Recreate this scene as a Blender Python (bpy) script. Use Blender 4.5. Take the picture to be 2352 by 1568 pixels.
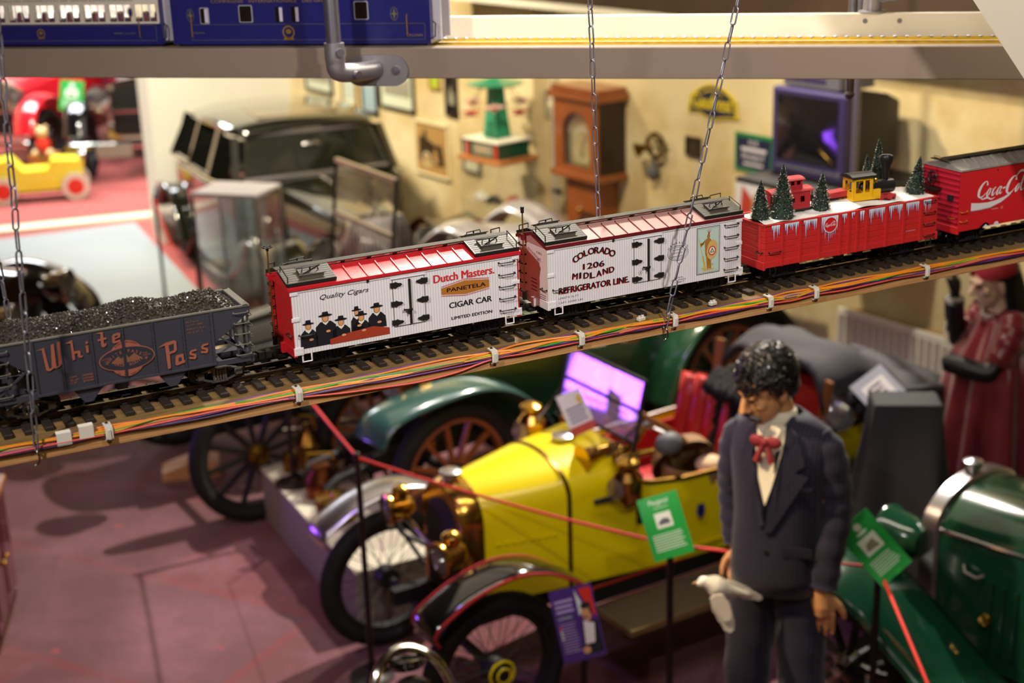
import bpy, bmesh, math, random
from mathutils import Vector as V, Matrix as M
random.seed(7)
sc = bpy.context.scene
for o in list(bpy.data.objects): bpy.data.objects.remove(o)
C = sc.collection
R = math.radians; PI = math.pi; sin = math.sin; cos = math.cos

# ------------------------------------------------------------------ camera, world, light, exposure
CAMH = 3.4
cd = bpy.data.cameras.new('camera'); cam = bpy.data.objects.new('camera', cd); C.objects.link(cam)
sc.camera = cam
cd.sensor_width = 36; cd.lens = 3353 / 2352 * 36; cd.clip_start = .05; cd.clip_end = 200
cam.matrix_world = M.Translation((0, 0, CAMH)) @ M.Rotation(PI / 2 - .3208, 4, 'X') @ M.Rotation(-.0329, 4, 'Z')
cd.dof.use_dof = True; cd.dof.focus_distance = 2.72; cd.dof.aperture_fstop = 2.8; cd.dof.aperture_blades = 7

sc.view_settings.view_transform = 'Standard'; sc.view_settings.look = 'None'
sc.view_settings.gamma = 1; sc.view_settings.use_curve_mapping = False
sc.view_settings.exposure = 0.45

wd = bpy.data.worlds.new('world'); sc.world = wd; wd.use_nodes = True
wd.node_tree.nodes['Background'].inputs[0].default_value = (1.0, .82, .62, 1)
wd.node_tree.nodes['Background'].inputs[1].default_value = .16

def lamp(kind, name, loc, aim, power, color, size=.1, spot=60, blend=.3, sy=None):
    l = bpy.data.lights.new(name, kind); l.energy = power; l.color = color
    if kind == 'AREA':
        l.size = size
        if sy: l.shape = 'RECTANGLE'; l.size_y = sy
    else: l.shadow_soft_size = size
    if kind == 'SPOT': l.spot_size = R(spot); l.spot_blend = blend
    o = bpy.data.objects.new(name, l); C.objects.link(o); o.location = loc
    o.rotation_euler = (V(aim) - V(loc)).to_track_quat('-Z', 'Y').to_euler()
    return o
WARM = (1, .83, .6); NEUT = (1, .9, .76)
# lamps of the hall, all out of view; added ones say so
lamp('SPOT', 'spot_over_railway', (-1.1, 1.0, 4.1), (-.35, 2.55, 2.58), 100, (1, .94, .90), .06, 95, .7)
lamp('SPOT', 'spot_over_railway_right', (.85, 1.3, 4.2), (.75, 3.0, 2.6), 100, (1, .94, .90), .06, 95, .7)
lamp('SPOT', 'added_glare_spot', (.1, 4.35, 4.35), (0, 2.75, 2.65), 170, (1, .92, .82), .05, 75, .5)  # unseen lamp added to put glare on the freight car roofs
lamp('SPOT', 'spot_over_yellow_car', (1.7, 8.5, 4.6), (-.4, 6.2, .3), 1500, (1, .9, .78), .04, 62, .35)
lamp('SPOT', 'spot_over_mannequin', (-1.7, 4.0, 4.2), (.85, 4.65, 1.5), 520, (1, .74, .45), .06, 22, .5)
lamp('SPOT', 'spot_on_back_wall', (-.3, 7.6, 4.3), (1.4, 9.6, 1.5), 360, (1, .86, .6), .08, 110, .6)
lamp('SPOT', 'spot_on_picture_wall', (-2.6, 10.4, 4.3), (-.9, 12.6, 1.2), 480, (1, .88, .6), .08, 100, .6)
lamp('SPOT', 'spot_over_limousine', (-2.4, 10.2, 4.4), (-1.9, 11.2, .8), 300, WARM, .06, 80, .5)
lamp('SPOT', 'spot_on_radiator_wall', (.9, 6.6, 4.2), (2.4, 8, .8), 220, (1, .9, .7), .06, 60, .5)
lamp('SPOT', 'added_white_wall_spot', (-3.4, 11.6, 4.4), (-2.7, 14.4, 1.5), 420, (1, .95, .84), .08, 90, .6)  # added to brighten the white wall, no such lamp in view
lamp('SPOT', 'added_plinth_spot', (-.1, 9.0, 4.6), (-.95, 6.6, .3), 420, (1, .94, .86), .03, 20, .3)  # second spot, added so that bright patches fall on the plinth top
lamp('SPOT', 'magenta_floor_spot', (-2.9, 4.2, 4.3), (-2.1, 7.0, 0), 140, (1, .62, .70), .06, 48, .9)
lamp('SPOT', 'violet_led_spot', (-.6, 3.6, 4.4), (.4, 6.1, 1.0), 80, (.32, .1, 1), .06, 40, .4)
lamp('AREA', 'added_violet_flood', (-3.5, 7.35, .85), (.45, 6.05, 1.25), 2.6, (.30, .08, 1), .55, sy=.35).data.spread = R(62)  # added out of view so the windscreen and television reflect violet
lamp('AREA', 'upper_shelf_strip', (.5, 3.95, 3.95), (.5, 3.9, 3), 28, (1, .9, .72), 2.6, sy=.12)
lamp('AREA', 'far_room_daylight', (-5.5, 17.2, 4.6), (-5.2, 18.4, 0), 900, (.96, .97, 1), 4.0, sy=3)
lamp('AREA', 'hall_fill_light', (-1.0, 8.6, 4.6), (-1.0, 8.6, 0), 32, WARM, 3.5, sy=5)  # added fill light for the closed hall, not a ceiling fitting

# ------------------------------------------------------------------ helpers
def lin(c): return tuple(((x / 12.92) if x <= .04045 else ((x + .055) / 1.055) ** 2.4) for x in c)
def hx(h): return lin(tuple(int(h[i:i + 2], 16) / 255 for i in (0, 2, 4)))

MATS = {}
def mat(name, col, rough=.5, metal=0, coat=0, trans=0, emit=0, var=0, vscale=40, bump=0, bscale=60, spec=None, alpha=1, ior=1.45, sheen=0):
    m = bpy.data.materials.new(name); m.use_nodes = True; MATS[name] = m
    nt = m.node_tree; b = nt.nodes['Principled BSDF']; I = b.inputs
    c = hx(col) if isinstance(col, str) else col
    I['Base Color'].default_value = (*c, 1); I['Roughness'].default_value = rough; I['Metallic'].default_value = metal
    I['Coat Weight'].default_value = coat; I['Coat Roughness'].default_value = .05
    I['Transmission Weight'].default_value = trans; I['IOR'].default_value = ior
    if sheen: I['Sheen Weight'].default_value = sheen
    if spec is not None: I['Specular IOR Level'].default_value = spec
    if alpha < 1: I['Alpha'].default_value = alpha
    if emit: I['Emission Color'].default_value = (*c, 1); I['Emission Strength'].default_value = emit
    if var or bump:
        tc = nt.nodes.new('ShaderNodeTexCoord')
        if var:
            n = nt.nodes.new('ShaderNodeTexNoise'); n.inputs['Scale'].default_value = vscale; n.inputs['Detail'].default_value = 6
            nt.links.new(tc.outputs['Object'], n.inputs['Vector'])
            mx = nt.nodes.new('ShaderNodeMix'); mx.data_type = 'RGBA'
            mx.inputs[6].default_value = (*[x * (1 - var) for x in c], 1); mx.inputs[7].default_value = (*[min(1, x * (1 + var)) for x in c], 1)
            nt.links.new(n.outputs['Fac'], mx.inputs[0]); nt.links.new(mx.outputs[2], I['Base Color'])
        if bump:
            n2 = nt.nodes.new('ShaderNodeTexNoise'); n2.inputs['Scale'].default_value = bscale; n2.inputs['Detail'].default_value = 5
            nt.links.new(tc.outputs['Object'], n2.inputs['Vector'])
            bp = nt.nodes.new('ShaderNodeBump'); bp.inputs['Strength'].default_value = bump; bp.inputs['Distance'].default_value = .01
            nt.links.new(n2.outputs['Fac'], bp.inputs['Height']); nt.links.new(bp.outputs[0], I['Normal'])
    return m

def grooved(name, col, period, axis=0, line=.12, dark=.55, rough=.42, depth=.0006, coat=0):
    "plank siding: thin recessed lines every `period` metres along an object axis"
    m = mat(name, col, rough, coat=coat); nt = m.node_tree; b = nt.nodes['Principled BSDF']; L = nt.links.new
    tc = nt.nodes.new('ShaderNodeTexCoord'); sp = nt.nodes.new('ShaderNodeSeparateXYZ'); L(tc.outputs['Object'], sp.inputs[0])
    d = nt.nodes.new('ShaderNodeMath'); d.operation = 'DIVIDE'; d.inputs[1].default_value = period; L(sp.outputs[axis], d.inputs[0])
    fr = nt.nodes.new('ShaderNodeMath'); fr.operation = 'FRACT'; L(d.outputs[0], fr.inputs[0])
    pp = nt.nodes.new('ShaderNodeMath'); pp.operation = 'PINGPONG'; pp.inputs[1].default_value = .5; L(fr.outputs[0], pp.inputs[0])
    mr = nt.nodes.new('ShaderNodeMapRange'); mr.inputs[1].default_value = 0; mr.inputs[2].default_value = line; L(pp.outputs[0], mr.inputs[0])
    c = hx(col) if isinstance(col, str) else col
    mx = nt.nodes.new('ShaderNodeMix'); mx.data_type = 'RGBA'
    mx.inputs[6].default_value = (*[x * dark for x in c], 1); mx.inputs[7].default_value = (*c, 1)
    L(mr.outputs[0], mx.inputs[0]); L(mx.outputs[2], b.inputs['Base Color'])
    bp = nt.nodes.new('ShaderNodeBump'); bp.inputs['Distance'].default_value = depth; bp.inputs['Strength'].default_value = .8
    L(mr.outputs[0], bp.inputs['Height']); L(bp.outputs[0], b.inputs['Normal'])
    return m

class MB:
    def __init__(s, T=None): s.v = []; s.f = []; s.mi = []; s.m = 0; s.T = T.copy() if T else M()
    def add(s, vs, fs):
        k = len(s.v); T = s.T
        s.v += [tuple(T @ V(p)) for p in vs]; s.f += [tuple(i + k for i in f) for f in fs]; s.mi += [s.m] * len(fs); return s
    def box(s, x0, x1, y0, y1, z0, z1, ch=0):
        if ch <= 0:
            vs = [(x, y, z) for x in (x0, x1) for y in (y0, y1) for z in (z0, z1)]
            return s.add(vs, [(0, 1, 3, 2), (4, 6, 7, 5), (0, 4, 5, 1), (2, 3, 7, 6), (0, 2, 6, 4), (1, 5, 7, 3)])
        vs = []; 
        for i, x in enumerate((x0, x1)):
            for j, y in enumerate((y0, y1)):
                for k, z in enumerate((z0, z1)):
                    dx, dy, dz = (ch if i == 0 else -ch), (ch if j == 0 else -ch), (ch if k == 0 else -ch)
                    vs += [(x, y + dy, z + dz), (x + dx, y, z + dz), (x + dx, y + dy, z)]
        def q(i, j, k, a): return ((i * 2 + j) * 2 + k) * 3 + a
        fs = []
        for a in range(3):
            for e in (0, 1):
                o = [0, 0, 0]; o[a] = e; b, c = [n for n in range(3) if n != a]; ring = []
                for u, w in ((0, 0), (1, 0), (1, 1), (0, 1)):
                    t = o[:]; t[b] = u; t[c] = w; ring.append(q(*t, a))
                flip = (e == 0) ^ (a == 1)
                fs.append(tuple(ring[::-1] if flip else ring))
        for a in range(3):
            b, c = [n for n in range(3) if n != a]
            for u in (0, 1):
                for w in (0, 1):
                    t0 = [0, 0, 0]; t0[b] = u; t0[c] = w; t1 = t0[:]; t1[a] = 1
                    fs.append((q(*t0, b), q(*t1, b), q(*t1, c), q(*t0, c)))
        for i in (0, 1):
            for j in (0, 1):
                for k in (0, 1): fs.append((q(i, j, k, 0), q(i, j, k, 1), q(i, j, k, 2)))
        return s.add(vs, fs)
    def cb(s, c, sz, ch=0): return s.box(c[0] - sz[0] / 2, c[0] + sz[0] / 2, c[1] - sz[1] / 2, c[1] + sz[1] / 2, c[2] - sz[2] / 2, c[2] + sz[2] / 2, ch)
    def frame(s, p0, p1, up=(0, 0, 1)):
        p0 = V(p0); p1 = V(p1); d = (p1 - p0); L = d.length; d = d / L if L else V((0, 0, 1)); u = V(up)
        if abs(d.dot(u)) > .99: u = V((1, 0, 0)) if abs(d.x) < .9 else V((0, 1, 0))
        x = u.cross(d).normalized(); y = d.cross(x); return p0, p1, x, y
    def bar(s, p0, p1, w, h=None, up=(0, 0, 1)):
        h = h or w; p0, p1, x, y = s.frame(p0, p1, up)
        vs = [p + x * a * w / 2 + y * b * h / 2 for p in (p0, p1) for a, b in ((-1, -1), (1, -1), (1, 1), (-1, 1))]
        return s.add(vs, [(3, 2, 1, 0), (4, 5, 6, 7), (0, 1, 5, 4), (1, 2, 6, 5), (2, 3, 7, 6), (3, 0, 4, 7)])
    def cyl(s, p0, p1, r0, r1=None, n=12, cap=True):
        r1 = r0 if r1 is None else r1; p0, p1, x, y = s.frame(p0, p1)
        vs = [p + x * r * cos(2 * PI * i / n) + y * r * sin(2 * PI * i / n) for p, r in ((p0, r0), (p1, r1)) for i in range(n)]
        fs = [(i, (i + 1) % n, n + (i + 1) % n, n + i) for i in range(n)]
        if cap: fs += [tuple(range(n))[::-1], tuple(range(n, 2 * n))]
        return s.add(vs, fs)
    def tube(s, pts, r, n=8, closed=False, cap=True):
        pts = [V(p) for p in pts]; N = len(pts); rs = r if isinstance(r, (list, tuple)) else [r] * N
        vs = []; x = None
        for i, p in enumerate(pts):
            if closed: d = pts[(i + 1) % N] - pts[i - 1]
            else: d = pts[min(i + 1, N - 1)] - pts[max(i - 1, 0)]
            d.normalize()
            if x is None:
                u = V((0, 0, 1)) if abs(d.z) < .9 else V((1, 0, 0)); x = u.cross(d).normalized()
            else:
                x = (x - d * x.dot(d)); x.normalize()
            y = d.cross(x)
            vs += [p + (x * cos(2 * PI * k / n) + y * sin(2 * PI * k / n)) * rs[i] for k in range(n)]
        fs = []
        for i in range(N if closed else N - 1):
            j = (i + 1) % N
            fs += [(i * n + k, i * n + (k + 1) % n, j * n + (k + 1) % n, j * n + k) for k in range(n)]
        if cap and not closed: fs += [tuple(range(n))[::-1], tuple(range((N - 1) * n, N * n))]
        return s.add(vs, fs)
    def lathe(s, prof, c=(0, 0, 0), axis=(0, 0, 1), n=24, a0=0, a1=2 * PI):
        c = V(c); ax = V(axis).normalized(); _, _, x, y = s.frame((0, 0, 0), ax)
        full = abs(a1 - a0 - 2 * PI) < 1e-6; m = n if full else n + 1; vs = []
        for r, h in prof: vs += [c + ax * h + (x * cos(a0 + (a1 - a0) * i / n) + y * sin(a0 + (a1 - a0) * i / n)) * r for i in range(m)]
        fs = []
        for j in range(len(prof) - 1):
            for i in range(n):
                k = (i + 1) % m; fs.append((j * m + i, j * m + k, (j + 1) * m + k, (j + 1) * m + i))
        return s.add(vs, fs)
    def disc(s, c, axis, r, n=24):
        _, _, x, y = s.frame((0, 0, 0), V(axis)); c = V(c)
        return s.add([c + (x * cos(2 * PI * i / n) + y * sin(2 * PI * i / n)) * r for i in range(n)], [tuple(range(n))])
    def sph(s, c, r, n=12, m=8):
        if not isinstance(r, (tuple, list)): r = (r, r, r)
        vs = [(c[0], c[1], c[2] - r[2])]
        for j in range(1, m):
            t = -PI / 2 + PI * j / m
            vs += [(c[0] + r[0] * cos(t) * cos(2 * PI * i / n), c[1] + r[1] * cos(t) * sin(2 * PI * i / n), c[2] + r[2] * sin(t)) for i in range(n)]
        vs.append((c[0], c[1], c[2] + r[2])); fs = [(0, 1 + (i + 1) % n, 1 + i) for i in range(n)]
        for j in range(m - 2): fs += [(1 + j * n + i, 1 + j * n + (i + 1) % n, 1 + (j + 1) * n + (i + 1) % n, 1 + (j + 1) * n + i) for i in range(n)]
        e = 1 + (m - 2) * n; fs += [(e + i, e + (i + 1) % n, e + n) for i in range(n)]
        return s.add(vs, fs)
    def torus(s, c, axis, Rr, r, n=32, m=8):
        _, _, x, y = s.frame((0, 0, 0), V(axis)); c = V(c)
        return s.tube([c + (x * cos(2 * PI * i / n) + y * sin(2 * PI * i / n)) * Rr for i in range(n)], r, m, closed=True)
    def prism(s, poly, y0, y1, plane='xz'):
        "extrude a 2-D outline; plane xz -> depth along y, xy -> z, yz -> x"
        def mp(a, b, d): return (a, d, b) if plane == 'xz' else ((a, b, d) if plane == 'xy' else (d, a, b))
        n = len(poly); vs = [mp(a, b, y0) for a, b in poly] + [mp(a, b, y1) for a, b in poly]
        ar = sum(poly[i][0] * poly[(i + 1) % n][1] - poly[(i + 1) % n][0] * poly[i][1] for i in range(n))
        flip = (ar > 0) ^ (plane == 'xz') ^ (y1 < y0)
        a = tuple(range(n)); b = tuple(range(n, 2 * n))
        fs = [a[::-1], b] if flip else [a, b[::-1]]
        for i in range(n):
            j = (i + 1) % n; q = (i, j, n + j, n + i); fs.append(q if flip else q[::-1])
        return s.add(vs, fs)
    def loft(s, rings, closed=True, cap=True):
        n = len(rings[0]); vs = [p for r in rings for p in r]; fs = []
        for j in range(len(rings) - 1):
            for i in range(n if closed else n - 1):
                k = (i + 1) % n; fs.append((j * n + i, j * n + k, (j + 1) * n + k, (j + 1) * n + i))
        if cap and closed: fs += [tuple(range(n))[::-1], tuple(range((len(rings) - 1) * n, len(rings) * n))]
        return s.add(vs, fs)
    def grid(s, fn, nu, nv):
        vs = [fn(i / nu, j / nv) for j in range(nv + 1) for i in range(nu + 1)]
        return s.add(vs, [(j * (nu + 1) + i, j * (nu + 1) + i + 1, (j + 1) * (nu + 1) + i + 1, (j + 1) * (nu + 1) + i) for j in range(nv) for i in range(nu)])
    def mesh(s, name, mats, smooth=35):
        me = bpy.data.meshes.new(name); me.from_pydata(s.v, [], s.f)
        for m in (mats if isinstance(mats, (list, tuple)) else [mats]): me.materials.append(MATS[m] if isinstance(m, str) else m)
        if any(s.mi): me.polygons.foreach_set('material_index', s.mi)
        if smooth:
            me.polygons.foreach_set('use_smooth', [True] * len(me.polygons)); me.set_sharp_from_angle(angle=R(smooth))
        me.update(); return me
    def obj(s, name, mats, parent=None, smooth=35, label=None):
        return link(name, s.mesh(name, mats, smooth), parent, label)
def link(name, me, parent=None, label=None):
    o = bpy.data.objects.new(name, me); C.objects.link(o)
    if parent: o.parent = parent
    if label: o['label'] = label
    return o
def solidify(o, t, off=0):
    m = o.modifiers.new('solid', 'SOLIDIFY'); m.thickness = t; m.offset = off; return o
def subsurf(o, n=1):
    m = o.modifiers.new('sub', 'SUBSURF'); m.levels = n; m.render_levels = n; return o
def tag(o, label, cat, group=None, kind=None):
    o['label'] = label; o['category'] = cat
    if group: o['group'] = group
    if kind: o['kind'] = kind
    return o
def thing(name, label, cat, loc=(0, 0, 0), rz=0, group=None, rot=None):
    o = bpy.data.objects.new(name, None); C.objects.link(o); o.empty_display_size = .05
    o.location = loc; o.rotation_euler = rot or (0, 0, rz)
    return tag(o, label, cat, group)
def struct(o, label=None, cat=None):
    o['kind'] = 'structure'
    if label: o['label'] = label
    if cat: o['category'] = cat
    return o
def copy_tree(o, parent=None):
    c = o.copy(); C.objects.link(c); c.parent = parent
    for ch in list(o.children): copy_tree(ch, c)
    return c
TXT = {}
def text_mesh(s, size=1, shear=0, bold=0, space=1, align='LEFT', extrude=0):
    k = (s, shear, bold, space, align)
    if k not in TXT:
        cu = bpy.data.curves.new('lettering', 'FONT'); cu.body = s; cu.size = 1; cu.shear = shear; cu.offset = bold
        cu.space_character = space; cu.align_x = align; cu.resolution_u = 3
        o = bpy.data.objects.new('lettering', cu); me = bpy.data.meshes.new_from_object(o)
        TXT[k] = me; bpy.data.objects.remove(o)
    return TXT[k]
def lettering(s, material, parent, x, z, y=0, h=.01, w=None, rot=0, shear=0, bold=0, space=1, name='lettering', T=None, cap=.715):
    if bold > .009:
        e = h * .045; lettering0(s, material, parent, x + e, z, y - .00005, h, w, rot, shear, 0, space, name, T, cap); lettering0(s, material, parent, x - e, z, y - .0001, h, w, rot, shear, 0, space, name, T, cap); bold = 0
    return lettering0(s, material, parent, x, z, y, h, w, rot, shear, bold, space, name, T, cap)
def lettering0(s, material, parent, x, z, y=0, h=.01, w=None, rot=0, shear=0, bold=0, space=1, name='lettering', T=None, cap=.715):
    "flat print on a panel facing -y: cap height h, fitted to width w, baseline start at (x, z)"
    src = text_mesh(s, 1, shear, bold, space); me = src.copy()
    xs = [v.co.x for v in me.vertices]; x0, x1 = min(xs), max(xs); k = h / cap; kx = (w / (x1 - x0)) if w else k
    A = M.Translation((x, y, z)) @ M.Rotation(-rot, 4, 'Y') @ M.Rotation(PI / 2, 4, 'X') @ M.Diagonal((kx, k, 1, 1)) @ M.Translation((-x0, 0, 0))
    me.transform((T or M()) @ A); me.materials.clear(); me.materials.append(MATS[material]); me.name = name
    return link(name, me, parent)
def arc_pts(cx, cy, r, a0, a1, n): return [(cx + r * cos(a0 + (a1 - a0) * i / n), cy + r * sin(a0 + (a1 - a0) * i / n)) for i in range(n + 1)]
def bez(p, n=8):
    "smooth Catmull-Rom through points"
    p = [V(q) for q in p]; out = []
    for i in range(len(p) - 1):
        a = p[max(i - 1, 0)]; b = p[i]; c = p[i + 1]; d = p[min(i + 2, len(p) - 1)]
        for j in range(n):
            t = j / n; out.append(.5 * ((2 * b) + (c - a) * t + (2 * a - 5 * b + 4 * c - d) * t * t + (3 * b - a - 3 * c + d) * t ** 3))
    out.append(p[-1]); return out
def ribbon(mb, pts, ws, y, plane=None):
    "flat stroke with varying width in the xz plane at depth y"
    n = len(pts); vs = []
    for i in range(n):
        a = V(pts[max(i - 1, 0)]); b = V(pts[min(i + 1, n - 1)]); d = (b - a); d.normalize(); nx, nz = -d[1], d[0]; w = ws[i] / 2
        vs += [(pts[i][0] + nx * w, y, pts[i][1] + nz * w), (pts[i][0] - nx * w, y, pts[i][1] - nz * w)]
    mb.add(vs, [(2 * i, 2 * i + 1, 2 * i + 3, 2 * i + 2) for i in range(n - 1)])

def lines(o, x0, x1, z0, z1, n, mt, y=-.001, k=.5, T=None):
    m = MB(T); rr = random.Random(n)
    for i in range(n):
        z = z0 + (z1 - z0) * i / max(1, n - 1); m.box(x0, x1 - (x1 - x0) * rr.uniform(0, .18), y, y + .0006, z - abs(z1 - z0) / n * k / 2, z + abs(z1 - z0) / n * k / 2)
    q = m.obj('print_lines', mt, o, 0); q['kind'] = 'stuff'
# ------------------------------------------------------------------ the hall
def nodes(m): return m.node_tree, m.node_tree.nodes['Principled BSDF'], m.node_tree.links.new
m = mat('carpet', '7c3a3c', .92, sheen=.2); nt, b, L = nodes(m); N = nt.nodes.new
tc = N('ShaderNodeTexCoord'); mp = N('ShaderNodeMapping'); mp.inputs['Rotation'].default_value = (0, 0, R(28)); mp.inputs['Scale'].default_value = (.9, .9, .9); L(tc.outputs['Object'], mp.inputs[0])
br = N('ShaderNodeTexBrick'); br.inputs['Color1'].default_value = (*hx('5e2428'), 1); br.inputs['Color2'].default_value = (*hx('583238'), 1); br.inputs['Mortar'].default_value = (*hx('66282c'), 1); br.inputs['Mortar Size'].default_value = .035; br.inputs['Mortar Smooth'].default_value = .8
br.inputs['Scale'].default_value = 1.0; br.inputs['Brick Width'].default_value = 1.7; br.inputs['Row Height'].default_value = .75; L(mp.outputs[0], br.inputs['Vector'])
ns = N('ShaderNodeTexNoise'); ns.inputs['Scale'].default_value = 2.2; ns.inputs['Detail'].default_value = 8; ns.inputs['Roughness'].default_value = .65; L(tc.outputs['Object'], ns.inputs['Vector'])
rp = N('ShaderNodeValToRGB'); rp.color_ramp.elements[0].position = .42; rp.color_ramp.elements[1].position = .66; L(ns.outputs['Fac'], rp.inputs[0])
mx = N('ShaderNodeMix'); mx.data_type = 'RGBA'; mx.inputs[7].default_value = (*hx('6c424a'), 1); L(rp.outputs[0], mx.inputs[0]); L(br.outputs['Color'], mx.inputs[6])
n2 = N('ShaderNodeTexNoise'); n2.inputs['Scale'].default_value = 9; n2.inputs['Detail'].default_value = 3; L(tc.outputs['Object'], n2.inputs['Vector'])
r2 = N('ShaderNodeValToRGB'); r2.color_ramp.elements[0].position = .70; r2.color_ramp.elements[1].position = .73; L(n2.outputs['Fac'], r2.inputs[0])
m2 = N('ShaderNodeMix'); m2.data_type = 'RGBA'; m2.inputs[7].default_value = (*hx('8c383c'), 1); L(r2.outputs[0], m2.inputs[0]); L(mx.outputs[2], m2.inputs[6])
sp = N('ShaderNodeSeparateXYZ'); L(tc.outputs['Object'], sp.inputs[0]); fa = N('ShaderNodeMapRange'); fa.inputs[1].default_value = 9; fa.inputs[2].default_value = 11; L(sp.outputs[1], fa.inputs[0])
m3 = N('ShaderNodeMix'); m3.data_type = 'RGBA'; m3.inputs[7].default_value = (*hx('a2453f'), 1); L(fa.outputs[0], m3.inputs[0]); L(m2.outputs[2], m3.inputs[6])   # brighter red of the lit far floor, painted into the carpet colour
L(m3.outputs[2], b.inputs['Base Color'])
def plaster(name, c1, c2, sc_=1.3):
    m = mat(name, c1, .85); nt, b, L = nodes(m); N = nt.nodes.new; tc = N('ShaderNodeTexCoord'); n = N('ShaderNodeTexNoise'); n.inputs['Scale'].default_value = sc_; n.inputs['Detail'].default_value = 9; n.inputs['Roughness'].default_value = .62
    r = N('ShaderNodeValToRGB'); r.color_ramp.elements[0].position = .38; r.color_ramp.elements[1].position = .56; r.color_ramp.elements[0].color = (*hx(c2), 1); r.color_ramp.elements[1].color = (*hx(c1), 1)
    bp = N('ShaderNodeBump'); bp.inputs['Strength'].default_value = .35; bp.inputs['Distance'].default_value = .03
    L(tc.outputs['Object'], n.inputs['Vector']); L(n.outputs['Fac'], r.inputs[0]); L(r.outputs[0], b.inputs['Base Color']); L(n.outputs['Fac'], bp.inputs['Height']); L(bp.outputs[0], b.inputs['Normal'])
plaster('wall_plaster', 'dccba0', 'c4ab78'); mat('wall_white', 'e9e6dc', .8, var=.04, vscale=2); mat('ceil', '4a4238', .9, var=.1, vscale=2); mat('cream_paint', 'cfc3ae', .45, coat=.1, var=.04, vscale=3)
struct(MB().box(-9, 11, -2, 22, -.1, 0).obj('floor', 'carpet', None, 0)); struct(MB().box(-9, 11, -2, 22, 4.8, 4.9).obj('ceiling', 'ceil', None, 0))
WD = V((-.57077, .82111, 0)); WP = V((2.1, 8.5, 0)); WA = math.atan2(WD.y, WD.x)
WN = V((-WD.y, WD.x, 0))     # into the room (camera-left side)
def Wl(s, d, z): return WP + WD * s + WN * d + V((0, 0, z))
def wallbox(name, s0, s1, d0, d1, z0, z1, mt):
    o = MB().box(s0, s1, d0, d1, z0, z1).obj(name, mt, None, 0); o.location = WP; o.rotation_euler = (0, 0, WA); return o
struct(wallbox('wall_right', -12.2, 8.0, -.25, 0, 0, 4.8, 'wall_plaster'))
A = Wl(7.4, 0, 0)
o = MB().box(0, 1.55, -.2, 0, 0, 4.8).obj('wall_back', 'wall_white', None, 0); o.location = A; o.rotation_euler = (0, 0, WA + PI / 2 + .12); struct(o)
struct(MB().box(-9, 2, 21.8, 22, 0, 4.8).obj('wall_far', 'wall_white', None, 0)); struct(MB().box(-9.2, -9, -2, 22, 0, 4.8).obj('wall_left', 'wall_plaster', None, 0)); struct(MB().box(-9, 11, -2.2, -2, 0, 4.8).obj('wall_front', 'wall_plaster', None, 0))
# pilaster and pipe run in the corner by the clock
struct(wallbox('trim_1', 3.12, 3.52, 0, .12, 0, 4.8, 'wall_plaster'))
# pale platform and step edge on the floor
mat('ramp_grey', '8f9799', .6, var=.06, vscale=3); mat('step_cream', 'd9cfae', .6)
o = MB().prism([(-5.1, 13.35), (-3.66, 14.0), (-2.2, 10.7), (-3.9, 9.9)], 0, .11, 'xy').obj('floor_ramp', 'ramp_grey', None, 0); tag(o, 'large pale grey ramp board lying on the red carpet behind the coal hopper', 'ramp')
o = MB().prism([(-6.2, 14.0), (-3.25, 14.95), (-3.2, 14.72), (-6.2, 13.75)], 0, .03, 'xy').obj('trim_2', 'step_cream', None, 0); struct(o)
# ------------------------------------------------------------------ hanging railway shelf, track, wires, chains
TH = .4688; SB = V((0, 2.5828, CAMH - .8079)); SD = V((cos(TH), sin(TH), 0)); SN = V((-sin(TH), cos(TH), 0))
def S(s, a, z): return SB + SD * s + SN * a + V((0, 0, z))

def wood(name, c1, c2, scale=(1.2, 40, 40), rough=.55, coat=0):
    m = mat(name, c1, rough, coat=coat); nt = m.node_tree; L = nt.links.new; b = nt.nodes['Principled BSDF']
    tc = nt.nodes.new('ShaderNodeTexCoord'); mp = nt.nodes.new('ShaderNodeMapping'); mp.inputs['Scale'].default_value = scale
    n = nt.nodes.new('ShaderNodeTexNoise'); n.inputs['Scale'].default_value = 4; n.inputs['Detail'].default_value = 8; n.inputs['Distortion'].default_value = .6
    r = nt.nodes.new('ShaderNodeValToRGB'); r.color_ramp.elements[0].position = .35; r.color_ramp.elements[1].position = .68
    r.color_ramp.elements[0].color = (*hx(c2), 1); r.color_ramp.elements[1].color = (*hx(c1), 1)
    L(tc.outputs['Object'], mp.inputs[0]); L(mp.outputs[0], n.inputs['Vector']); L(n.outputs['Fac'], r.inputs[0]); L(r.outputs[0], b.inputs['Base Color'])
    bp = nt.nodes.new('ShaderNodeBump'); bp.inputs['Strength'].default_value = .25; bp.inputs['Distance'].default_value = .001
    L(n.outputs['Fac'], bp.inputs['Height']); L(bp.outputs[0], b.inputs['Normal'])
    return m
wood('pine', 'd6a46c', 'b07c48', (2, 60, 120)); wood('deck_ply', '8a6c3c', '6a5130', (3, 20, 20), .7)
mat('tie_plastic', '2b231b', .55, var=.3, vscale=90); mat('rail_brass', '4a3c28', .35, .85, var=.3, vscale=30); mat('rail_shine', 'b9a887', .22, 1)
mat('zinc_chain', '85828c', .42, .6, var=.25, vscale=300); mat('clip_white', 'd9d3c4', .35, coat=.3); mat('hook_steel', '9a958a', .25, 1)
mat('wire_orange', 'e88a1e', .4); mat('wire_purple', '6e3a86', .4); mat('wire_green', '2f9e2a', .4); mat('wire_yellow', 'e0c81e', .4)
mat('wire_red', 'e0594a', .4); mat('paper_tag', 'e6e0cf', .7); mat('black_plastic', '191715', .45); mat('wire_dark', '3e2450', .4)

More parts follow.
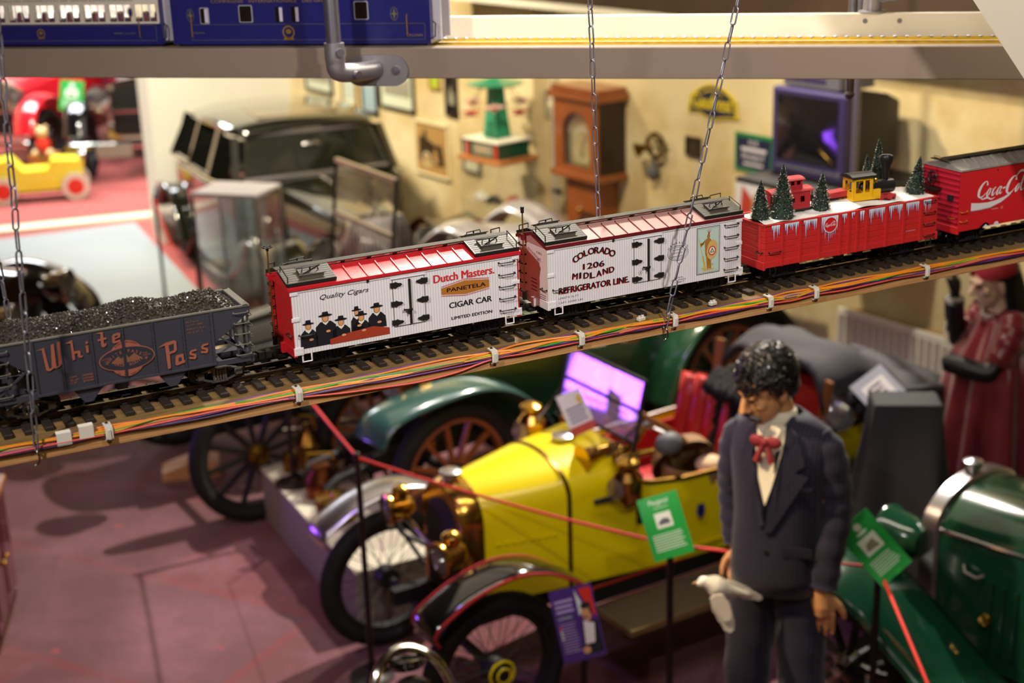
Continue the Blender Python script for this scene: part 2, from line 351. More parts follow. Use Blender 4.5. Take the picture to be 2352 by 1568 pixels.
sh = thing('railway_shelf', 'long pine hanging shelf carrying the model train across the picture', 'shelf', SB + V((0, 0, -.0745)), TH)
T = M.Translation((0, 0, .0745)); X0, X1 = -1.4, 1.8
MB(T).box(X0, X1, -.041, .121, -.062, -.048).obj('deck_board', 'deck_ply', sh)
MB(T).box(X0, X1, -.055, -.041, -.0745, -.0475, .0008).obj('front_lath', 'pine', sh)
MB(T).box(X0, X1, .107, .121, -.0745, -.062).obj('rear_lath', 'pine', sh)

tr = thing('railway_track', 'brown sleepered model railway track on the pine shelf under the freight cars', 'track', SB + V((0, 0, -.048)), TH)
T = M.Translation((0, 0, .048))
for nm, a in (('rail', .0355), ('rail', .0805)):
    m = MB(T); P = [(-.0042, -.0400), (.0042, -.0400), (.0042, -.0388), (.0011, -.0376), (.0011, -.0350), (.0022, -.0342), (.0022, -.0316), (-.0022, -.0316), (-.0022, -.0342), (-.0011, -.0350), (-.0011, -.0376), (-.0042, -.0388)]
    m.prism([(p[0] + a, p[1]) for p in P], X0, X1, 'yz')
    r = m.obj(nm, ['rail_brass'], tr, 20); MB(T).box(X0, X1, a - .0019, a + .0019, -.0316, -.03145).obj('rail_head', 'rail_shine', r)
tm = MB()
tm.box(-.0075, .0075, -.009, .117, -.048, -.0402, .0012)
for a in (.0355, .0805):
    tm.box(-.0045, .0045, a - .0085, a - .0025, -.0402, -.0368, .0006); tm.box(-.0045, .0045, a + .0025, a + .0085, -.0402, -.0368, .0006)
tmesh = tm.mesh('tie', 'tie_plastic')
n = int((X1 - X0) / .0322)
for i in range(n):
    o = link('tie', tmesh, tr); o.location = (X0 + .01 + i * .0322, random.uniform(-.0012, .0012), .048)
# small connecting plates between the sleepers below the rails
m = MB(T)
for i in range(n):
    x = X0 + .01 + i * .0322 + .0161
    if i % 2: m.box(x - .009, x + .009, .03, .0335, -.048, -.043); m.box(x - .009, x + .009, .083, .0865, -.048, -.043)
o = m.obj('sleeper_web', 'tie_plastic', tr); o['kind'] = 'stuff'

# cable clips and paper tags
CLIPS = [-1.15, -.7609, -.4399, -.0669, .1146, .322, .5488, .6627, .9558, 1.3]
for i, s in enumerate(CLIPS):
    where = ['beyond the left picture edge', 'below the coal hopper', 'before the cigar car', 'below the cigar car ladder', 'below the refrigerator lettering',
             'beside the right chain hook', 'below the warrior panel', 'left of the gondola truck', 'below the gondola end', 'under the red boxcar'][i]
    t = thing('cable_clip', 'white cable clip on the shelf edge, ' + where, 'clip', S(s, -.055, -.05), TH, 'cable clips on the shelf edge')
    m = MB(); pr = [(-.0005, -.014), (-.006, -.014), (-.0085, -.010), (-.0085, .006), (-.006, .0115), (.012, .0125), (.012, .0105), (-.005, .0095), (-.0068, .005), (-.0068, -.009), (-.0052, -.0122), (-.0005, -.0122)]
    m.prism([(y, z) for y, z in pr], -.006, .006, 'yz'); m.obj('strap', 'clip_white', t, 25)
    MB().prism([(-.0105, -.01), (-.0085, -.011), (-.0085, .007), (-.0105, .006)], -.0022, .0022, 'yz').obj('rib', 'clip_white', t)
    MB().cyl((0, .007, .0105), (0, .007, .0135), .0032, .0026, 10).obj('nail_head', 'hook_steel', t)
for s, z, w in ((-.8309, -.0459, 'left'), (-.7956, -.0415, 'right')):
    m = MB(); m.prism([(-.0595, z + .010), (-.0600, z + .010), (-.0602, z - .0105), (-.0597, z - .0105)], -.0115, .0115, 'yz'); m.prism([(-.0595, z + .0100), (-.05, z + .0115), (-.05, z + .0111), (-.0598, z + .0094)], -.0115, .0115, 'yz')
    o = m.obj('paper_tag', 'paper_tag'); o.location = S(s, 0, 0); o.rotation_euler = (0, 0, TH)
    tag(o, 'small folded white paper tag on the wires, the %s one of the pair' % w, 'tag', 'paper tags on the wires')

def corner(u):
    "around the front top edge of the shelf: u 0 on the deck .. 1 down the face"
    if u < .45: return (-.028 - u * .058, -.0462)
    t = min(1, (u - .45) / .55); return (-.0545 - .0035 * min(1, t * 4), -.0468 - t * .014)
WIRES = [('orange', 'wire_orange', .0021, .42, 0), ('orange', 'wire_orange', .0021, .56, 1), ('orange', 'wire_orange', .0019, .30, 2), ('purple', 'wire_purple', .0017, .66, 3),
         ('purple', 'wire_purple', .0017, .20, 4), ('dark purple', 'wire_dark', .0017, .76, 5), ('green', 'wire_green', .0019, .5, 6), ('yellow', 'wire_yellow', .0012, .545, 7), ('red', 'wire_red', .0019, .70, 8), ('violet', 'wire_purple', .0016, .82, 9)]
WL = ['thickest orange wire of the bundle along the shelf edge', 'orange wire running beside the green one on the shelf edge', 'orange wire lying furthest back on the shelf deck', 'purple wire in the middle of the shelf wire bundle',
      'purple wire lying nearest the sleepers', 'dark purple wire low in the shelf wire bundle', 'green wire in the shelf wire bundle', 'thin yellow wire alongside the green wire', 'red wire drooping over the shelf edge below the cigar car', 'lowest purple wire hugging the front of the shelf']
rw = random.Random(11)
for col, mt, rad, u0, i in WIRES:
    knots = []; ph = rw.random() * 6
    for k in range(len(CLIPS) - 1):
        a, b = CLIPS[k], CLIPS[k + 1]
        uu = u0 + rw.uniform(-.08, .08); knots.append((a, uu, 0))
        nn = max(1, int((b - a) / .09))
        for j in range(1, nn + 1):
            t = j / (nn + 1); sp = .16 * sin(PI * t)
            d = 0
            if col == 'red' and k == 2: d = .55 * sin(PI * t) ** .7
            uu = u0 + sp * sin(3 * t + ph + k * 1.7) + d + rw.uniform(-.04, .04)
            knots.append((a + (b - a) * t, min(1.35, max(.02, uu)), 0))
    knots.append((CLIPS[-1], u0, 0))
    pts = []
    for s, u, _ in bez(knots, 6):
        c = corner(min(u, 1)); z = c[1] - max(0, u - 1) * .03; pts.append((s, c[0] - .0004 * (i % 3), z + .0007 * ((i * 3) % 4)))
    o = MB().tube(pts, rad, 6).obj('wire', mt); o.location = SB; o.rotation_euler = (0, 0, TH)
    tag(o, WL[i], 'wire', 'wires along the shelf edge')
for s, a, lb in ((.262, -.034, 'small white screw terminal block beside the right chain'), (.4335, -.026, 'small white screw terminal block near the refrigerator car rear truck')):
    t = thing('terminal_block', lb, 'terminal block', S(s, a, -.0455), TH + .2, 'terminal blocks on the shelf')
    MB().box(-.008, .008, -.005, .005, 0, .007, .001).obj('body', 'clip_white', t)
    for x in (-.004, .004): MB().cyl((x, 0, .007), (x, 0, .010), .003, .003, 10).obj('screw_collar', 'clip_white', t)

# chains
def link_mesh(L=.0355, w=.0122, r=.00165):
    p = []; h = L / 2 - w / 2
    for a in arc_pts(0, h, w / 2 - r, 0, PI, 6): p.append((a[0], 0, a[1]))
    for a in arc_pts(0, -h, w / 2 - r, PI, 2 * PI, 6): p.append((a[0], 0, a[1]))
    return MB().tube(p, r, 6, closed=True).mesh('chain_link', 'zinc_chain')
LM = link_mesh()
def chain(p0, p1, label, hook=True, twist=0, side=-1):
    p0 = V(p0); p1 = V(p1); d = (p1 - p0); L = d.length; d.normalize()
    t = thing('hanging_chain', label, 'chain', p0, 0, 'chains holding up the shelf'); q = d.to_track_quat('Z', 'Y').to_matrix().to_4x4()
    pitch = .0322; k = int(L / pitch); rr = random.Random(len(label))
    for i in range(k):
        o = link('chain_link', LM, t)
        o.matrix_local = M.Translation(d * (i * pitch + .016)) @ q @ M.Rotation(twist + (PI / 2 if i % 2 else 0) + rr.uniform(-.25, .25), 4, 'Z') @ M.Rotation(rr.uniform(-.05, .05), 4, 'Y')
    if hook:
        pts = [(0, .012, .004), (0, 0, .003), (.0, -.006, -.001), (.0015, -.0085, -.008), (.001, -.008, -.015), (-.002, -.0065, -.020), (-.006, -.006, -.0225)]
        m = MB(M.Rotation(TH, 4, 'Z')); m.tube(bez(pts, 5), .0017, 8); m.obj('screw_hook', 'hook_steel', t)
    return t
chain(S(-.8751, -.062, -.055), S(-.8476, -.062, .5304) + (S(-.8476, -.062, .5304) - S(-.8751, -.062, -.055)) * .9, 'front steel chain hanging at the left over the coal hopper', twist=.5)
chain(S(.2979, -.062, -.06), S(.4559, -.062, .5445) + (S(.4559, -.062, .5445) - S(.2979, -.062, -.06)) * .7, 'front steel chain slanting down past the refrigerator car', twist=.6)
chain(S(.2705, .128, -.05), S(.2532, .128, .5462) + (S(.2532, .128, .5462) - S(.2705, .128, -.05)) * .9, 'steel chain hanging behind the refrigerator car roof', hook=False, twist=.4)
chain(S(-.856, .128, -.05), S(-.90, .128, .9), 'rear steel chain at the far left, behind the coal load', hook=False, twist=.5)
# ------------------------------------------------------------------ freight cars
CT = M.Translation((0, -.058, .0316)); W = .1157; HH = .1196
def carthing(sc_, name, label, cat='train car'):
    return thing(name, label, cat, S(sc_, .058, -.0316), TH, 'freight cars on the shelf')
mat('truck_black', '1d1e24', .5); mat('wheel_dark', '15151a', .35, .3, coat=.3); mat('truck_grey', '6e6a62', .55, .2)
mat('coupler', '1a1614', .6)
wheelm = None
def truck(par, x, fr='truck_black', wb=.068, style=0):
    global wheelm
    T = CT @ M.Translation((x, .058, 0)); zc = -.0161
    if wheelm is None:
        m = MB(); m.lathe([(0, -.003), (.006, -.003), (.0065, -.0015), (.0115, -.001), (.012, -.0028), (.0153, -.0028), (.0153, .0018), (.0175, .0022), (.0175, .0042), (.0, .0042)], (0, 0, 0), (0, 1, 0), 20)
        wheelm = m.mesh('wheel', 'wheel_dark')
    b = MB(T); b.box(-.012, .012, -.026, .026, -.014, .002, .001); b.cyl((0, 0, 0), (0, 0, .012), .011); bol = b.obj('truck_bolster', fr, par)
    for s in (-1, 1):
        y = s * .0325; m = MB(T); hw = wb / 2
        if style:   # arch bar side frame, pale
            for y0 in (y,):
                m.bar((-hw - .008, y0, zc + .004), (-.012, y0, zc + .011), .003, .003); m.bar((hw + .008, y0, zc + .004), (.012, y0, zc + .011), .003, .003)
                m.bar((-hw - .008, y0, zc - .002), (-.012, y0, zc - .012), .003, .003); m.bar((hw + .008, y0, zc - .002), (.012, y0, zc - .012), .003, .003)
                m.box(-.012, .012, y0 - .002, y0 + .002, zc + .009, zc + .013); m.box(-.014, .014, y0 - .002, y0 + .002, zc - .014, zc - .0105)
                m.box(-.012, -.008, y0 - .003, y0 + .003, zc - .012, zc + .012); m.box(.008, .012, y0 - .003, y0 + .003, zc - .012, zc + .012)
                for q in (-.004, .001, .006): m.box(q - .0015, q + .0015, y0 - .003, y0 + .003, zc - .010, zc + .008)
        else:
            m.box(-hw - .006, hw + .006, y - .0025, y + .0025, zc + .008, zc + .0125); m.box(-hw + .004, hw - .004, y - .0025, y + .0025, zc - .0125, zc - .009)
            m.box(-.013, .013, y - .003, y + .003, zc - .012, zc + .012, .001)
            for q in (-1, 1):
                m.bar((q * (hw - .002), y, zc + .010), (q * .011, y, zc - .010), .003, .003); m.bar((q * .016, y, zc + .010), (q * .022, y, zc - .010), .003, .003)
            for q in (-.007, 0, .007): m.cyl((q, y + s * .003, zc - .007), (q, y + s * .003, zc + .007), .0028, n=8)
        sf = m.obj('truck_sideframe', fr, par)
        for q in (-1, 1): MB(T).box(q * hw - .006, q * hw + .006, y - .004, y + .004, zc - .006, zc + .006, .001).obj('journal_box', fr, sf)
    for q in (-1, 1):
        MB(T).cyl((q * wb / 2, -.03, zc), (q * wb / 2, .03, zc), .0025, n=8).obj('axle', 'wheel_dark', par)
        for s in (-1, 1):
            o = link('wheel', wheelm, par); o.matrix_local = T @ M.Translation((q * wb / 2, s * .0205, zc + .0006)) @ (M.Rotation(PI, 4, 'Z') if s > 0 else M())
def coupler(par, x, d):
    T = CT @ M.Translation((x, .058, -.004))
    m = MB(T); m.box(min(0, d * .030), max(0, d * .030), -.0045, .0045, -.005, .001, .0008); m.prism([(d * .026, -.008), (d * .036, -.009), (d * .042, -.003), (d * .038, .002), (d * .036, -.002), (d * .030, .008), (d * .024, .008)], -.008, .004, 'xy'); m.obj('coupler', 'coupler', par)
    MB(T).box(min(0, d * .018), max(0, d * .018), -.011, .011, -.012, -.005, .001).obj('draft_box', 'coupler', par)
def grab(par, p0, p1, out, r=.0011, mt='black_plastic', name='grab_iron'):
    p0 = V(p0); p1 = V(p1); o = V(out); e = (p1 - p0).normalized() * .002
    m = MB(CT); m.tube([p0, p0 + o * .75, p0 + o + e, p1 + o - e, p1 + o * .75, p1], r, 6); m.sph(p0, .002, 8, 5); m.sph(p1, .002, 8, 5)
    return m.obj(name, mt, par)
mat('print_black', '1c1718', .5); mat('print_red', 'd42c30', .5); mat('print_orange', 'b5702a', .5); mat('print_grey', '5b5c68', .55)
grooved('car_white', 'e9e4e6', .0052, 0, .10, .80); mat('white_plain', 'e9e4e6', .4); grooved('car_white_end', 'ebe0da', .0052, 1, .10, .82)
mat('roof_red', 'c8242a', .36, var=.06, vscale=200); grooved('end_red', 'c51d22', .0052, 1, .08, .85); mat('trim_red', 'c6202a', .4); mat('roof_brown', 'b88a80', .4, var=.05, vscale=200); mat('trim_maroon', '6e1820', .42)
grooved('hatch_slat', '4a4436', .0062, 1, .16, .35, .5); mat('hatch_black', '221f1c', .42); mat('brass_rod', 'b08a4a', .3, .9)

def reefer(s0, label, red):
    global CT
    L = .44; c = carthing(s0 + L / 2, 'refrigerator_car', label); T = CT @ M.Translation((-L / 2, 0, 0))
    def B(): return MB(T)
    endm = 'end_red' if red else 'car_white_end'; trim = 'trim_red' if red else 'trim_maroon'; roofm = 'roof_red' if red else 'roof_brown'
    save = CT; CT = T
    RZ = .0145   # ridge rise
    for a, nm in ((0, 'side_wall'), (W - .003, 'side_wall')):
        sw = B().box(.0015, L - .0015, a, a + .003, 0, HH - .001).obj(nm, 'car_white', c)
        y0, y1 = (-.0012, 0) if a == 0 else (W, W + .0012)
        m = B(); m.box(0, L, y0, y1, HH - .0085, HH - .004); m.obj('fascia_strip', 'white_plain', sw)
    for x, nm in ((0, 'end_wall'), (L - .003, 'end_wall')):
        m = B(); m.prism([(0.0, 0), (W, 0), (W, HH), (W / 2, HH + RZ), (0, HH)], x, x + .003, 'yz'); ew = m.obj(nm, endm, c)
        m = B(); m.box(x - .0018, x + .0048, -.0016, W + .0016, -.004, .0125, .0006); m.obj('end_sill', 'trim_red' if red else 'white_plain', ew)
    for x in (0, L - .0125):
        for z in (HH - .013, .060):
            m = B(); m.box(x - .001, x + .0135, -.0016, 0, z, z + .007, .0003); m.cyl((x + .004, -.0022, z + .0035), (x + .004, -.001, z + .0035), .001, n=6); m.cyl((x + .010, -.0022, z + .0035), (x + .010, -.001, z + .0035), .001, n=6)
            m.obj('corner_strap', 'white_plain', c)
        m = B(); m.box(x - .001, x + .0165, -.0018, 0, -.001, .013, .0004)
        for q in (.003, .012): m.cyl((x + q, -.0024, .003), (x + q, -.001, .003), .0011, n=6); m.cyl((x + q, -.0024, .010), (x + q, -.001, .010), .0011, n=6)
        m.obj('corner_plate', 'white_plain', c)
    # roof
    m = B(); e = .0022
    m.prism([(-e, HH - .0038), (W + e, HH - .0038), (W + e, HH + .0008), (W / 2, HH + RZ + .0028), (-e, HH + .0008)], -.003, L + .003, 'yz'); rf = m.obj('roof', roofm, c)
    m = B(); m.box(-.0036, L + .0036, -e - .0012, -e, HH - .0042, HH + .0012); m.box(-.0036, L + .0036, W + e, W + e + .0012, HH - .0042, HH + .0012)
    for x in (-.0042, L + .003): m.prism([(-e, HH - .0048), (W / 2, HH + RZ - .003), (W + e, HH - .0048), (W + e, HH + .0014), (W / 2, HH + RZ + .0034), (-e, HH + .0014)], x, x + .0012, 'yz')
    m.obj('roof_edge', trim, c)
    for i in range(8):
        x = .1135 + (L - .227) * i / 7
        for s in (-1, 1):
            y = W / 2; m = B(); m.bar((x, y + s * .012, HH + RZ + .0012), (x, y + s * (W / 2 + e), HH + .0012), .0016, .0022); m.obj('roof_seam', roofm if red else 'trim_maroon', rf)
    # running board on the ridge, three planks
    zt = HH + RZ + .0095
    for i in (-1, 0, 1): B().box(-.006, L + .006, W / 2 + i * .0066 - .003, W / 2 + i * .0066 + .003, zt - .002, zt, .0004).obj('roof_walk_plank', 'hatch_slat', c)
    for i in range(9):
        x = .02 + (L - .04) * i / 8; m = B(); m.prism([(W / 2 - .010, zt - .002), (W / 2 + .010, zt - .002), (W / 2 + .004, HH + RZ + .001), (W / 2 - .004, HH + RZ + .001)], x - .0018, x + .0018, 'yz'); m.obj('walk_saddle', 'hatch_black', c)
    # ice hatch platforms
    for x0, x1 in ((-.003, .086), (L - .086, L + .003)):
        for s in (-1, 1):
            ya, yb = W / 2 + s * .0105, W / 2 + s * (W / 2 - .0015); za, zb = zt - .0008, HH + .0085
            y_, z_ = sorted([(ya, za), (yb, zb)])[0], sorted([(ya, za), (yb, zb)])[1]
            pf = B()
            pf.add([(x0, ya, za), (x1, ya, za), (x1, yb, zb), (x0, yb, zb), (x0, ya, za - .0035), (x1, ya, za - .0035), (x1, yb, zb - .0035), (x0, yb, zb - .0035)],
                   [(0, 1, 2, 3) if s < 0 else (3, 2, 1, 0), (4, 7, 6, 5) if s < 0 else (5, 6, 7, 4), (0, 4, 5, 1), (1, 5, 6, 2), (2, 6, 7, 3), (3, 7, 4, 0)])
            pl = pf.obj('hatch_platform', 'hatch_slat', c, 10)
            m = B(); m.bar((x0, yb, zb - .0025), (x1, yb, zb - .0025), .0025, .006); m.bar((x0, ya, za - .003), (x0, yb, zb - .003), .002, .006); m.bar((x1, ya, za - .003), (x1, yb, zb - .003), .002, .006); m.obj('platform_rim', 'hatch_black', pl)
            xm = (x0 + x1) / 2 + (.006 if x0 < .1 else -.004); ym = W / 2 + s * .033; zm = (za + zb) / 2 + .001
            sl = (zb - za) / (abs(yb - ya)); 
            def zz(y): return za + sl * abs(y - ya)
            h = B(); hx0, hx1, hy0, hy1 = xm - .021, xm + .021, ym - .012, ym + .012
            h.add([(hx0, hy0, zz(hy0) + .0045), (hx1, hy0, zz(hy0) + .0045), (hx1, hy1, zz(hy1) + .0045), (hx0, hy1, zz(hy1) + .0045), (hx0, hy0, zz(hy0)), (hx1, hy0, zz(hy0)), (hx1, hy1, zz(hy1)), (hx0, hy1, zz(hy1))],
                  [(0, 1, 2, 3), (0, 4, 5, 1), (1, 5, 6, 2), (2, 6, 7, 3), (3, 7, 4, 0)]); ht = h.obj('ice_hatch', 'hatch_slat', pl, 10)
            k = B(); 
            for y in (hy0, hy1): k.tube([(hx0 - .003, y, zz(y) + .005), (hx1 + .003, y, zz(y) + .005)], .0011, 6)
            k.tube([(hx0 + .006, ym, zz(ym) + .0045), (hx0 + .007, ym, zz(ym) + .010), (hx1 - .008, ym, zz(ym) + .012), (hx1 - .006, ym, zz(ym) + .0045)], .0012, 6); k.cyl((xm, ym, zz(ym) + .004), (xm, ym, zz(ym) + .012), .0016, n=8)
            k.bar((hx0, hy0, zz(hy0) + .0055), (hx1, hy1, zz(hy1) + .0055), .002, .0015); k.obj('hatch_lever', 'hatch_black', ht)
            xe = x0 + .003 if x0 < .1 else x1 - .003; y1_ = W / 2 + s * .015; y2_ = W / 2 + s * (W / 2 - .006)
            B().tube([(xe, y1_, zz(y1_)), (xe, y1_, zz(y1_) + .009), (xe, y2_, zz(y2_) + .009), (xe, y2_, zz(y2_))], .0011, 6).obj('platform_rail', 'hatch_black', pl)
    # door
    d = B().box(.1885, .2495, -.0008, .0002, .020, .106).obj('door', 'car_white', c)
    m = B()
    for x in (.1880, .2490): m.box(x, x + .0007, -.0014, -.0003, .0195, .1065)
    for z in (.0195, .1058): m.box(.188, .2497, -.0014, -.0003, z, z + .0007)
    m.obj('door_outline', 'print_grey', d)
    m = B(); m.box(.1862, .2518, -.002, 0, .107, .1095); m.obj('door_lintel', 'white_plain', d)
    m = B(); m.box(.2185, .2225, -.0040, -.0006, .021, .104, .0005); m.cyl((.2205, -.006, .048), (.2205, -.0006, .048), .0028, n=10); m.obj('door_bar', 'hatch_black', d)
    m = B(); m.bar((.2075, -.0055, .0495), (.221, -.0055, .048), .0022, .0022); m.cyl((.2075, -.0068, .0495), (.2075, -.004, .0495), .0018, n=8); m.bar((.2150, -.005, .0485), (.2160, -.005, .040), .002, .003); m.obj('door_latch', 'hatch_black', d)
    for z in (.0967, .0622, .0278):
        for x, q in ((.184, 1), (.2555, -1)):
            P = [(0, -.0042), (.0085, -.0042), (.0085, -.005), (.0115, -.005), (.014, -.003), (.0205, -.0018), (.0225, 0), (.0205, .0018), (.014, .003), (.0115, .005), (.0085, .005), (.0085, .0042), (0, .0042)]
            B().prism([(x + q * a, z + b) for a, b in P], -.0036, 0, 'xz').obj('door_hinge', 'hatch_black', d)
    # ladders and grab irons
    for k in range(5):
        z = .1045 - k * .0227; grab(c, (.3995, 0, z), (.4310, 0, z), (0, -.0062, 0), name='ladder_rung')
    grab(c, (.0105, 0, .0345), (.0385, 0, .0345), (0, -.0062, 0))
    for k in range(6):
        z = .105 - k * .0185; grab(c, (0, W - .006, z), (0, W - .030, z), (-.006, 0, 0), name='ladder_rung')
    grab(c, (0, .022, .0345), (0, .004, .0345), (-.007, 0, 0))
    # brake staff
    ys = .079; m = B(); m.cyl((-.0085, ys, .004), (-.0085, ys, .178), .0015, n=8); st = m.obj('brake_staff', 'brass_rod', c)
    B().cyl((-.0085, ys, .0), (-.0085, ys, .016), .0042, n=10).obj('staff_foot', 'hatch_black', st)
    B().box(-.0115, -.0005, ys - .004, ys + .004, .1175, .1295, .0005).obj('staff_bracket', trim, st)
    m = B()
    if red:
        m.torus((-.0085, ys, .178), (0, 0, 1), .0085, .0013, 20, 6)
        for q in range(4): m.bar((-.0085, ys, .1775), (-.0085 + .0085 * cos(q * PI / 2 + .4), ys + .0085 * sin(q * PI / 2 + .4), .178), .0012)
        m.cyl((-.0085, ys, .171), (-.0085, ys, .179), .0026, n=8)
    else: m.cyl((-.0085, ys, .170), (-.0085, ys, .182), .0032, .0038, 10)
    m.obj('brake_wheel', 'hatch_black', st)
    # steps and coupler pocket
    for x in (.0145, .411):
        m = B(); m.tube([(x, .001, .004), (x, .001, -.0145), (x + .0165, .001, -.0145), (x + .0165, .001, .004)], .0017, 4); m.obj('step', 'white_plain', c, 0)
    for xe, q in ((0, -1), (L, 1)):
        B().box(min(xe, xe + q * .008), max(xe, xe + q * .008), W / 2 - .014, W / 2 - .002, -.007, .012, .0008).obj('coupler_pocket', 'trim_red' if red else 'white_plain', c)
        coupler(c, xe, q)
    # underframe
    m = B(); m.box(.01, L - .01, W / 2 - .010, W / 2 + .010, -.009, 0); m.box(.12, L - .12, .012, .018, -.006, 0); m.box(.12, L - .12, W - .018, W - .012, -.006, 0)
    m.box(.185, .2, .01, W - .01, -.012, 0); m.box(.25, .265, .01, W - .01, -.012, 0); u = m.obj('underframe', 'truck_black', c)
    m = B()
    for s in (.022, W - .022): m.tube([(.105, s, -.002), (.19, s, -.014), (.26, s, -.014), (.335, s, -.002)], .0011, 6)
    m.obj('truss_rod', 'hook_steel', u); B().cyl((.215, .03, -.010), (.25, .03, -.010), .008, n=14).obj('brake_cylinder', 'truck_black', u)
    B().cyl((.1425, -.0016, .1115), (.1425, 0, .1115), .0028, n=14).obj('vent_hole', 'hatch_black', c)
    truck(c, .063); truck(c, L - .063)
    CT = save
    return c, T
def flat(par, T, polys, y, mt, name):
    m = MB(T)
    for p in polys:
        ar = sum(p[i][0] * p[(i + 1) % len(p)][1] - p[(i + 1) % len(p)][0] * p[i][1] for i in range(len(p)))
        if ar < 0: p = p[::-1]
        m.add([(a, y, b) for a, b in p], [tuple(range(len(p)))])
    return m.obj(name, mt, par, 0)
def ell(cx, cy, rx, ry, n=24, rot=0): return [(cx + rx * cos(t) * cos(rot) - ry * sin(t) * sin(rot), cy + rx * cos(t) * sin(rot) + ry * sin(t) * cos(rot)) for t in (2 * PI * i / n for i in range(n))]
def ring(par, T, cx, cy, rx, ry, w, y, mt, name, n=40):
    m = MB(T); vs = []; 
    for i in range(n):
        t = 2 * PI * i / n; vs += [(cx + rx * cos(t), y, cy + ry * sin(t)), (cx + (rx - w) * cos(t), y, cy + (ry - w) * sin(t))]
    m.add(vs, [(2 * i, 2 * i + 1, (2 * i + 3) % (2 * n), (2 * i + 2) % (2 * n)) for i in range(n)]); return m.obj(name, mt, par, 0)
def arc_text(s, mt, par, T, cx, cz, r, a0, a1, h, y, bold=0, wk=1.0, name='lettering'):
    n = len(s)
    for i, ch in enumerate(s):
        if ch == ' ': continue
        a = a0 + (a1 - a0) * i / (n - 1); up = 1 if r > 0 else -1; rr = abs(r)
        px, pz = cx + rr * cos(a), cz + rr * sin(a); rot = (a - PI / 2) if up > 0 else (a + PI / 2)
        me = text_mesh(ch, 1, 0, bold); xs = [v.co.x for v in me.vertices]; wd_ = (max(xs) - min(xs)) * h / .715 * wk
        lettering(ch, mt, par, px - cos(rot) * wd_ / 2, pz - sin(rot) * wd_ / 2, y, h, wd_, rot, 0, bold, name=name, T=T)

# --- the cigar car
ca, T = reefer(-.4216, 'white model refrigerator car with red roof, printed cigar lettering and figures in hats', True)
lettering('Quality Cigars', 'print_black', ca, .0527, .0925, -.0006, .0085, .0915, .0, .35, .004, T=T)
lettering('Dutch Masters.', 'print_red', ca, .2684, .0873, -.0006, .0152, .121, 0, 0, .02, T=T)
flat(ca, T, [[(.2824, .0637), (.3304, .0577), (.3786, .0630), (.3786, .0775), (.3304, .0832), (.2824, .0752)]], -.0005, 'print_orange', 'cigar_band')
for e in (.0018, .0032):
    m = MB(T)
    for sgn in (1, -1):
        pts = [(.2824, (.0752 + e) if sgn > 0 else (.0637 - e)), (.3304, (.0832 + e) if sgn > 0 else (.0577 - e)), (.3786, (.0775 + e) if sgn > 0 else (.0630 - e))]
        ribbon(m, pts, [.0005] * 3, -.0006)
    m.obj('band_pinstripe', 'print_red', ca, 0)
lettering('PANETELA', 'print_black', ca, .2935, .0665, -.0009, .0073, .0775, 0, 0, .01, T=T)
lettering('CIGAR CAR', 'print_black', ca, .2968, .0355, -.0006, .0108, .0857, 0, 0, .022, T=T)
lettering('LIMITED EDITION', 'print_black', ca, .3001, .0132, -.0006, .0058, .0823, 0, 0, .012, T=T)
# generic printed row of seated figures in hats (plain stand-in for the printed picture)
mat('ink_coat', '1d1b22', .5); mat('ink_skin', 'd99a6a', .5); mat('ink_collar', 'e9e2d6', .5); mat('ink_cloth', 'a43a26', .5); mat('ink_hair', 'a8763a', .5)
FIG = [(.118, .058, .019, .85), (.028, .048, .026, 1.0), (.060, .058, .032, 1.2), (.088, .046, .028, 1.1), (.126, .048, .027, 1.1), (.156, .058, .028, 1.15)]
flat(ca, T, [[(.066, .0085), (.1785, .0085), (.1785, .0205), (.148, .028), (.100, .024), (.066, .018)]], -.00058, 'ink_cloth', 'printed_table')
for x, z, w, k in FIG:
    b0 = .0095 if x < .09 else .024
    flat(ca, T, [[(x - w * .62, b0), (x + w * .62, b0), (x + w * .58, z - .014), (x + w * .3, z - .006), (x - w * .3, z - .006), (x - w * .58, z - .014)]], -.0005, 'ink_coat', 'printed_coat')
    flat(ca, T, [[(x - .0055, z - .0075), (x, z - .0125), (x + .0055, z - .0075), (x + .004, z - .004), (x - .004, z - .004)]], -.00066, 'ink_collar', 'printed_collar')
    flat(ca, T, [ell(x, z, .0052 * k, .0066 * k, 14)], -.0007, 'ink_hair', 'printed_hair')
    flat(ca, T, [ell(x, z - .0002, .0036 * k, .0050 * k, 14)], -.00074, 'ink_skin', 'printed_face')
    flat(ca, T, [ell(x, z + .0050, .0108 * k, .0020 * k, 18), [(x - .0052 * k, z + .005), (x + .0052 * k, z + .005), (x + .0042 * k, z + .0118), (x - .0042 * k, z + .0118)]], -.00078, 'ink_coat', 'printed_hat')
    flat(ca, T, [ell(x + .004, z - .024, .0042, .0022, 10)], -.00072, 'ink_skin', 'printed_hand')

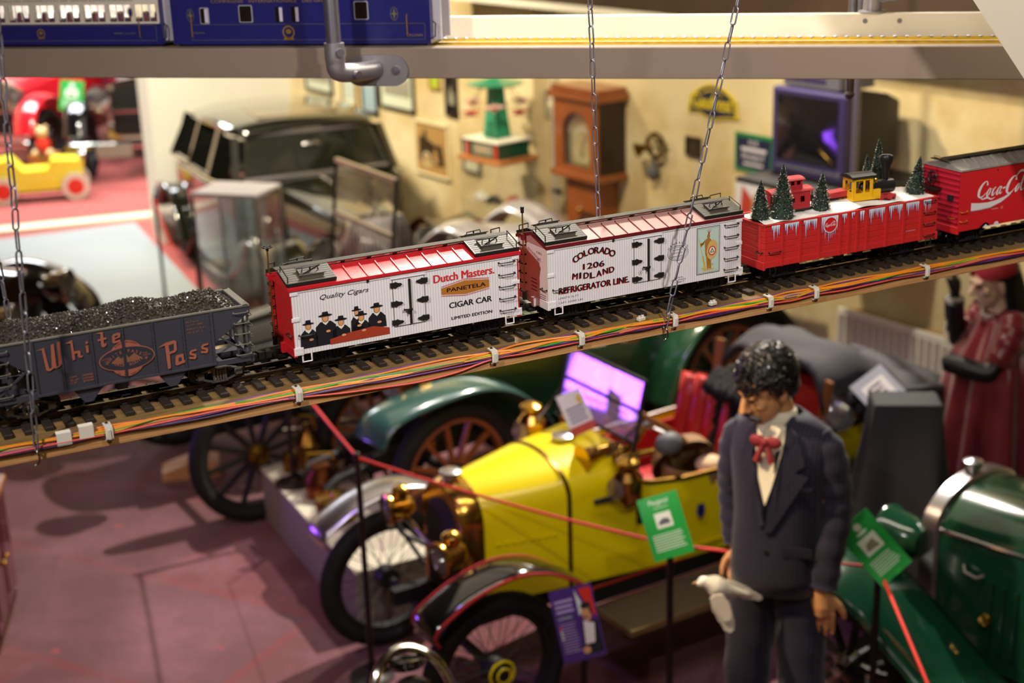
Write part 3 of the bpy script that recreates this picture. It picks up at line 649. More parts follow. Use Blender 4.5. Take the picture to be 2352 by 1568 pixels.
# --- the refrigerator line car
cb_, T = reefer(.079, 'white model refrigerator car with dark red roof edge, COLORADO MIDLAND lettering and a warrior panel', False)
for mt, dx, dz, y in (('print_red', -.0009, -.0009, -.0005), ('print_black', 0, 0, -.0008)):
    arc_text('COLORADO', mt, cb_, T, .1 + dx, .020 + dz, .0725, PI - 1.035, 1.03, .0125, y, .012)
    lettering('1206', mt, cb_, .0764 + dx, .0650 + dz, y, .0112, .046, 0, 0, .01, T=T)
    for i, ch in enumerate('MIDLAND'):
        xx = .0525 + i * .0142 - (.004 if i > 1 else 0) + (.001 if i == 1 else 0); zz_ = .0495 - .0042 * math.exp(-((i - 3.2) / 1.6) ** 2)
        lettering(ch, mt, cb_, xx + dx, zz_ + dz, y, .0118, .003 if ch == 'I' else .0108, (i - 3) * .03, 0, .012, T=T)
    lettering('REFRIGERATOR LINE.', mt, cb_, .0232 + dx, .0250 + dz, y, .0122, .154, -.004, 0, .018, T=T)
lettering('LENGTH 36 FT', 'print_grey', cb_, .0217, .0145, -.0006, .0036, .043, 0, 0, 0, 1.3, T=T); lettering('CAPY 60000 LBS', 'print_grey', cb_, .0215, .0055, -.0006, .0036, .053, 0, 0, 0, 1.3, T=T)
ring(cb_, T, .2891, .0650, .0243, .0152, .0007, -.0006, 'print_grey', 'oval_border'); ring(cb_, T, .2891, .0650, .0212, .0122, .0005, -.0006, 'print_grey', 'oval_border')
arc_text('HANRAHAN', 'print_grey', cb_, T, .2891, .0560, .0275, PI - .75, .75, .0042, -.0006)
lettering('AUTOMATIC', 'print_grey', cb_, .2765, .0702, -.0006, .0026, .025, T=T); lettering('SYSTEM', 'print_grey', cb_, .2790, .0640, -.0006, .0026, .02, T=T); lettering('REFRIGERATOR', 'print_grey', cb_, .2755, .0570, -.0006, .0026, .027, T=T)
lettering('Built by the', 'print_grey', cb_, .2810, .0140, -.0006, .003, .02, T=T); lettering('Car Company', 'print_grey', cb_, .2740, .0095, -.0006, .003, .034, T=T); lettering('Chicago, Ill.', 'print_grey', cb_, .2830, .0050, -.0006, .003, .022, T=T)
lettering('A', 'print_grey', cb_, .2005, .0365, -.0012, .0042, .0042, T=T); ring(cb_, T, .2026, .0385, .0046, .0046, .0005, -.0012, 'print_grey', 'badge_border', 6)
# end lettering
TE = T @ M.Rotation(-PI / 2, 4, 'Z'); TE = T @ M((( 0, 1, 0, 0), (-1, 0, 0, 0), (0, 0, 1, 0), (0, 0, 0, 1)))
lettering('C M R R', 'print_grey', cb_, -.042, .0985, -.0006, .0050, .021, T=TE); lettering('4072', 'print_grey', cb_, -.038, .0855, -.0006, .0062, .013, T=TE)
lines(cb_, -.066, -.042, .046, .024, 4, 'print_grey', -.0006, .3, TE); lines(cb_, -.030, -.008, .0215, .0135, 3, 'print_grey', -.0006, .4, TE)
# warrior panel
mat('emb_mint', 'b9d2c4', .5); mat('emb_navy', '1e2c4a', .5); mat('emb_ochre', 'a8742a', .5); mat('emb_tan', 'd2ac6a', .5); mat('emb_red', 'c23a26', .5); mat('emb_cream', 'e6dfc8', .5); mat('emb_yellow', 'd9b640', .5)
ex, ez = .3605, .060
flat(cb_, T, [[(.333, .0125), (.388, .0125), (.388, .1075), (.333, .1075)]], -.0005, 'emb_navy', 'emblem_border'); flat(cb_, T, [[(.3342, .0137), (.3868, .0137), (.3868, .1063), (.3342, .1063)]], -.0007, 'emb_mint', 'emblem_panel')
m = MB(T)
for a, b in (((.336, .0155), (.385, .0155)), ((.336, .1045), (.385, .1045)), ((.336, .0155), (.336, .1045)), ((.385, .0155), (.385, .1045))): ribbon(m, [a, b], [.0005, .0005], -.0009)
m.obj('emblem_pinstripe', 'emb_red', cb_, 0)
flat(cb_, T, [ell(ex, .0205, .014, .0025, 16), ell(ex + .009, .030, .004, .002, 10), ell(ex - .012, .024, .004, .0015, 10)], -.0008, 'emb_tan', 'printed_ground')
flat(cb_, T, [[(ex - .003, .022), (ex + .001, .022), (ex + .002, .052), (ex - .006, .052)], [(ex + .002, .022), (ex + .007, .022), (ex + .006, .052), (ex - .001, .052)], [(ex - .007, .050), (ex + .007, .050), (ex + .008, .078), (ex + .003, .084), (ex - .005, .084), (ex - .009, .076)], [(ex - .009, .078), (ex - .017, .068), (ex - .020, .072), (ex - .0185, .078), (ex - .012, .072), (ex - .006, .083)]], -.0009, 'emb_ochre', 'printed_warrior')
flat(cb_, T, [ell(ex, .0885, .0036, .0048, 14)], -.001, 'emb_ochre', 'printed_head')
m = MB(T)
for a in (-.5, -.15, .2, .55): ribbon(m, [(ex + .001, .092), (ex + .001 + sin(a) * .010, .092 + cos(a) * .011)], [.0012, .0004], -.00105)
m.obj('printed_feathers', 'emb_red', cb_, 0)
m = MB(T); ribbon(m, [(ex - .0225, .085), (ex - .009, .030)], [.0009, .0009], -.00105); ribbon(m, [(ex - .013, .050), (ex - .0075, .022)], [.003, .0045], -.00105); m.obj('printed_spear', 'emb_yellow', cb_, 0)
flat(cb_, T, [ell(ex + .0085, .060, .0125, .0200, 30, -.15)], -.0011, 'emb_tan', 'printed_shield'); ring(cb_, T, ex + .0085, .058, .0090, .0095, .0022, -.0013, 'emb_red', 'shield_ring'); flat(cb_, T, [ell(ex + .0085, .058, .0068, .0073, 20)], -.0013, 'emb_cream', 'shield_disc')
flat(cb_, T, [[(ex + .0035, .0545), (ex + .0135, .0545), (ex + .0085, .0640)]], -.0015, 'print_black', 'shield_triangle'); flat(cb_, T, [[(ex + .0058, .0557), (ex + .0112, .0557), (ex + .0085, .0609)]], -.0016, 'emb_cream', 'shield_triangle')

# --- coal hopper
mat('hopper_paint', '3a3a44', .62, var=.12, vscale=60, bump=.04, bscale=400); mat('hopper_edge', '6a675c', .6); mat('coal', '3c352b', .5, .1, var=.5, vscale=120, coat=.15); mat('letter_rust', 'a8604a', .6); mat('letter_dim', '8a5a42', .6)
hc = carthing(-.7067, 'coal_hopper_car', 'dark blue grey model hopper car heaped with coal, lettered White Pass'); T = CT
hl, tp = .2104, .1035
for a in (0, W - .0025):
    MB(T).prism([(-hl, tp), (-hl, tp - .012), (-.1453, .046), (-.1453, .012), (.1453, .012), (.1453, .046), (hl, tp - .012), (hl, tp)], a, a + .0025, 'xz').obj('side_wall', 'hopper_paint', hc)
for s in (-1, 1):
    m = MB(T); m.add([(s * hl, .0025, tp - .010), (s * hl, W - .0025, tp - .010), (s * .135, W - .0025, .040), (s * .135, .0025, .040)], [(0, 1, 2, 3)]); solidify(m.obj('slope_sheet', 'hopper_paint', hc, 0), .0015)
    MB(T).box(s * hl - .0015, s * hl + .0015, 0, W, tp - .014, tp, .0004).obj('end_wall', 'hopper_paint', hc)
    # end sill, posts, ladder
    m = MB(T); m.box(min(s * .1453, s * .2104), max(s * .1453, s * .2104), 0, .004, .006, .015); m.box(min(s * .1453, s * .2104), max(s * .1453, s * .2104), W - .004, W, .006, .015); m.box(s * .2104 - .003, s * .2104 + .003, 0, W, .004, .016); m.box(min(s * .13, s * .21), max(s * .13, s * .21), W / 2 - .012, W / 2 + .012, .004, .014); m.obj('end_sill', 'hopper_paint', hc)
    for y in (0, .028, W - .031, W - .003): MB(T).box(s * .2075 - .0018, s * .2075 + .0018, y, y + .003, .015, tp - .006).obj('end_post', 'hopper_paint', hc)
    for y in (.002, W - .004): MB(T).bar((s * .2075, y, .018), (s * .150, y, .062), .003, .003).obj('diagonal_brace', 'hopper_paint', hc)
    MB(T).box(s * .187 - .0015, s * .187 + .0015, -.001, .002, .012, .086).obj('ladder_stile', 'hopper_paint', hc)
    for k in range(5):
        z = .094 - k * .0185; grab(hc, (s * .184, 0, z), (s * .2085, 0, z), (0, -.005, 0), .001, 'hopper_edge', 'ladder_rung')
    for k in range(4):
        z = .085 - k * .019; grab(hc, (s * .2110, .004, z), (s * .2110, .024, z), (s * .006, 0, 0), .001, 'hopper_edge', 'ladder_rung')
    coupler(hc, s * .2104, s)
    for a in (.003, W - .010):
        q = -.0675 if s < 0 else .072; MB(T).prism([(q - .024, .012), (q + .027, .012), (q + .006, -.0145), (q - .006, -.0145)], a, a + .007, 'xz').obj('hopper_bay_side', 'hopper_paint', hc)
    m = MB(T); q = -.0675 if s < 0 else .072
    for w_, x2 in ((-.024, -.006), (.027, .006)): m.add([(q + w_, .003, .012), (q + w_, W - .003, .012), (q + x2, W - .003, -.0145), (q + x2, .003, -.0145)], [(0, 1, 2, 3)])
    solidify(m.obj('hopper_bay', 'hopper_paint', hc, 0), .0012)
    truck(hc, s * .157, 'truck_grey', .066, 1)
m = MB(T); m.box(-hl, hl, -.0015, .0035, tp - .001, tp + .0022, .0005); m.box(-hl, hl, W - .0035, W + .0015, tp - .001, tp + .0022, .0005); m.box(-hl - .002, -hl + .010, -.0015, W + .0015, tp - .001, tp + .0022); m.box(hl - .010, hl + .002, -.0015, W + .0015, tp - .001, tp + .0022); m.obj('top_rim', 'hopper_edge', hc)
m = MB(T); m.box(-hl + .05, hl - .05, .004, W - .004, .011, .0125); m.obj('floor_plate', 'hopper_paint', hc)
MB(T).cyl((-.145, .058, .004), (-.185, .058, .004), .010, n=14).obj('brake_tank', 'truck_black', hc)
for x in (-.1453, -.1020, -.0529, -.0025, .0465, .0964, .1451):
    wd2 = .0045 if abs(x) > .14 else .0026
    m = MB(T); m.box(x - wd2 / 2, x + wd2 / 2, -.0016, 0, .010, tp); rb = m.obj('side_rib', 'hopper_paint', hc)
    m = MB(T)
    for k in range(13):
        for q in (-1, 1): m.cb((x + q * (wd2 / 2 + .0018), -.0003, .015 + k * .0068), (.001, .001, .001))
    m.obj('rivet_row', 'hopper_paint', rb)
MB(T).box(-.147, .147, -.0022, 0, .0095, .0135, .0003).obj('side_sill', 'hopper_paint', hc)
# coal heap: lumps over a humped bed
rg = random.Random(3)
def heap(x, y):
    v = (y - W / 2) / (W / 2 - .006); e = max(0, 1 - abs(v) ** 2.4); f = min(1, (hl - .012 - abs(x)) / .03)
    return .099 + max(0, f) * e * (.024 + .0035 * sin(x * 31 + 1) + .0025 * sin(x * 57))
m = MB(T); m.grid(lambda u, w_: (-hl + .012 + u * (2 * hl - .024), .005 + w_ * (W - .010), heap(-hl + .012 + u * (2 * hl - .024), .005 + w_ * (W - .010)) - .002), 60, 16)
for i in range(3600):
    x = rg.uniform(-hl + .013, hl - .013); y = rg.uniform(.005, W - .006); z = heap(x, y) + rg.uniform(-.002, .0012); r = rg.uniform(.0016, .0036)
    ax = [V((rg.uniform(.6, 1.2), 0, 0)), V((0, rg.uniform(.6, 1.2), 0)), V((0, 0, rg.uniform(.4, .9)))]
    q = M.Rotation(rg.random() * 6, 3, 'Z') @ M.Rotation(rg.random() * 3, 3, 'X')
    c = V((x, y, z)); vs = []
    for k in range(3): d = q @ ax[k] * r; vs += [c + d, c - d]
    m.add(vs, [(0, 2, 4), (2, 1, 4), (1, 3, 4), (3, 0, 4), (2, 0, 5), (1, 2, 5), (3, 1, 5), (0, 3, 5)])
o = m.obj('coal_load', 'coal', hc, 25); o['kind'] = 'stuff'; o['label'] = 'heap of small black coal lumps'
# lettering
LW = .0058
def stroke(par, T, pts, ws, mt, y=-.0019, name='letter', sm=True):
    m = MB(T); n = len(pts)
    if sm and n > 2:
        q = bez([(a, b, 0) for a, b in pts], 6); wl = []
        for i in range(len(q)): t = i / 6; k = min(int(t), n - 2); f = t - k; wl.append(ws[k] * (1 - f) + ws[k + 1] * f)
        ribbon(m, [(p[0], p[1]) for p in q], wl, y)
    else: ribbon(m, pts, ws, y)
    return m.obj(name, mt, par, 0)
def polyl(par, T, polys, mt, y=-.0019): return flat(par, T, polys, y, mt, 'letter')
LR = 'letter_rust'
polyl(hc, T, [[(-.1408, .0876), (-.1275, .0905), (-.1235, .0545), (-.1195, .0553), (-.1165, .0935), (-.1118, .0945), (-.1120, .0562), (-.1085, .0570), (-.1065, .0960), (-.1020, .0968), (-.1030, .0600), (-.1058, .0560), (-.1135, .0530), (-.1155, .0545), (-.1235, .0502), (-.1285, .0525), (-.1312, .0880)]], LR)
polyl(hc, T, [[(-.0950, .0912), (-.0828, .0957), (-.0820, .0760), (-.0735, .0765), (-.0722, .0745), (-.0725, .0672), (-.0690, .0672), (-.0705, .0640), (-.0745, .0640), (-.0770, .0665), (-.0770, .0722), (-.0818, .0720), (-.0818, .0625), (-.0860, .0615), (-.0860, .0905)]], LR)
polyl(hc, T, [[(-.0630, .0705), (-.0590, .0700), (-.0590, .0830), (-.0630, .0822)], [(-.0627, .0850), (-.0588, .0856), (-.0588, .0895), (-.0627, .0888)]], LR)
polyl(hc, T, [[(-.0462, .1001), (-.0335, .1010), (-.0335, .0905), (-.0290, .0905), (-.0290, .0870), (-.0338, .0870), (-.0338, .0800), (-.0300, .0810), (-.0305, .0768), (-.0350, .0742), (-.0385, .0765), (-.0385, .0865), (-.0428, .0860), (-.0428, .0892), (-.0383, .0898), (-.0375, .0978)]], LR)
polyl(hc, T, [[(-.0205, .0800), (-.0178, .0778), (-.0075, .0795), (-.0075, .0828), (-.0160, .0818), (-.0160, .0845), (-.0070, .0868), (-.0062, .0930), (-.0090, .0952), (-.0178, .0935), (-.0198, .0908)], ], LR)
polyl(hc, T, [[(.0520, .0577), (.0650, .0640), (.0790, .0660), (.0830, .0640), (.0825, .0485), (.0790, .0450), (.0700, .0432), (.0695, .0190), (.0645, .0182), (.0635, .0595)]], LR)
polyl(hc, T, [[(.0775, .0235), (.0790, .0375), (.0815, .0395), (.0925, .0402), (.0925, .0290), (.0945, .0285), (.0940, .0245), (.0800, .0215)]], LR)
for dx, dz in ((0, 0), (.0207, .0066)):
    polyl(hc, T, [[(.1015 + dx, .0290 + dz), (.1110 + dx, .0270 + dz), (.1140 + dx, .0300 + dz), (.1140 + dx, .0355 + dz), (.1065 + dx, .0385 + dz), (.1065 + dx, .0400 + dz), (.1150 + dx, .0412 + dz), (.1150 + dx, .0445 + dz), (.1060 + dx, .0435 + dz), (.1028 + dx, .0405 + dz), (.1028 + dx, .0360 + dz), (.1098 + dx, .0328 + dz), (.1098 + dx, .0312 + dz), (.1015 + dx, .0325 + dz)]], LR)
mat('hop_in', '30303a', .6)
polyl(hc, T, [[(.0700, .0475), (.0775, .0490), (.0785, .0605), (.0695, .0590)]], 'hop_in', -.0021); polyl(hc, T, [[(.0832, .0275), (.0890, .0285), (.0888, .0350), (.0838, .0345)]], 'hop_in', -.0021); polyl(hc, T, [[(-.0160, .0872), (-.0105, .0885), (-.0108, .0915), (-.0158, .0903)]], 'hop_in', -.0021)
# round route emblem
flat(hc, T, [ell(.0, .0493, .0292, .0308, 36)], -.0018, LR, 'emblem_disc'); flat(hc, T, [ell(0, .0493, .0455, .0208, 40)], -.0020, LR, 'emblem_oval'); flat(hc, T, [ell(0, .0493, .0438, .0192, 40)], -.0022, 'hop_in', 'emblem_oval')
arc_text('WHITE PASS &', LR, hc, T, -.001, .0225, .037, PI - .68, .60, .0052, -.0024, .006); arc_text('YUKON ROUTE', LR, hc, T, 0, .0785, -.0425, 1.5 * PI - .62, 1.5 * PI + .62, .0050, -.0024, .006)
arc_text('SCENIC RAILWAY', 'hop_in', hc, T, 0, .0493, .0268, PI - .92, .92, .0030, -.0024); arc_text('OF THE WORLD', 'hop_in', hc, T, 0, .0493, -.0295, 1.5 * PI - .62, 1.5 * PI + .62, .0030, -.0024)
lettering('GATEWAY', LR, hc, -.0405, .0520, -.0024, .0026, .014, .1, T=T); lettering('TO', LR, hc, -.036, .0478, -.0024, .0026, .004, .1, T=T); lettering('THE', LR, hc, .0265, .0520, -.0024, .0026, .007, .1, T=T); lettering('YUKON', LR, hc, .0255, .0480, -.0024, .0026, .013, .1, T=T)
flat(hc, T, [[(-.026, .045), (-.014, .0555), (-.009, .050), (-.002, .0585), (.003, .050), (.012, .0565), (.024, .0465), (.012, .043), (-.012, .042)]], -.0023, 'letter_dim', 'emblem_mountains')
flat(hc, T, [[(-.006, .018), (-.001, .018), (-.001, .082), (-.006, .082)]], -.0026, 'hop_in', 'emblem_gap')
for i, (a, b) in enumerate((('CAPY', '100000'), ('LD. LMT', '129500'), ('LT. WT.', '39500'))):
    lettering(a, LR, hc, -.0938, .0322 - i * .0050, -.0019, .0032, .011 + .003 * (i == 1), T=T); lettering(b, LR, hc, -.0735, .0322 - i * .0050, -.0019, .0032, .0165, T=T)
for i, s_ in enumerate(('BLT 6-23', 'CU FT 1880', 'RPKD 1-5-61', 'PSI. E. ST. L.')): lettering(s_, 'letter_dim', hc, .103, .0905 - i * .0058 - (.001 if i > 1 else 0), -.0012, .0034, (.021, .0265, .031, .027)[i], T=T)
# --- red gondola with snow load
mat('gon_red', 'c62a28', .42, var=.06, vscale=60); mat('snow', 'e9e4da', .75, bump=.06, bscale=90); mat('ice_white', 'eceef4', .4); mat('ice_blue', '3a55a8', .45); mat('disc_red', 'd0202a', .4); mat('script_white', 'f0ecec', .45)
gc = carthing(.8045, 'gondola_car', 'red model gondola with printed icicles and a snow covered load'); T = CT; gh = .228; gz = .0885
for i in range(6):
    z0 = .013 + i * .0126
    for a in (0, W - .004): MB(T).box(-gh, gh, a, a + .004, z0 + .0003, z0 + .0124, .0006).obj('side_plank', 'gon_red', gc)
    for x in (-gh, gh - .004): MB(T).box(x, x + .004, .004, W - .004, z0 + .0003, z0 + .0124, .0006).obj('end_plank', 'gon_red', gc)
for a in (-.0012, W - .0035): MB(T).box(-gh - .002, gh + .002, a, a + .0047, .0, .0135, .0006).obj('side_sill', 'gon_red', gc)
for x in (-gh - .003, gh - .003): MB(T).box(x, x + .006, -.0015, W + .0015, -.004, .013, .0008).obj('end_sill', 'gon_red', gc)
m = MB(T); m.box(-gh - .0015, gh + .0015, -.0018, .0052, gz - .0012, gz + .0015, .0004); m.box(-gh - .0015, gh + .0015, W - .0052, W + .0018, gz - .0012, gz + .0015, .0004); m.box(-gh - .0015, -gh + .005, 0, W, gz - .0012, gz + .0015, .0004); m.box(gh - .005, gh + .0015, 0, W, gz - .0012, gz + .0015, .0004); m.obj('top_rim', 'gon_red', gc)
for s_ in (.618, .664, .7125, .7665, .7885, .811, .837, .889, .937, .984):
    x = s_ - .8045
    for a, q in ((-.003, 1), (W, -1)):
        m = MB(T); m.box(x - .0028, x + .0028, a, a + .003, .0, gz, .0005); rb = m.obj('side_post', 'gon_red', gc)
    m = MB(T)
    for k in range(6):
        for q in (-.0045, .0045): m.cyl((x + q, -.0008, .019 + k * .0126), (x + q, .0005, .019 + k * .0126), .0008, n=6)
    m.obj('rivets', 'gon_red', gc)
for x in (-gh, gh):
    for y in (.012, W - .018): MB(T).box(min(x, x + (.002 if x > 0 else -.002)), max(x, x + (.002 if x > 0 else -.002)), y, y + .006, .013, gz - .002).obj('end_post', 'gon_red', gc)
for k in range(4):
    z = .0832 - k * .0247; grab(gc, (.1905, 0, z), (.220, 0, z), (0, -.006, 0), name='ladder_rung')
grab(gc, (-.2165, 0, .032), (-.189, 0, .032), (0, -.006, 0)); grab(gc, (-gh, .022, .032), (-gh, .006, .032), (-.006, 0, 0))
for x in (-.212, .200):
    m = MB(T); m.tube([(x, .001, .004), (x, .001, -.016), (x + .014, .001, -.016), (x + .014, .001, .004)], .0013, 5); m.obj('step', 'black_plastic', gc)
m = MB(T); m.box(-gh + .004, gh - .004, .004, W - .004, .002, .012); m.box(-gh, gh, W / 2 - .010, W / 2 + .010, -.009, .002); m.box(-.03, -.015, .01, W - .01, -.012, .002); m.box(.02, .035, .01, W - .01, -.012, .002); m.obj('underframe', 'truck_black', gc)
for q in (-1, 1): coupler(gc, q * gh, q); truck(gc, q * .16)
def snow_z(x, y): return .0865 + .0045 * sin(x * 24 + y * 30) * (.5 + .5 * sin(x * 11)) + .007 * math.exp(-((x + .005) / .05) ** 2) * sin(y * 27) + .002 * sin(x * 60 + y * 90) + .003
m = MB(T); m.grid(lambda u, w_: (-gh + .0045 + u * (2 * gh - .009), .005 + w_ * (W - .01), snow_z(-gh + u * 2 * gh, w_ * W) + .003 * sin(PI * w_)), 90, 24); o = m.obj('snow_load', 'snow', gc, 80)
rg = random.Random(21)
ICE = [(.5924, .6135), (.6249, .6611), (.6726, .7075), (.7185, .7620), (.7717, .7853), (.7966, .8065), (.8190, .8311), (.8429, .8859), (.8964, .9336), (.9433, .9792), (.9911, 1.013)]
for i, (a, b) in enumerate(ICE):
    a -= .8045; b -= .8045; blue = MB(T); wht = MB(T); n = max(2, int((b - a) / .0042)); top = .0868
    for k in range(n):
        x0 = a + (b - a) * k / n; x1 = a + (b - a) * (k + 1) / n; L = rg.uniform(.009, .026) if i != 3 else .058 + rg.uniform(-.014, .008) - abs(k - n / 2) * .003
        if i in (5,): L *= .7
        if n > 3 and k in (1, n - 2) and i != 3: L += rg.uniform(.008, .018)
        e = (x1 - x0) * .12
        blue.add([(x0 - e, -.0006, top), (x1 + e, -.0006, top), (x1 - e * 2, -.0006, top - L * .5), ((x0 + x1) / 2 + e, -.0006, top - L), (x0 + e, -.0006, top - L * .5)], [(4, 3, 2, 1, 0)])
        wht.add([(x0, -.0009, top), (x1, -.0009, top), (x1 - e * 3.2, -.0009, top - L * .45), ((x0 + x1) / 2 + e * .6, -.0009, top - L * .93), (x0 + e * 2.2, -.0009, top - L * .45)], [(4, 3, 2, 1, 0)])
    blue.obj('icicle_shadow', 'ice_blue', gc, 0); wht.obj('icicle_print', 'ice_white', gc, 0)
def script(par, T, x, z, h, w, y, mt, name='script_letter'):
    "flowing two-word script lettering built from tapering strokes"
    G = []  # (points, widths) in a 10 x 2 box
    def st(p, w): G.append((p, w))
    t, k = .06, .24
    st([(1.30, 1.15), (1.22, 1.45), (.95, 1.52), (.60, 1.25), (.36, .80), (.34, .36), (.58, .10), (.95, .18), (1.28, .46)], [.2, .12, .1, .22, .32, .30, .16, .1, .05])        # C
    def oo(cx, op=0):
        P = [(cx + .17 * cos(a) + .10 * sin(a), .48 + .36 * sin(a)) for a in (PI * .35, PI * .6, PI, PI * 1.35, PI * 1.65, PI * 2, PI * 2.33)]
        if op: P = P[:5] + [(cx + .24, .40)]
        st(P, ([.07, .07, .2, .2, .08, .18, .09] if not op else [.16, .08, .2, .22, .1, .05]))
    oo(1.62); st([(1.78, .78), (1.98, .70), (2.06, .80)], [.06, .05, .04]); oo(2.32, 1); oo(2.92)
    st([(3.20, .86), (3.10, .40), (3.18, .16), (3.42, .30)], [.18, .2, .14, .04]); st([(3.42, .62), (3.78, .70)], [.16, .16])                                    # a, hyphen
    st([(5.05, 1.22), (4.98, 1.56), (4.68, 1.62), (4.30, 1.30), (4.06, .82), (4.04, .34), (4.28, .06), (4.68, .14), (5.05, .46)], [.22, .12, .1, .24, .34, .32, .16, .1, .05])
    oo(5.40); st([(5.55, .78), (5.85, .95), (6.22, 1.62), (6.40, 1.95), (6.25, 2.0), (6.02, 1.45), (5.86, .62), (5.98, .16), (6.28, .34)], [.05, .06, .1, .08, .1, .2, .22, .14, .04])   # l
    oo(6.62); st([(6.92, .86), (6.80, .40), (6.90, .16), (7.18, .32), (7.5, .62)], [.18, .2, .14, .06, .03])
    st([(4.95, 1.55), (5.35, 1.98), (5.85, 2.02), (6.25, 1.72), (6.70, 1.50), (7.15, 1.62)], [.05, .2, .22, .12, .2, .05])                                    # swash from the second C
    st([(.60, .12), (.95, -.10), (1.55, -.02), (2.10, -.22), (2.6, -.1)], [.05, .12, .2, .14, .03])                                                          # tail below the first C
    kx, kz = w / 7.5, h / 1.6; sh = .28
    for p, ws in G:
        q = [(x + (a + sh * b * .6) * kx, z + b * kz) for a, b in p]; m = MB(T); n = len(q)
        qq = bez([(a, b, 0) for a, b in q], 6); wl = []
        for i in range(len(qq)): tt = i / 6; j = min(int(tt), n - 2); f = tt - j; wl.append((ws[j] * (1 - f) + ws[j + 1] * f) * (kx + kz) / 2)
        ribbon(m, [(v[0], v[1]) for v in qq], wl, y); m.obj(name, mt, par, 0)
flat(gc, T, [ell(-.0625, .0688, .0178, .0168, 32)], -.0011, 'ice_white', 'roundel_rim'); flat(gc, T, [ell(-.0625, .0688, .0162, .0153, 32)], -.0013, 'disc_red', 'roundel'); script(gc, T, -.0765, .0655, .0078, .0275, -.0016, 'script_white')
lettering('The Coca-Cola Company', 'ice_white', gc, .1415, .0245, -.0006, .0018, .026, T=T)

# trees on the snow
mat('bristle', '2a3a2c', .8, var=.4, vscale=300); mat('bristle_snow', 'e8e6da', .8); mat('tree_wire', '3a2a1a', .7)
def tree(s_, a, z, h, r, label, lean=0):
    t = thing('bottle_brush_tree', label, 'toy tree', S(s_, a, z), 0, 'snowy trees on the gondola', rot=(0, lean, TH)); rg = random.Random(int(s_ * 1000))
    MB().cyl((0, 0, -.004), (0, 0, h * .97), .0009, n=6).obj('trunk', 'tree_wire', t)
    m = MB(); m.lathe([(.001, h), (r * .25, h * .72), (r * .62, h * .3), (r * .8, .004), (0, 0)], (0, 0, 0), (0, 0, 1), 14)
    for i in range(2300):
        f = rg.random() ** .75; zz = f * h * .985; rr = r * (1 - f) ** .85 * rg.uniform(.85, 1.08) + .0012; an = rg.random() * 2 * PI; up = rg.uniform(-.1, .35) * rr
        b = V((cos(an) * rr * .5, sin(an) * rr * .5, zz)); e = V((cos(an) * rr, sin(an) * rr, zz + up)); sd = V((-sin(an), cos(an), rg.uniform(-.7, .7))) * rg.uniform(.0005, .0011)
        m.m = 1 if rg.random() < .22 else 0
        if m.m: b = b * .3 + e * .7; sd = sd * 1.15
        m.add([b + sd, b - sd, e - sd * .6, e + sd * .6], [(0, 1, 2, 3)])
    o = m.obj('foliage', ['bristle', 'bristle_snow'], t, 0); o['kind'] = 'stuff'
tree(.594, .040, .091, .083, .0225, 'small snowy toy tree at the left end of the gondola')
tree(.645, .034, .088, .112, .0285, 'tall snowy toy tree in front of the red toy caboose')
tree(.750, .042, .088, .082, .0215, 'snowy toy tree standing right of the red toy caboose', .03)
tree(.910, .090, .093, .088, .0165, 'thin snowy toy tree behind the yellow toy engine cab')
tree(.9480, .098, .093, .118, .0215, 'tallest snowy toy tree behind the toy engine funnel')
tree(1.006, .045, .088, .084, .0225, 'leaning snowy toy tree at the right end of the gondola', .14)
# toy caboose
mat('toy_red', 'b02c30', .45); mat('toy_yellow', 'e8b41c', .4); mat('toy_black', '1b1a1a', .4, coat=.2); mat('toy_brass', 'c8962c', .35, .7)
t = thing('toy_caboose', 'tiny red toy caboose with cupola standing in the snow', 'toy train', S(.683, .068, .0945), TH - .06)
for y in (-.019, .0175):
    m = MB()  # wall with window openings from strips
    xs = [(-.044, -.030), (-.020, -.004), (.006, .020), (.030, .044)]
    for a, b in xs: m.box(a, b, y, y + .0015, .004, .040)
    for a, b in ((-.030, -.020), (-.004, .006), (.020, .030)): m.box(a, b, y, y + .0015, .004, .018); m.box(a, b, y, y + .0015, .030, .040)
    m.obj('side_wall', 'toy_red', t)
for x in (-.044, .0425): MB().box(x, x + .0015, -.0175, .0175, .004, .042).obj('end_wall', 'toy_red', t)
m = MB(); m.prism([(-.021, .040), (.021, .040), (.018, .0435), (.009, .0465), (0, .0475), (-.009, .0465), (-.018, .0435)], -.052, .052, 'yz'); m.obj('roof', 'toy_red', t)
m = MB()
for y in (-.016, .0145): m.box(-.008, .026, y, y + .0015, .044, .054); m.box(-.008, -.003, y, y + .0015, .054, .062); m.box(.006, .012, y, y + .0015, .054, .062); m.box(.021, .026, y, y + .0015, .054, .062); m.box(-.008, .026, y, y + .0015, .062, .065)
for x in (-.008, .0245): m.box(x, x + .0015, -.0145, .0145, .044, .065)
cu = m.obj('cupola', 'toy_red', t); m = MB(); m.prism([(-.019, .0640), (.019, .0640), (.016, .067), (.008, .0692), (0, .0700), (-.008, .0692), (-.016, .067)], -.013, .031, 'yz'); m.obj('cupola_roof', 'toy_red', cu)
MB().cyl((-.022, -.006, .045), (-.022, -.006, .058), .0022, n=8).obj('stove_pipe', 'toy_black', t)
m = MB(); m.box(-.052, .052, -.018, .018, 0, .004); m.obj('platform', 'toy_black', t)
for x in (-.05, .05):
    m = MB()
    for y in (-.016, .016): m.cyl((x, y, .004), (x, y, .040), .0009, n=6)
    m.bar((x, -.016, .018), (x, .016, .018), .0012); m.obj('platform_railing', 'toy_black', t)
for x in (-.03, .03):
    for y in (-.015, .015): MB().cyl((x, y - .001, 0.001), (x, y + .001, .001), .005, n=12).obj('wheel', 'toy_black', t)
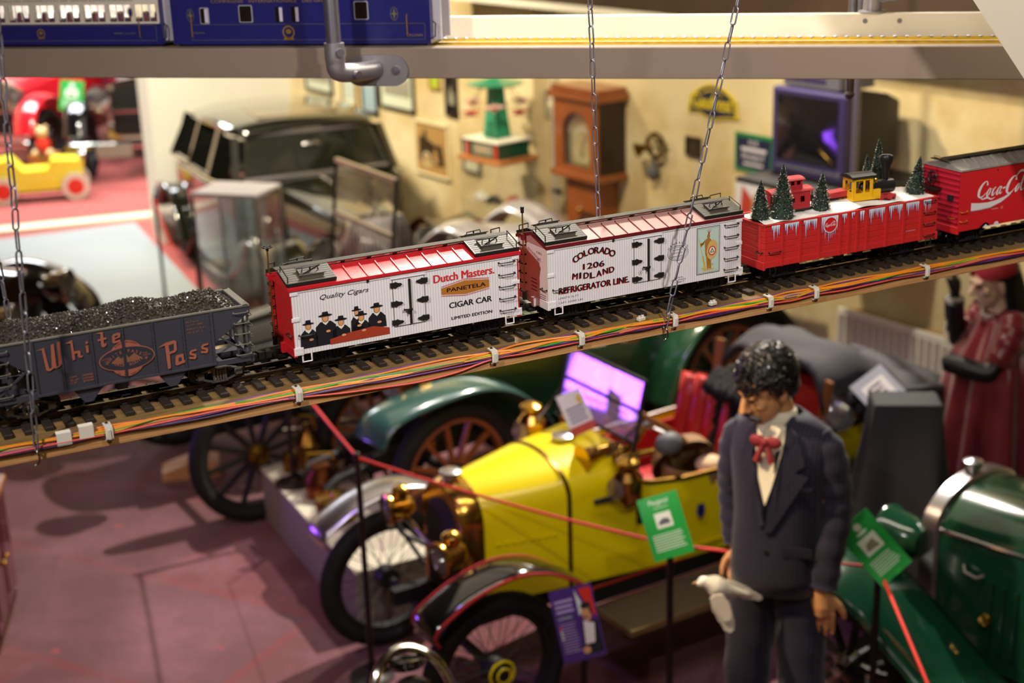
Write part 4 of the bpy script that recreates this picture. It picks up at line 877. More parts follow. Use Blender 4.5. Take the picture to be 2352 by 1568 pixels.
# toy flat wagon
t = thing('toy_flat_wagon', 'tiny dark toy flat wagon with a red load between caboose and engine', 'toy train', S(.800, .075, .093), TH - .05)
MB().box(-.045, .045, -.016, .016, .007, .011, .0006).obj('deck', 'toy_black', t); 
m = MB(); m.box(-.045, -.034, -.016, .016, .011, .022); m.box(.036, .045, -.016, .016, .011, .024); m.obj('bulkhead', 'toy_black', t)
MB().prism([(-.033, .012), (.034, .012), (.036, .025), (-.033, .022)], -.014, .012, 'xz').obj('red_load', 'toy_red', t)
for x in (-.028, -.016, .016, .028):
    for y in (-.016, .014): MB().cyl((x, y, .005), (x, y + .002, .005), .0055, n=12).obj('wheel', 'toy_brass', t)
# toy engine
t = thing('toy_locomotive', 'tiny toy steam engine with yellow cab and black balloon funnel in the snow', 'toy train', S(.895, .050, .0905), TH - .10)
m = MB(); m.box(-.062, .050, -.012, .012, .004, .010, .001); m.obj('chassis', 'toy_red', t)
m = MB()
for y in (-.020, .0185): m.box(-.062, -.012, y, y + .0015, .010, .024); m.box(-.062, -.057, y, y + .0015, .024, .052); m.box(-.038, -.034, y, y + .0015, .024, .052); m.box(-.022, -.014, y, y + .0015, .024, .052); m.box(-.062, -.014, y, y + .0015, .050, .056)
for x in (-.0625, -.0155): m.box(x, x + .0015, -.020, .020, .010, .026); m.box(x, x + .0015, -.020, -.012, .026, .056); m.box(x, x + .0015, .012, .020, .026, .056); m.box(x, x + .0015, -.003, .003, .026, .056); m.box(x, x + .0015, -.020, .020, .048, .058)
m.box(-.064, .004, -.022, .022, .008, .012); m.box(-.014, .004, -.022, -.012, .010, .028); m.obj('cab', 'toy_yellow', t)
MB().cyl((-.0655, .000, .036), (-.0625, .000, .036), .007, n=14).obj('cab_lamp', 'toy_brass', t)
m = MB(); m.prism([(-.024, .0555), (.024, .0555), (.022, .059), (.012, .0625), (0, .064), (-.012, .0625), (-.022, .059)], -.068, -.008, 'yz'); m.obj('cab_roof', 'toy_black', t)
MB().sph((-.030, -.006, .033), .010, 12, 8).obj('backhead', 'toy_black', t)
m = MB(); m.cyl((-.014, 0, .028), (.046, 0, .028), .015, n=20); m.obj('boiler', 'toy_black', t)
m = MB(); m.lathe([(.006, .038), (.0075, .060), (.0105, .072), (.0145, .084), (.0150, .090), (.0135, .0935), (.0100, .0925), (.0085, .086), (0, .080)], (.030, 0, 0), (0, 0, 1), 20); m.obj('funnel', 'toy_black', t)
m = MB(); m.lathe([(.006, .040), (.006, .052), (.004, .056), (0, .057)], (.004, 0, 0), (0, 0, 1), 14); m.obj('dome', 'toy_black', t)
MB().lathe([(0, 0), (.003, .0), (.0032, .008), (0, .010)], (.0, -.010, .040), (0, 0, 1), 10).obj('bell', 'toy_brass', t)
for x in (-.008, .012, .034):
    for y in (-.0145, .0125): MB().cyl((x, y, .008), (x, y + .002, .008), .0075, n=14).obj('wheel', 'toy_red', t)
MB().prism([(.048, -.014), (.060, 0), (.048, .014)], .001, .008, 'xy').obj('cowcatcher', 'toy_red', t)

# --- red boxcar
mat('box_red', 'cf2228', .4); mat('roof_silver', 'a9a49c', .42, .35, var=.1, vscale=40); mat('end_mag', 'c01e34', .3, .1, coat=.3); mat('logo_white', 'e4dcdc', .45); mat('logo_grey', '9b8f92', .45)
bc = carthing(1.0945 + .24, 'box_car', 'red model boxcar with white script lettering and silver roof'); bl = .24; bz = .1365
for a in (0, W - .003): MB(T).prism([(-bl, .002), (-bl + .06, .002), (-bl + .075, .012), (-bl + .085, .012), (-bl + .095, .004), (bl - .095, .004), (bl - .085, .012), (bl - .075, .012), (bl - .06, .002), (bl, .002), (bl, bz), (-bl, bz)], a, a + .003, 'xz').obj('side_wall', 'box_red', bc)
for q in (-1, 1):
    pts = []; n = 66
    for i in range(n + 1):
        z = .006 + (bz - .006) * i / n; pts.append((q * bl + q * .0022 * max(0, sin(i * 2 * PI / 6)) ** .6 if sin(i * 2 * PI / 6) > 0 else q * bl, z))
    m = MB(T); m.add([(x, y, z) for x, z in pts for y in (.002, W - .002)], [(2 * i, 2 * i + 1, 2 * i + 3, 2 * i + 2) for i in range(n)]); ew = m.obj('end_wall', 'end_mag', bc, 60)
    m = MB(T); m.prism([(.002, bz), (W - .002, bz), (W / 2, bz + .012)], q * bl - .001, q * bl + .001, 'yz'); m.obj('end_gable', 'roof_silver', ew)
    MB(T).box(q * bl - .003, q * bl + .003, -.001, W + .001, -.004, .012, .0008).obj('end_sill', 'box_red', bc); coupler(bc, q * bl, q); truck(bc, q * .18)
m = MB(T); m.prism([(-.002, bz - .002), (W + .002, bz - .002), (W + .002, bz + .0015), (W / 2, bz + .0135), (-.002, bz + .0015)], -bl - .002, bl + .002, 'yz'); rf = m.obj('roof', 'roof_silver', bc)
for i in range(17):
    x = -bl + .032 + i * .0265
    for s in (-1, 1):
        m = MB(T); m.bar((x + .012, W / 2 + s * .014, bz + .0128), (x - .006, W / 2 + s * (W / 2 - .004), bz + .0040), .0055, .0028); m.obj('roof_rib', 'roof_silver', rf)
m = MB(T); m.box(-bl - .012, bl + .012, W / 2 - .011, W / 2 + .011, bz + .0165, bz + .0185); rwk = m.obj('roof_walk', 'hatch_black', bc)
m = MB(T); m.box(-bl - .012, -bl + .0, W / 2 - .026, W / 2 + .026, bz + .016, bz + .0178); m.obj('end_platform', 'hatch_black', rwk); grab(bc, (-bl - .006, W / 2 + .004, bz + .0185), (-bl - .006, W / 2 + .022, bz + .0185), (0, 0, .004), .0008, 'toy_brass')
for i in range(9): MB(T).box(-bl + .01 + i * .0575, -bl + .014 + i * .0575, W / 2 - .009, W / 2 + .009, bz + .010, bz + .0165).obj('walk_saddle', 'hatch_black', rwk)
for k in range(7): grab(bc, (-bl, W - .030, .120 - k * .017), (-bl, W - .006, .120 - k * .017), (-.007, 0, 0), .001, name='ladder_rung')
m = MB(T)
for y in (W - .030, W - .006): m.cyl((-bl - .007, y, .012), (-bl - .007, y, .128), .0012, n=6)
m.obj('ladder_stile', 'hatch_black', bc)
m = MB(T); m.torus((-bl - .012, .075, .112), (1, 0, 0), .013, .0013, 22, 6); m.cyl((-bl - .014, .075, .112), (-bl, .075, .112), .0025, n=8)
for q in range(5): m.bar((-bl - .012, .075, .112), (-bl - .012, .075 + .013 * cos(q * 1.257), .112 + .013 * sin(q * 1.257)), .0012)
m.obj('brake_wheel', 'hatch_black', bc)
m = MB(T); m.box(-bl - .018, -bl, .055, .095, .086, .0885); m.obj('brake_step', 'hatch_black', bc); MB(T).box(-bl - .004, -bl - .001, .018, .034, .066, .080).obj('end_placard', 'hatch_black', bc)
grab(bc, (-bl, .012, .030), (-bl, .028, .030), (-.005, 0, 0), .0008, 'toy_brass'); grab(bc, (-bl + .004, 0, .045), (-bl + .024, 0, .045), (0, -.005, 0), .0008, 'toy_brass'); grab(bc, (-bl + .004, 0, .024), (-bl + .024, 0, .024), (0, -.005, 0), .0008, 'toy_brass')
m = MB(T); m.box(-bl, bl, W / 2 - .012, W / 2 + .012, -.008, .004); m.box(-bl + .02, bl - .02, .01, W - .01, .001, .006); m.obj('underframe', 'truck_black', bc)
script(bc, T, -.196, .0690, .0375, .168, -.0009, 'logo_white')
flat(bc, T, [[(-.2065, .0445), (-.2065, .0620), (-.185, .0590), (-.160, .0575), (-.135, .0592), (-.110, .0645), (-.086, .0735), (-.095, .0650), (-.120, .0525), (-.150, .0455), (-.180, .0440)]], -.0006, 'logo_white', 'wave_ribbon')
flat(bc, T, [[(-.2065, .0430), (-.2065, .0448), (-.180, .0442), (-.150, .0458), (-.120, .0528), (-.150, .0438), (-.180, .0425)]], -.0007, 'logo_grey', 'wave_shadow'); lettering('Trademark', 'logo_white', bc, -.146, .0395, -.0006, .0025, .02, T=T); ring(bc, T, -.115, .0405, .0028, .0028, .0005, -.0006, 'logo_white', 'registered_ring', 14)
flat(bc, T, [[(-.17, .0022), (-.12, .0022), (-.125, .011), (-.133, .011), (-.137, .005), (-.155, .005), (-.16, .0095)]], -.0012, 'logo_white', 'sill_panel')
MB(T).cyl((-.135, -.001, .1265), (-.135, 0, .1265), .0016, n=10).obj('vent_hole', 'hatch_black', bc)
# ------------------------------------------------------------------ upper railway on the cream beam
BA = R(-13.51); B0 = V((0, 3.4801, 0)); BDv = V((cos(BA), sin(BA), 0)); BNv = V((-sin(BA), cos(BA), 0))
def Bp(s, a, z): return B0 + BDv * s + BNv * a + V((0, 0, z))
mat('beam_paint', '8f7e6e', .5, coat=.12, var=.05, vscale=4); mat('board_cream', 'e6dfcf', .45, coat=.1); mat('brass_track', 'c8a83c', .3, .9); mat('brass_tie', 'a8922e', .45, .4); mat('galv', '8e8b96', .38, .85, var=.2, vscale=60); mat('cast_alu', 'a9a6ac', .4, .75, bump=.05, bscale=300)
us = thing('upper_shelf', 'cream painted beam shelf carrying the blue coaches across the top', 'shelf', Bp(0, 0, 2.9), BA); T = M.Translation((0, 0, -2.9))
MB(T).box(-2.2, 1.9, 0, .045, 2.9, 2.973, .002).obj('front_beam', 'beam_paint', us)
MB(T).box(-2.2, 1.9, .045, .28, 2.945, 2.958).obj('deck', 'board_cream', us)
MB(T).box(-2.2, 1.9, .28, .30, 2.93, 3.016, .0015).obj('rear_board', 'board_cream', us)
for s in (.83, .91): MB(T).cyl((s, .278, 2.998), (s, .281, 2.998), .006, n=12).obj('board_screw', 'galv', us)
ut = thing('upper_track', 'shiny brass model railway track on the cream upper shelf', 'track', Bp(0, 0, 2.958), BA); T = M.Translation((0, 0, -2.958))
for a in (.095, .14, .215): MB(T).box(-2.1, 1.85, a - .002, a + .002, 2.961, 2.969).obj('rail', 'brass_track', ut)
tmsh = MB(T).box(-.007, .007, .075, .16, 2.958, 2.962, .0005).mesh('tie', 'brass_tie'); clipm = MB(T).sph((0, .215, 2.969), (.006, .004, .003), 8, 5).mesh('rail_joint', 'galv')
for i in range(96): o = link('tie', tmsh, ut); o.location = (-1.3 + i * .033, 0, 0)
for i in range(52): o = link('rail_joint', clipm, ut); o.location = (-.2 + i * .0275, 0, 0)
# blue coaches
mat('coach_blue', '1e1f6a', .28, coat=.5); mat('coach_cream', 'd8cfc0', .35, coat=.3); mat('gold', 'b8923a', .35, .6); mat('gold_dim', '6f6a3a', .5); mat('coach_glass', '1b1410', .15, coat=.4); mat('coach_bright', 'cfc8d8', .4); mat('curtain', '9a3a44', .7); mat('under_black', '121216', .5); mat('coach_grey', 'b4b0b8', .45)
def coach(s0, s1, label, kind):
    t = thing('pullman_coach', label, 'train car', Bp((s0 + s1) / 2, .1175, 2.969), BA, 'blue coaches on the upper shelf'); L = (s1 - s0) / 2; T = M.Translation((0, 0, 0)); w = .069; z0, zb, zt = .008, .062, .165
    for y in (-w, w - .003):
        MB().box(-L, L, y, y + .003, z0, zb).obj('side_panel', 'coach_blue', t)
        if kind == 1:
            MB().box(-L, L, y, y + .003, zb + .045, zt).obj('letter_board', 'coach_cream', t)
        m = MB()
        n = 9; p = 2 * L / n
        if kind == 1:
            for i in range(n + 1): MB().box(max(-L, -L + i * p - .006), min(L, -L + i * p + .006), y, y + .003, zb, zb + .045).obj('window_pillar', 'coach_cream', t)
    if kind == 1:
        MB().box(-L, L, -w - .0012, -w + .001, zb - .002, zb + .003).obj('waist_strip', 'coach_cream', t)
        for i in range(9):
            x0, x1 = -L + i * p + .006, -L + (i + 1) * p - .006
            MB().box(x0, x1, -w + .001, -w + .0016, zb, zb + .045).obj('window_pane', 'pane_clear', t)
            m = MB()
            for q in (.35, .68): m.box(x0 + (x1 - x0) * q - .0008, x0 + (x1 - x0) * q + .0008, -w - .0002, -w + .001, zb, zb + .045)
            m.obj('glazing_bar', 'coach_cream', t)
            for q in (.22, .78):
                m = MB(); m.lathe([(0, .058), (.008, .058), (.009, .078), (.007, .086), (0, .089)], (x0 + (x1 - x0) * q, -.035, 0), (0, 0, 1), 12); m.obj('seat_back', 'curtain', t)
    else:
        MB().box(-L, L, -w, -w + .003, zb, zt).obj('side_panel', 'coach_blue', t); MB().box(-L, L, w - .003, w, zb, zt).obj('side_panel', 'coach_blue', t)
        for x, ww, hh, zz, fr in ((-.245, .024, .040, .078, 1), (-.135, .036, .042, .082, 1), (-.047, .022, .040, .080, 0), (-.005, .022, .040, .080, 0), (.165, .036, .044, .088, 1)):
            P = []
            for cx, cz, a0 in ((ww / 2 - .004, hh / 2 - .004, 0), (-ww / 2 + .004, hh / 2 - .004, PI / 2), (-ww / 2 + .004, -hh / 2 + .004, PI), (ww / 2 - .004, -hh / 2 + .004, 1.5 * PI)): P += arc_pts(cx + x, cz + zz, .004, a0, a0 + PI / 2, 4)
            wn = MB().prism(P, -w - .0012, -w + .001, 'xz').obj('window', 'coach_grey' if fr else 'coach_blue', t)
            Q = [(x + (a - x) * .88, zz + (b - zz) * .92) for a, b in P]; MB().prism(Q, -w - .0018, -w - .001, 'xz').obj('pane', 'coach_glass', wn)
            if not fr or ww < .03: MB().box(x + .001, x + ww / 2 - .002, -w - .0023, -w - .0017, zz - hh / 2 + .003, zz + hh / 2 - .003).obj('blind', 'coach_bright', wn)
    for x in (-L, L): MB().box(x - .0015, x + .0015, -w + .003, w - .003, z0, zt).obj('end_wall', 'coach_blue', t)
    m = MB(); m.prism([(-w - .002, zt), (w + .002, zt), (w - .006, zt + .012), (w * .5, zt + .022), (0, zt + .026), (-w * .5, zt + .022), (-w + .006, zt + .012)], -L, L, 'yz'); m.obj('roof', 'coach_cream', t)
    MB().box(-L + .01, L - .01, -w + .008, w - .008, -.002, z0 + .001).obj('underframe', 'under_black', t)
    for q in (-1, 1):
        for xx in (-.03, .03):
            for y in (-.028, .024): MB().cyl((q * (L - .1) + xx, y, .0155 - .0), (q * (L - .1) + xx, y + .004, .0155), .0155, n=18).obj('wheel', 'under_black', t)
        MB().box(q * (L - .1) - .055, q * (L - .1) + .055, -.04, .04, .008, .016).obj('truck_frame', 'under_black', t)
        m = MB(); m.box(q * L - .008, q * L + .022, -.045, -.035, .015, .16); m.box(q * L - .008, q * L + .022, .035, .045, .015, .16); m.box(q * L, q * L + .024, -.035, .035, .150, .16); m.obj('gangway', 'coach_grey', t)
        MB().tube([(q * L + .002, -.06, .02), (q * L + .012, -.064, .024), (q * L + .014, -.064, .055), (q * L + .006, -.058, .06)], .0016, 6).obj('hose', 'under_black', t)
        MB().tube([(q * (L - .055), -w, .025), (q * (L - .055), -w - .005, .028), (q * (L - .055), -w - .005, .075), (q * (L - .055), -w, .078)], .0013, 6).obj('door_handrail', 'gold', t)
    y = -w - .0006
    ln = MB()
    for zz in (.018, .056): ln.box(-L + .05, L - .012, y, y + .0004, zz, zz + .0007)
    for xx in (-L + .05, L - .012): ln.box(xx, xx + .0007, y, y + .0004, .018, .056)
    ln.obj('gold_lining', 'gold_dim', t)
    def crest(x, z, r):
        ring(t, M(), x, z, r, r, r * .22, y - .0004, 'gold', 'crest_ring', 20); flat(t, M(), [ell(x, z + r * .1, r * .45, r * .38, 12)], y - .0004, 'gold', 'crest_shield'); flat(t, M(), [[(x - r * .9, z - r * 1.15), (x + r * .9, z - r * 1.15), (x + r * .6, z - r * .75), (x - r * .6, z - r * .75)]], y - .0004, 'gold', 'crest_ribbon')
    if kind == 1:
        crest(L - .333, .037, .0115); lettering('PULLMAN', 'gold_dim', t, L - .098, .034, y, .0045, .028); lines(t, L - .128, L - .103, .0362, .036, 1, 'gold_dim', y, 8)
        lettering('COMPAGNIE INTERNATIONALE DES WAGONS-LITS ET DES GRANDS EXPRESS EUROPEENS', 'gold_dim', t, -L + .05, .1155, y, .006, .52); ring(t, M(), L - .078, .088, .0075, .013, .002, y, 'gold', 'oval_crest'); flat(t, M(), [ell(L - .078, .088, .005, .010, 16)], y, 'coach_blue', 'oval_crest')
    else:
        crest(-.026, .037, .016); lettering('PULLMAN', 'gold', t, L - .052, .0255, y, .006, .034); lettering('PULLMAN', 'gold_dim', t, -L + .055, .034, y, .005, .03)
        for x in (-.283, .248): ring(t, M(), x, .079, .0095, .016, .0012, y, 'gold_dim', 'star_crest', 20); flat(t, M(), [[(x, .094), (x + .0025, .0815), (x + .0085, .079), (x + .0025, .0765), (x, .064), (x - .0025, .0765), (x - .0085, .079), (x - .0025, .0815)]], y, 'gold_dim', 'star_crest')
        lettering('COMPAGNIE   INTERNATIONALE   DES GRANDS', 'gold', t, -.225, .109, y, .0075, .33)
mat('pane_clear', 'd8dcec', .05, trans=.9, alpha=.35)
coach(-.860, -.190, 'deep blue model sleeping coach with small framed windows, nearest the middle', 2)
coach(-1.530, -.893, 'blue and cream model coach with wide bright windows at the top left', 1)
# galvanised pipe with elbow bolted to the beam
gp = thing('pipe_bracket', 'galvanised pipe and cast elbow bolted to the front of the cream beam', 'pipe', Bp(-.374, -.12, 2.925), BA)
MB().cyl((0, 0, .05), (-.03, .03, 1.87), .0178, n=24).obj('pipe', 'galv', gp)
m = MB(); m.tube(bez([(0, 0, .075), (0, 0, .035), (.004, .006, .008), (.03, .05, .0), (.06, .112, -.002)], 6), [.0235] * 7 + [.0225] * 18, 20); el = m.obj('elbow', 'cast_alu', gp)
for p, a in (((.018, -.016, .055), (.5, -.8, 0)), ((.042, .02, -.002), (.8, -.5, 0))):
    m = MB(); m.cyl(p, V(p) + V(a) * .012, .010, .0095, 16); m.cyl(V(p) + V(a) * .012, V(p) + V(a) * .0125, .005, n=6); m.obj('set_screw', 'galv', el)
P = arc_pts(.105, -.005, .037, -PI / 2, PI / 2, 12) + arc_pts(.02, -.005, .037, PI / 2, 1.5 * PI, 12)
MB().prism(P, .110, .119, 'xz').obj('flange_plate', 'cast_alu', gp); m = MB(); m.cyl((.112, .104, -.004), (.112, .111, -.004), .010, n=16); m.cyl((.112, .100, -.004), (.112, .104, -.004), .006, n=6); m.obj('flange_bolt', 'galv', gp)
gp2 = thing('pipe_fitting', 'pale cast pipe fitting standing on the upper shelf rear board', 'pipe', Bp(.845, .30, 3.016), BA)
m = MB(); m.lathe([(.033, 0), (.033, .004), (.022, .006), (.020, .05)], (0, 0, 0), (0, 0, 1), 18); m.tube([(-.02, 0, .04), (.055, 0, .045)], .019, 14); m.obj('tee', 'cast_alu', gp2); MB().cyl((0, 0, .05), (0, 0, 1.75), .012, n=14).obj('pipe', 'galv', gp2)
gp3 = thing('hanger_pipe', 'thin grey hanger pipe rising behind the upper shelf', 'pipe', Bp(.80, .42, 2.80), BA); m = MB(); m.cyl((0, 0, 0), (0, 0, 1.95), .011, n=12); m.sph((0, 0, 0), .013, 12, 6); m.obj('pipe', 'galv', gp3); MB().cyl((0, 0, 1.93), (0, 0, 1.99), .04, n=16).obj('ceiling_plate', 'galv', gp3)
# slanted cream panel at the right
o = MB().prism([(-.38, .75), (.21, -.10), (.52, -.10), (.52, .75)], 0, .03, 'xz').obj('sloping_panel', 'cream_paint'); o.location = (.963, 2.95, 2.86); o.rotation_euler = (0, 0, BA); tag(o, 'cream painted sloping board crossing the top right corner', 'board')
# ------------------------------------------------------------------ veteran cars: shared builders
mat('tyre', '1b1a18', .75, bump=.05, bscale=80, spec=.3); mat('car_black', '0d0d0f', .12, coat=.8); mat('matte_black', '121110', .55); mat('brass', 'b98f3e', .2, 1); mat('brass_dark', '7a5a24', .3, 1); mat('chrome', 'c9c6c0', .12, 1); mat('silver', 'b9b7be', .28, 1)
mat('car_yellow', 'e8d400', .3, coat=.25); mat('seat_red', 'a81c1e', .38, coat=.2, bump=.08, bscale=18); mat('rubber_grey', '5a5a58', .6); mat('wood_rim', '7a4a20', .3, coat=.4); mat('spoke_brown', '8a4a1c', .4, coat=.3); mat('board_olive', '5d5334', .6, var=.1); mat('board_edge', '8a7444', .4, .4)
mat('lamp_glass', 'c8cdd4', .06, trans=.85, alpha=.6); mat('glass', 'dfe8e6', .02, trans=1, ior=1.02, alpha=.22); mat('fur', '15130f', .95, bump=.6, bscale=60); mat('wicker', '8a6a44', .8, bump=.3, bscale=90); mat('pin_red', 'a01c1c', .4); mat('mesh_dark', '15140f', .6, .3, bump=.3, bscale=200)
def bx(m, c, s, ch=.004): return m.cb(c, s, ch)
def wheel(par, c, Rr, tr, nsp=10, mats=('tyre', 'matte_black', 'matte_black', 'brass_dark'), wire=False, T=M(), out=-1, sw=.02):
    T = T @ M.Translation(c); m = MB(T); m.torus((0, 0, 0), (0, 1, 0), Rr - tr, tr, 40, 10); w = m.obj('wheel', mats[0], par, 60)
    m = MB(T); m.lathe([(Rr - 2 * tr + .01, -tr * .6), (Rr - 2 * tr - .012, -tr * .5), (Rr - 2 * tr - .016, 0), (Rr - 2 * tr - .012, tr * .5), (Rr - 2 * tr + .01, tr * .6)], (0, 0, 0), (0, 1, 0), 40); m.obj('rim', mats[1], w, 40)
    hr = .05 if wire else .06
    m = MB(T); m.lathe([(0, -.075), (.022, -.075), (.026, -.05), (hr, -.035), (hr, .03), (0, .035)] if out < 0 else [(0, .075), (.022, .075), (.026, .05), (hr, .035), (hr, -.03), (0, -.035)], (0, 0, 0), (0, 1, 0), 20); m.obj('hub', mats[3], w)
    if wire:
        m = MB(T)
        for i in range(36):
            a = i * 2 * PI / 36; b = a + (.5 if i % 2 else -.5); y = .03 if i % 4 < 2 else -.03
            m.tube([(cos(b) * .045, y, sin(b) * .045), (cos(a) * (Rr - 2 * tr), 0, sin(a) * (Rr - 2 * tr))], .0022, 4, cap=False)
        o = m.obj('wire_spokes', mats[2], w); o['kind'] = 'stuff'
    else:
        for i in range(nsp):
            a = i * 2 * PI / nsp + .15; m = MB(T); m.bar((cos(a) * .05, 0, sin(a) * .05), (cos(a) * (Rr - 2 * tr - .008), 0, sin(a) * (Rr - 2 * tr - .008)), sw, sw * 1.3, (0, 1, 0)); m.obj('spoke', mats[2], w)
    return w
def fender(par, path, y0, y1, mt, crown=.03, th=.008, T=M(), n=6, name='fender', trim=None, ny=6):
    pts = bez([(a, b, 0) for a, b in path], n); rings = []
    for i, p in enumerate(pts):
        q = pts[min(i + 1, len(pts) - 1)]; p0 = pts[max(i - 1, 0)]; d = V((q[0] - p0[0], q[1] - p0[1])); d.normalize(); nx, nz = -d[1], d[0]
        if nz < 0 and False: nx, nz = -nx, -nz
        rings.append([(p[0] + nx * crown * (1 - (2 * j / ny - 1) ** 2), y0 + (y1 - y0) * j / ny, p[1] + nz * crown * (1 - (2 * j / ny - 1) ** 2)) for j in range(ny + 1)])
    m = MB(T); m.loft(rings, closed=False, cap=False); o = m.obj(name, mt, par, 60); solidify(o, th)
    if trim:
        for y in (y0, y1): MB(T).tube([(p[0], y, p[1]) for p in pts], .007, 6).obj('fender_bead', trim, o)
    return o
def head_lamp(par, c, d, r, ln, mt='brass', T=M(), name='head_lamp', lid=True):
    c = V(c); d = V(d).normalized(); m = MB(T); m.lathe([(0, -ln), (r * .55, -ln * .95), (r * .9, -ln * .6), (r, -ln * .1), (r * 1.1, 0), (r * 1.1, .015), (r * .95, .02)], c, d, 22); h = m.obj(name, mt, par)
    m = MB(T); m.lathe([(r * .96, .010), (r * .6, .018), (0, .022)], c, d, 22); m.obj('lens', 'lamp_glass', h)
    m = MB(T); m.lathe([(r * .9, .008), (r * .5, -ln * .5), (0, -ln * .7)], c, d, 16); m.obj('reflector', 'chrome', h)
    if lid: MB(T).lathe([(r * .55, 0), (r * .6, .03), (r * .35, .045), (0, .05)], c - d * ln * .5 + V((0, 0, r * .8)), (0, 0, 1), 16).obj('chimney', mt, h)
    return h
def side_lamp(par, c, k=1, T=M()):
    x, y, z = c; m = MB(T); m.lathe([(0, -.085 * k), (.035 * k, -.085 * k), (.06 * k, -.05 * k), (.062 * k, .03 * k), (.04 * k, .06 * k), (.018 * k, .065 * k), (.018 * k, .08 * k)], c, (0, 0, 1), 20); b = m.obj('side_lamp', 'brass', par)
    MB(T).lathe([(.018 * k, .078 * k), (.05 * k, .085 * k), (.048 * k, .10 * k), (.02 * k, .115 * k), (0, .117 * k)], c, (0, 0, 1), 20).obj('lamp_cap', 'brass', b)
    MB(T).lathe([(.045 * k, 0), (.045 * k, .02), (.035 * k, .022), (0, .024)], (x - .05 * k, y, z - .01), (-1, 0, 0), 18).obj('lens', 'lamp_glass', b); return b

# ------------------------------------------------------------------ yellow cyclecar
yc = thing('vintage_car', 'small bright yellow open vintage car with brass radiator and red seats', 'car', (-.355, 5.523, 0), R(31))
for y, o_ in ((.475, 1), (-.475, -1)): wheel(yc, (0, y, .33), .33, .042, mats=('tyre', 'matte_black', 'matte_black', 'matte_black'), wire=True, out=o_); wheel(yc, (2.05, y, .33), .33, .042, mats=('tyre', 'matte_black', 'matte_black', 'matte_black'), wire=True, out=o_)
m = MB(); m.torus((0, -.53, .33), (0, 1, 0), .055, .006, 24, 6); m.torus((0, -.545, .33), (0, 1, 0), .03, .005, 20, 6); m.obj('hub_ring', 'car_yellow', yc)
for x in (0, 2.05): MB().cyl((x, -.42, .33), (x, .42, .33), .022, n=10).obj('axle', 'matte_black', yc)
m = MB(); m.box(-.12, 2.3, -.2, -.15, .36, .43); m.box(-.12, 2.3, .15, .2, .36, .43); m.box(.1, 2.3, -.2, .2, .40, .44); m.obj('chassis', 'matte_black', yc)
def arch(w, zb, zs, zt, n=10):
    return [(-w, zb), (-w, zs)] + [(-w * cos(t), zs + (zt - zs) * sin(t) ** .85) for t in (PI * i / (2 * n + 2) for i in range(1, 2 * n + 2))] + [(w, zs), (w, zb)]
m = MB(); m.loft([[(.045, y, z) for y, z in arch(.17, .42, .77, .945)], [(.085, y, z) for y, z in arch(.185, .40, .79, .965)], [(.14, y, z) for y, z in arch(.185, .40, .79, .965)]]); m.obj('radiator_shell', 'brass', yc, 30)
MB().prism(arch(.135, .46, .73, .88), .040, .046, 'yz').obj('radiator_core', 'mesh_dark', yc)
m = MB(); m.lathe([(.03, .955), (.03, .975), (.045, .98), (.045, .995), (.03, 1.002), (0, 1.003)], (.095, 0, 0), (0, 0, 1), 20); m.obj('radiator_cap', 'silver', yc)
N0, N1 = arch(.172, .44, .80, .95), arch(.262, .45, .84, .995)
m = MB(); m.loft([[(.14 + (.505 - .14) * k / 6, a[0] + (b[0] - a[0]) * (k / 6) ** .85, a[1] + (b[1] - a[1]) * k / 6) for a, b in zip(N0, N1)] for k in range(7)]); m.obj('bonnet', 'car_yellow', yc, 40)
for i in range(8):
    x = .19 + i * .034; y = -.172 - (.262 - .172) * ((x - .14) / .365) ** .85
    m = MB(); m.add([(x, y - .001, .58), (x + .022, y - .006, .58), (x + .022, y - .006, .70), (x, y - .001, .70), (x + .004, y - .010, .705), (x + .018, y - .014, .705)], [(0, 1, 2, 3), (3, 2, 5, 4)]); m.bar((x + .003, y - .006, .705), (x + .020, y - .010, .705), .006, .008); m.obj('louver', 'car_yellow', yc)
m = MB(); m.loft([[(x, y * 1.02, z if z < .5 else z + .006) for y, z in N1] for x in (.500, .518)]); m.obj('bonnet_strap', 'brass_dark', yc, 40)
N2 = arch(.305, .45, .87, 1.01)
m = MB(); m.loft([[(.518 + (.80 - .518) * k / 4, a[0] + (b[0] - a[0]) * k / 4, a[1] + (b[1] - a[1]) * k / 4) for a, b in zip(N1, N2)] for k in range(5)]); m.obj('scuttle', 'car_yellow', yc, 40)
for s in (-1, 1):
    m = MB(); rings = []
    for x, y, zt in ((.80, .305, .87), (.90, .32, .845), (1.05, .335, .83), (1.3, .35, .825), (1.8, .355, .84), (2.2, .34, .85), (2.55, .27, .84)): rings.append([(x, s * y, .45), (x, s * (y + .004), .63), (x, s * y, zt), (x, s * (y - .02), zt), (x, s * (y - .02), .45)])
    m.loft(rings); m.obj('body_side', 'car_yellow', yc, 30)
    MB().tube([(.80, s * .305, .875), (.90, s * .318, .85), (1.05, s * .333, .835), (1.3, s * .345, .832), (2.2, s * .335, .86), (2.55, s * .265, .85)], .012, 8).obj('body_coaming', 'wood_rim' if s > 0 else 'brass_dark', yc)
m = MB(); m.box(2.53, 2.55, -.27, .27, .45, .85); m.box(.78, 2.53, -.27, .27, .44, .46); m.obj('body_tail', 'car_yellow', yc)
m = MB(); m.box(1.0, 1.012, -.356, -.350, .50, .80); m.box(1.02, 1.30, -.358, -.352, .50, .512); m.obj('door_moulding', 'car_yellow', yc)
bd = MB().prism([(1.115, .70), (1.145, .70), (1.15, .66), (1.13, .63), (1.11, .66)], -.362, -.355, 'xz').obj('door_badge', 'coach_blue', yc)
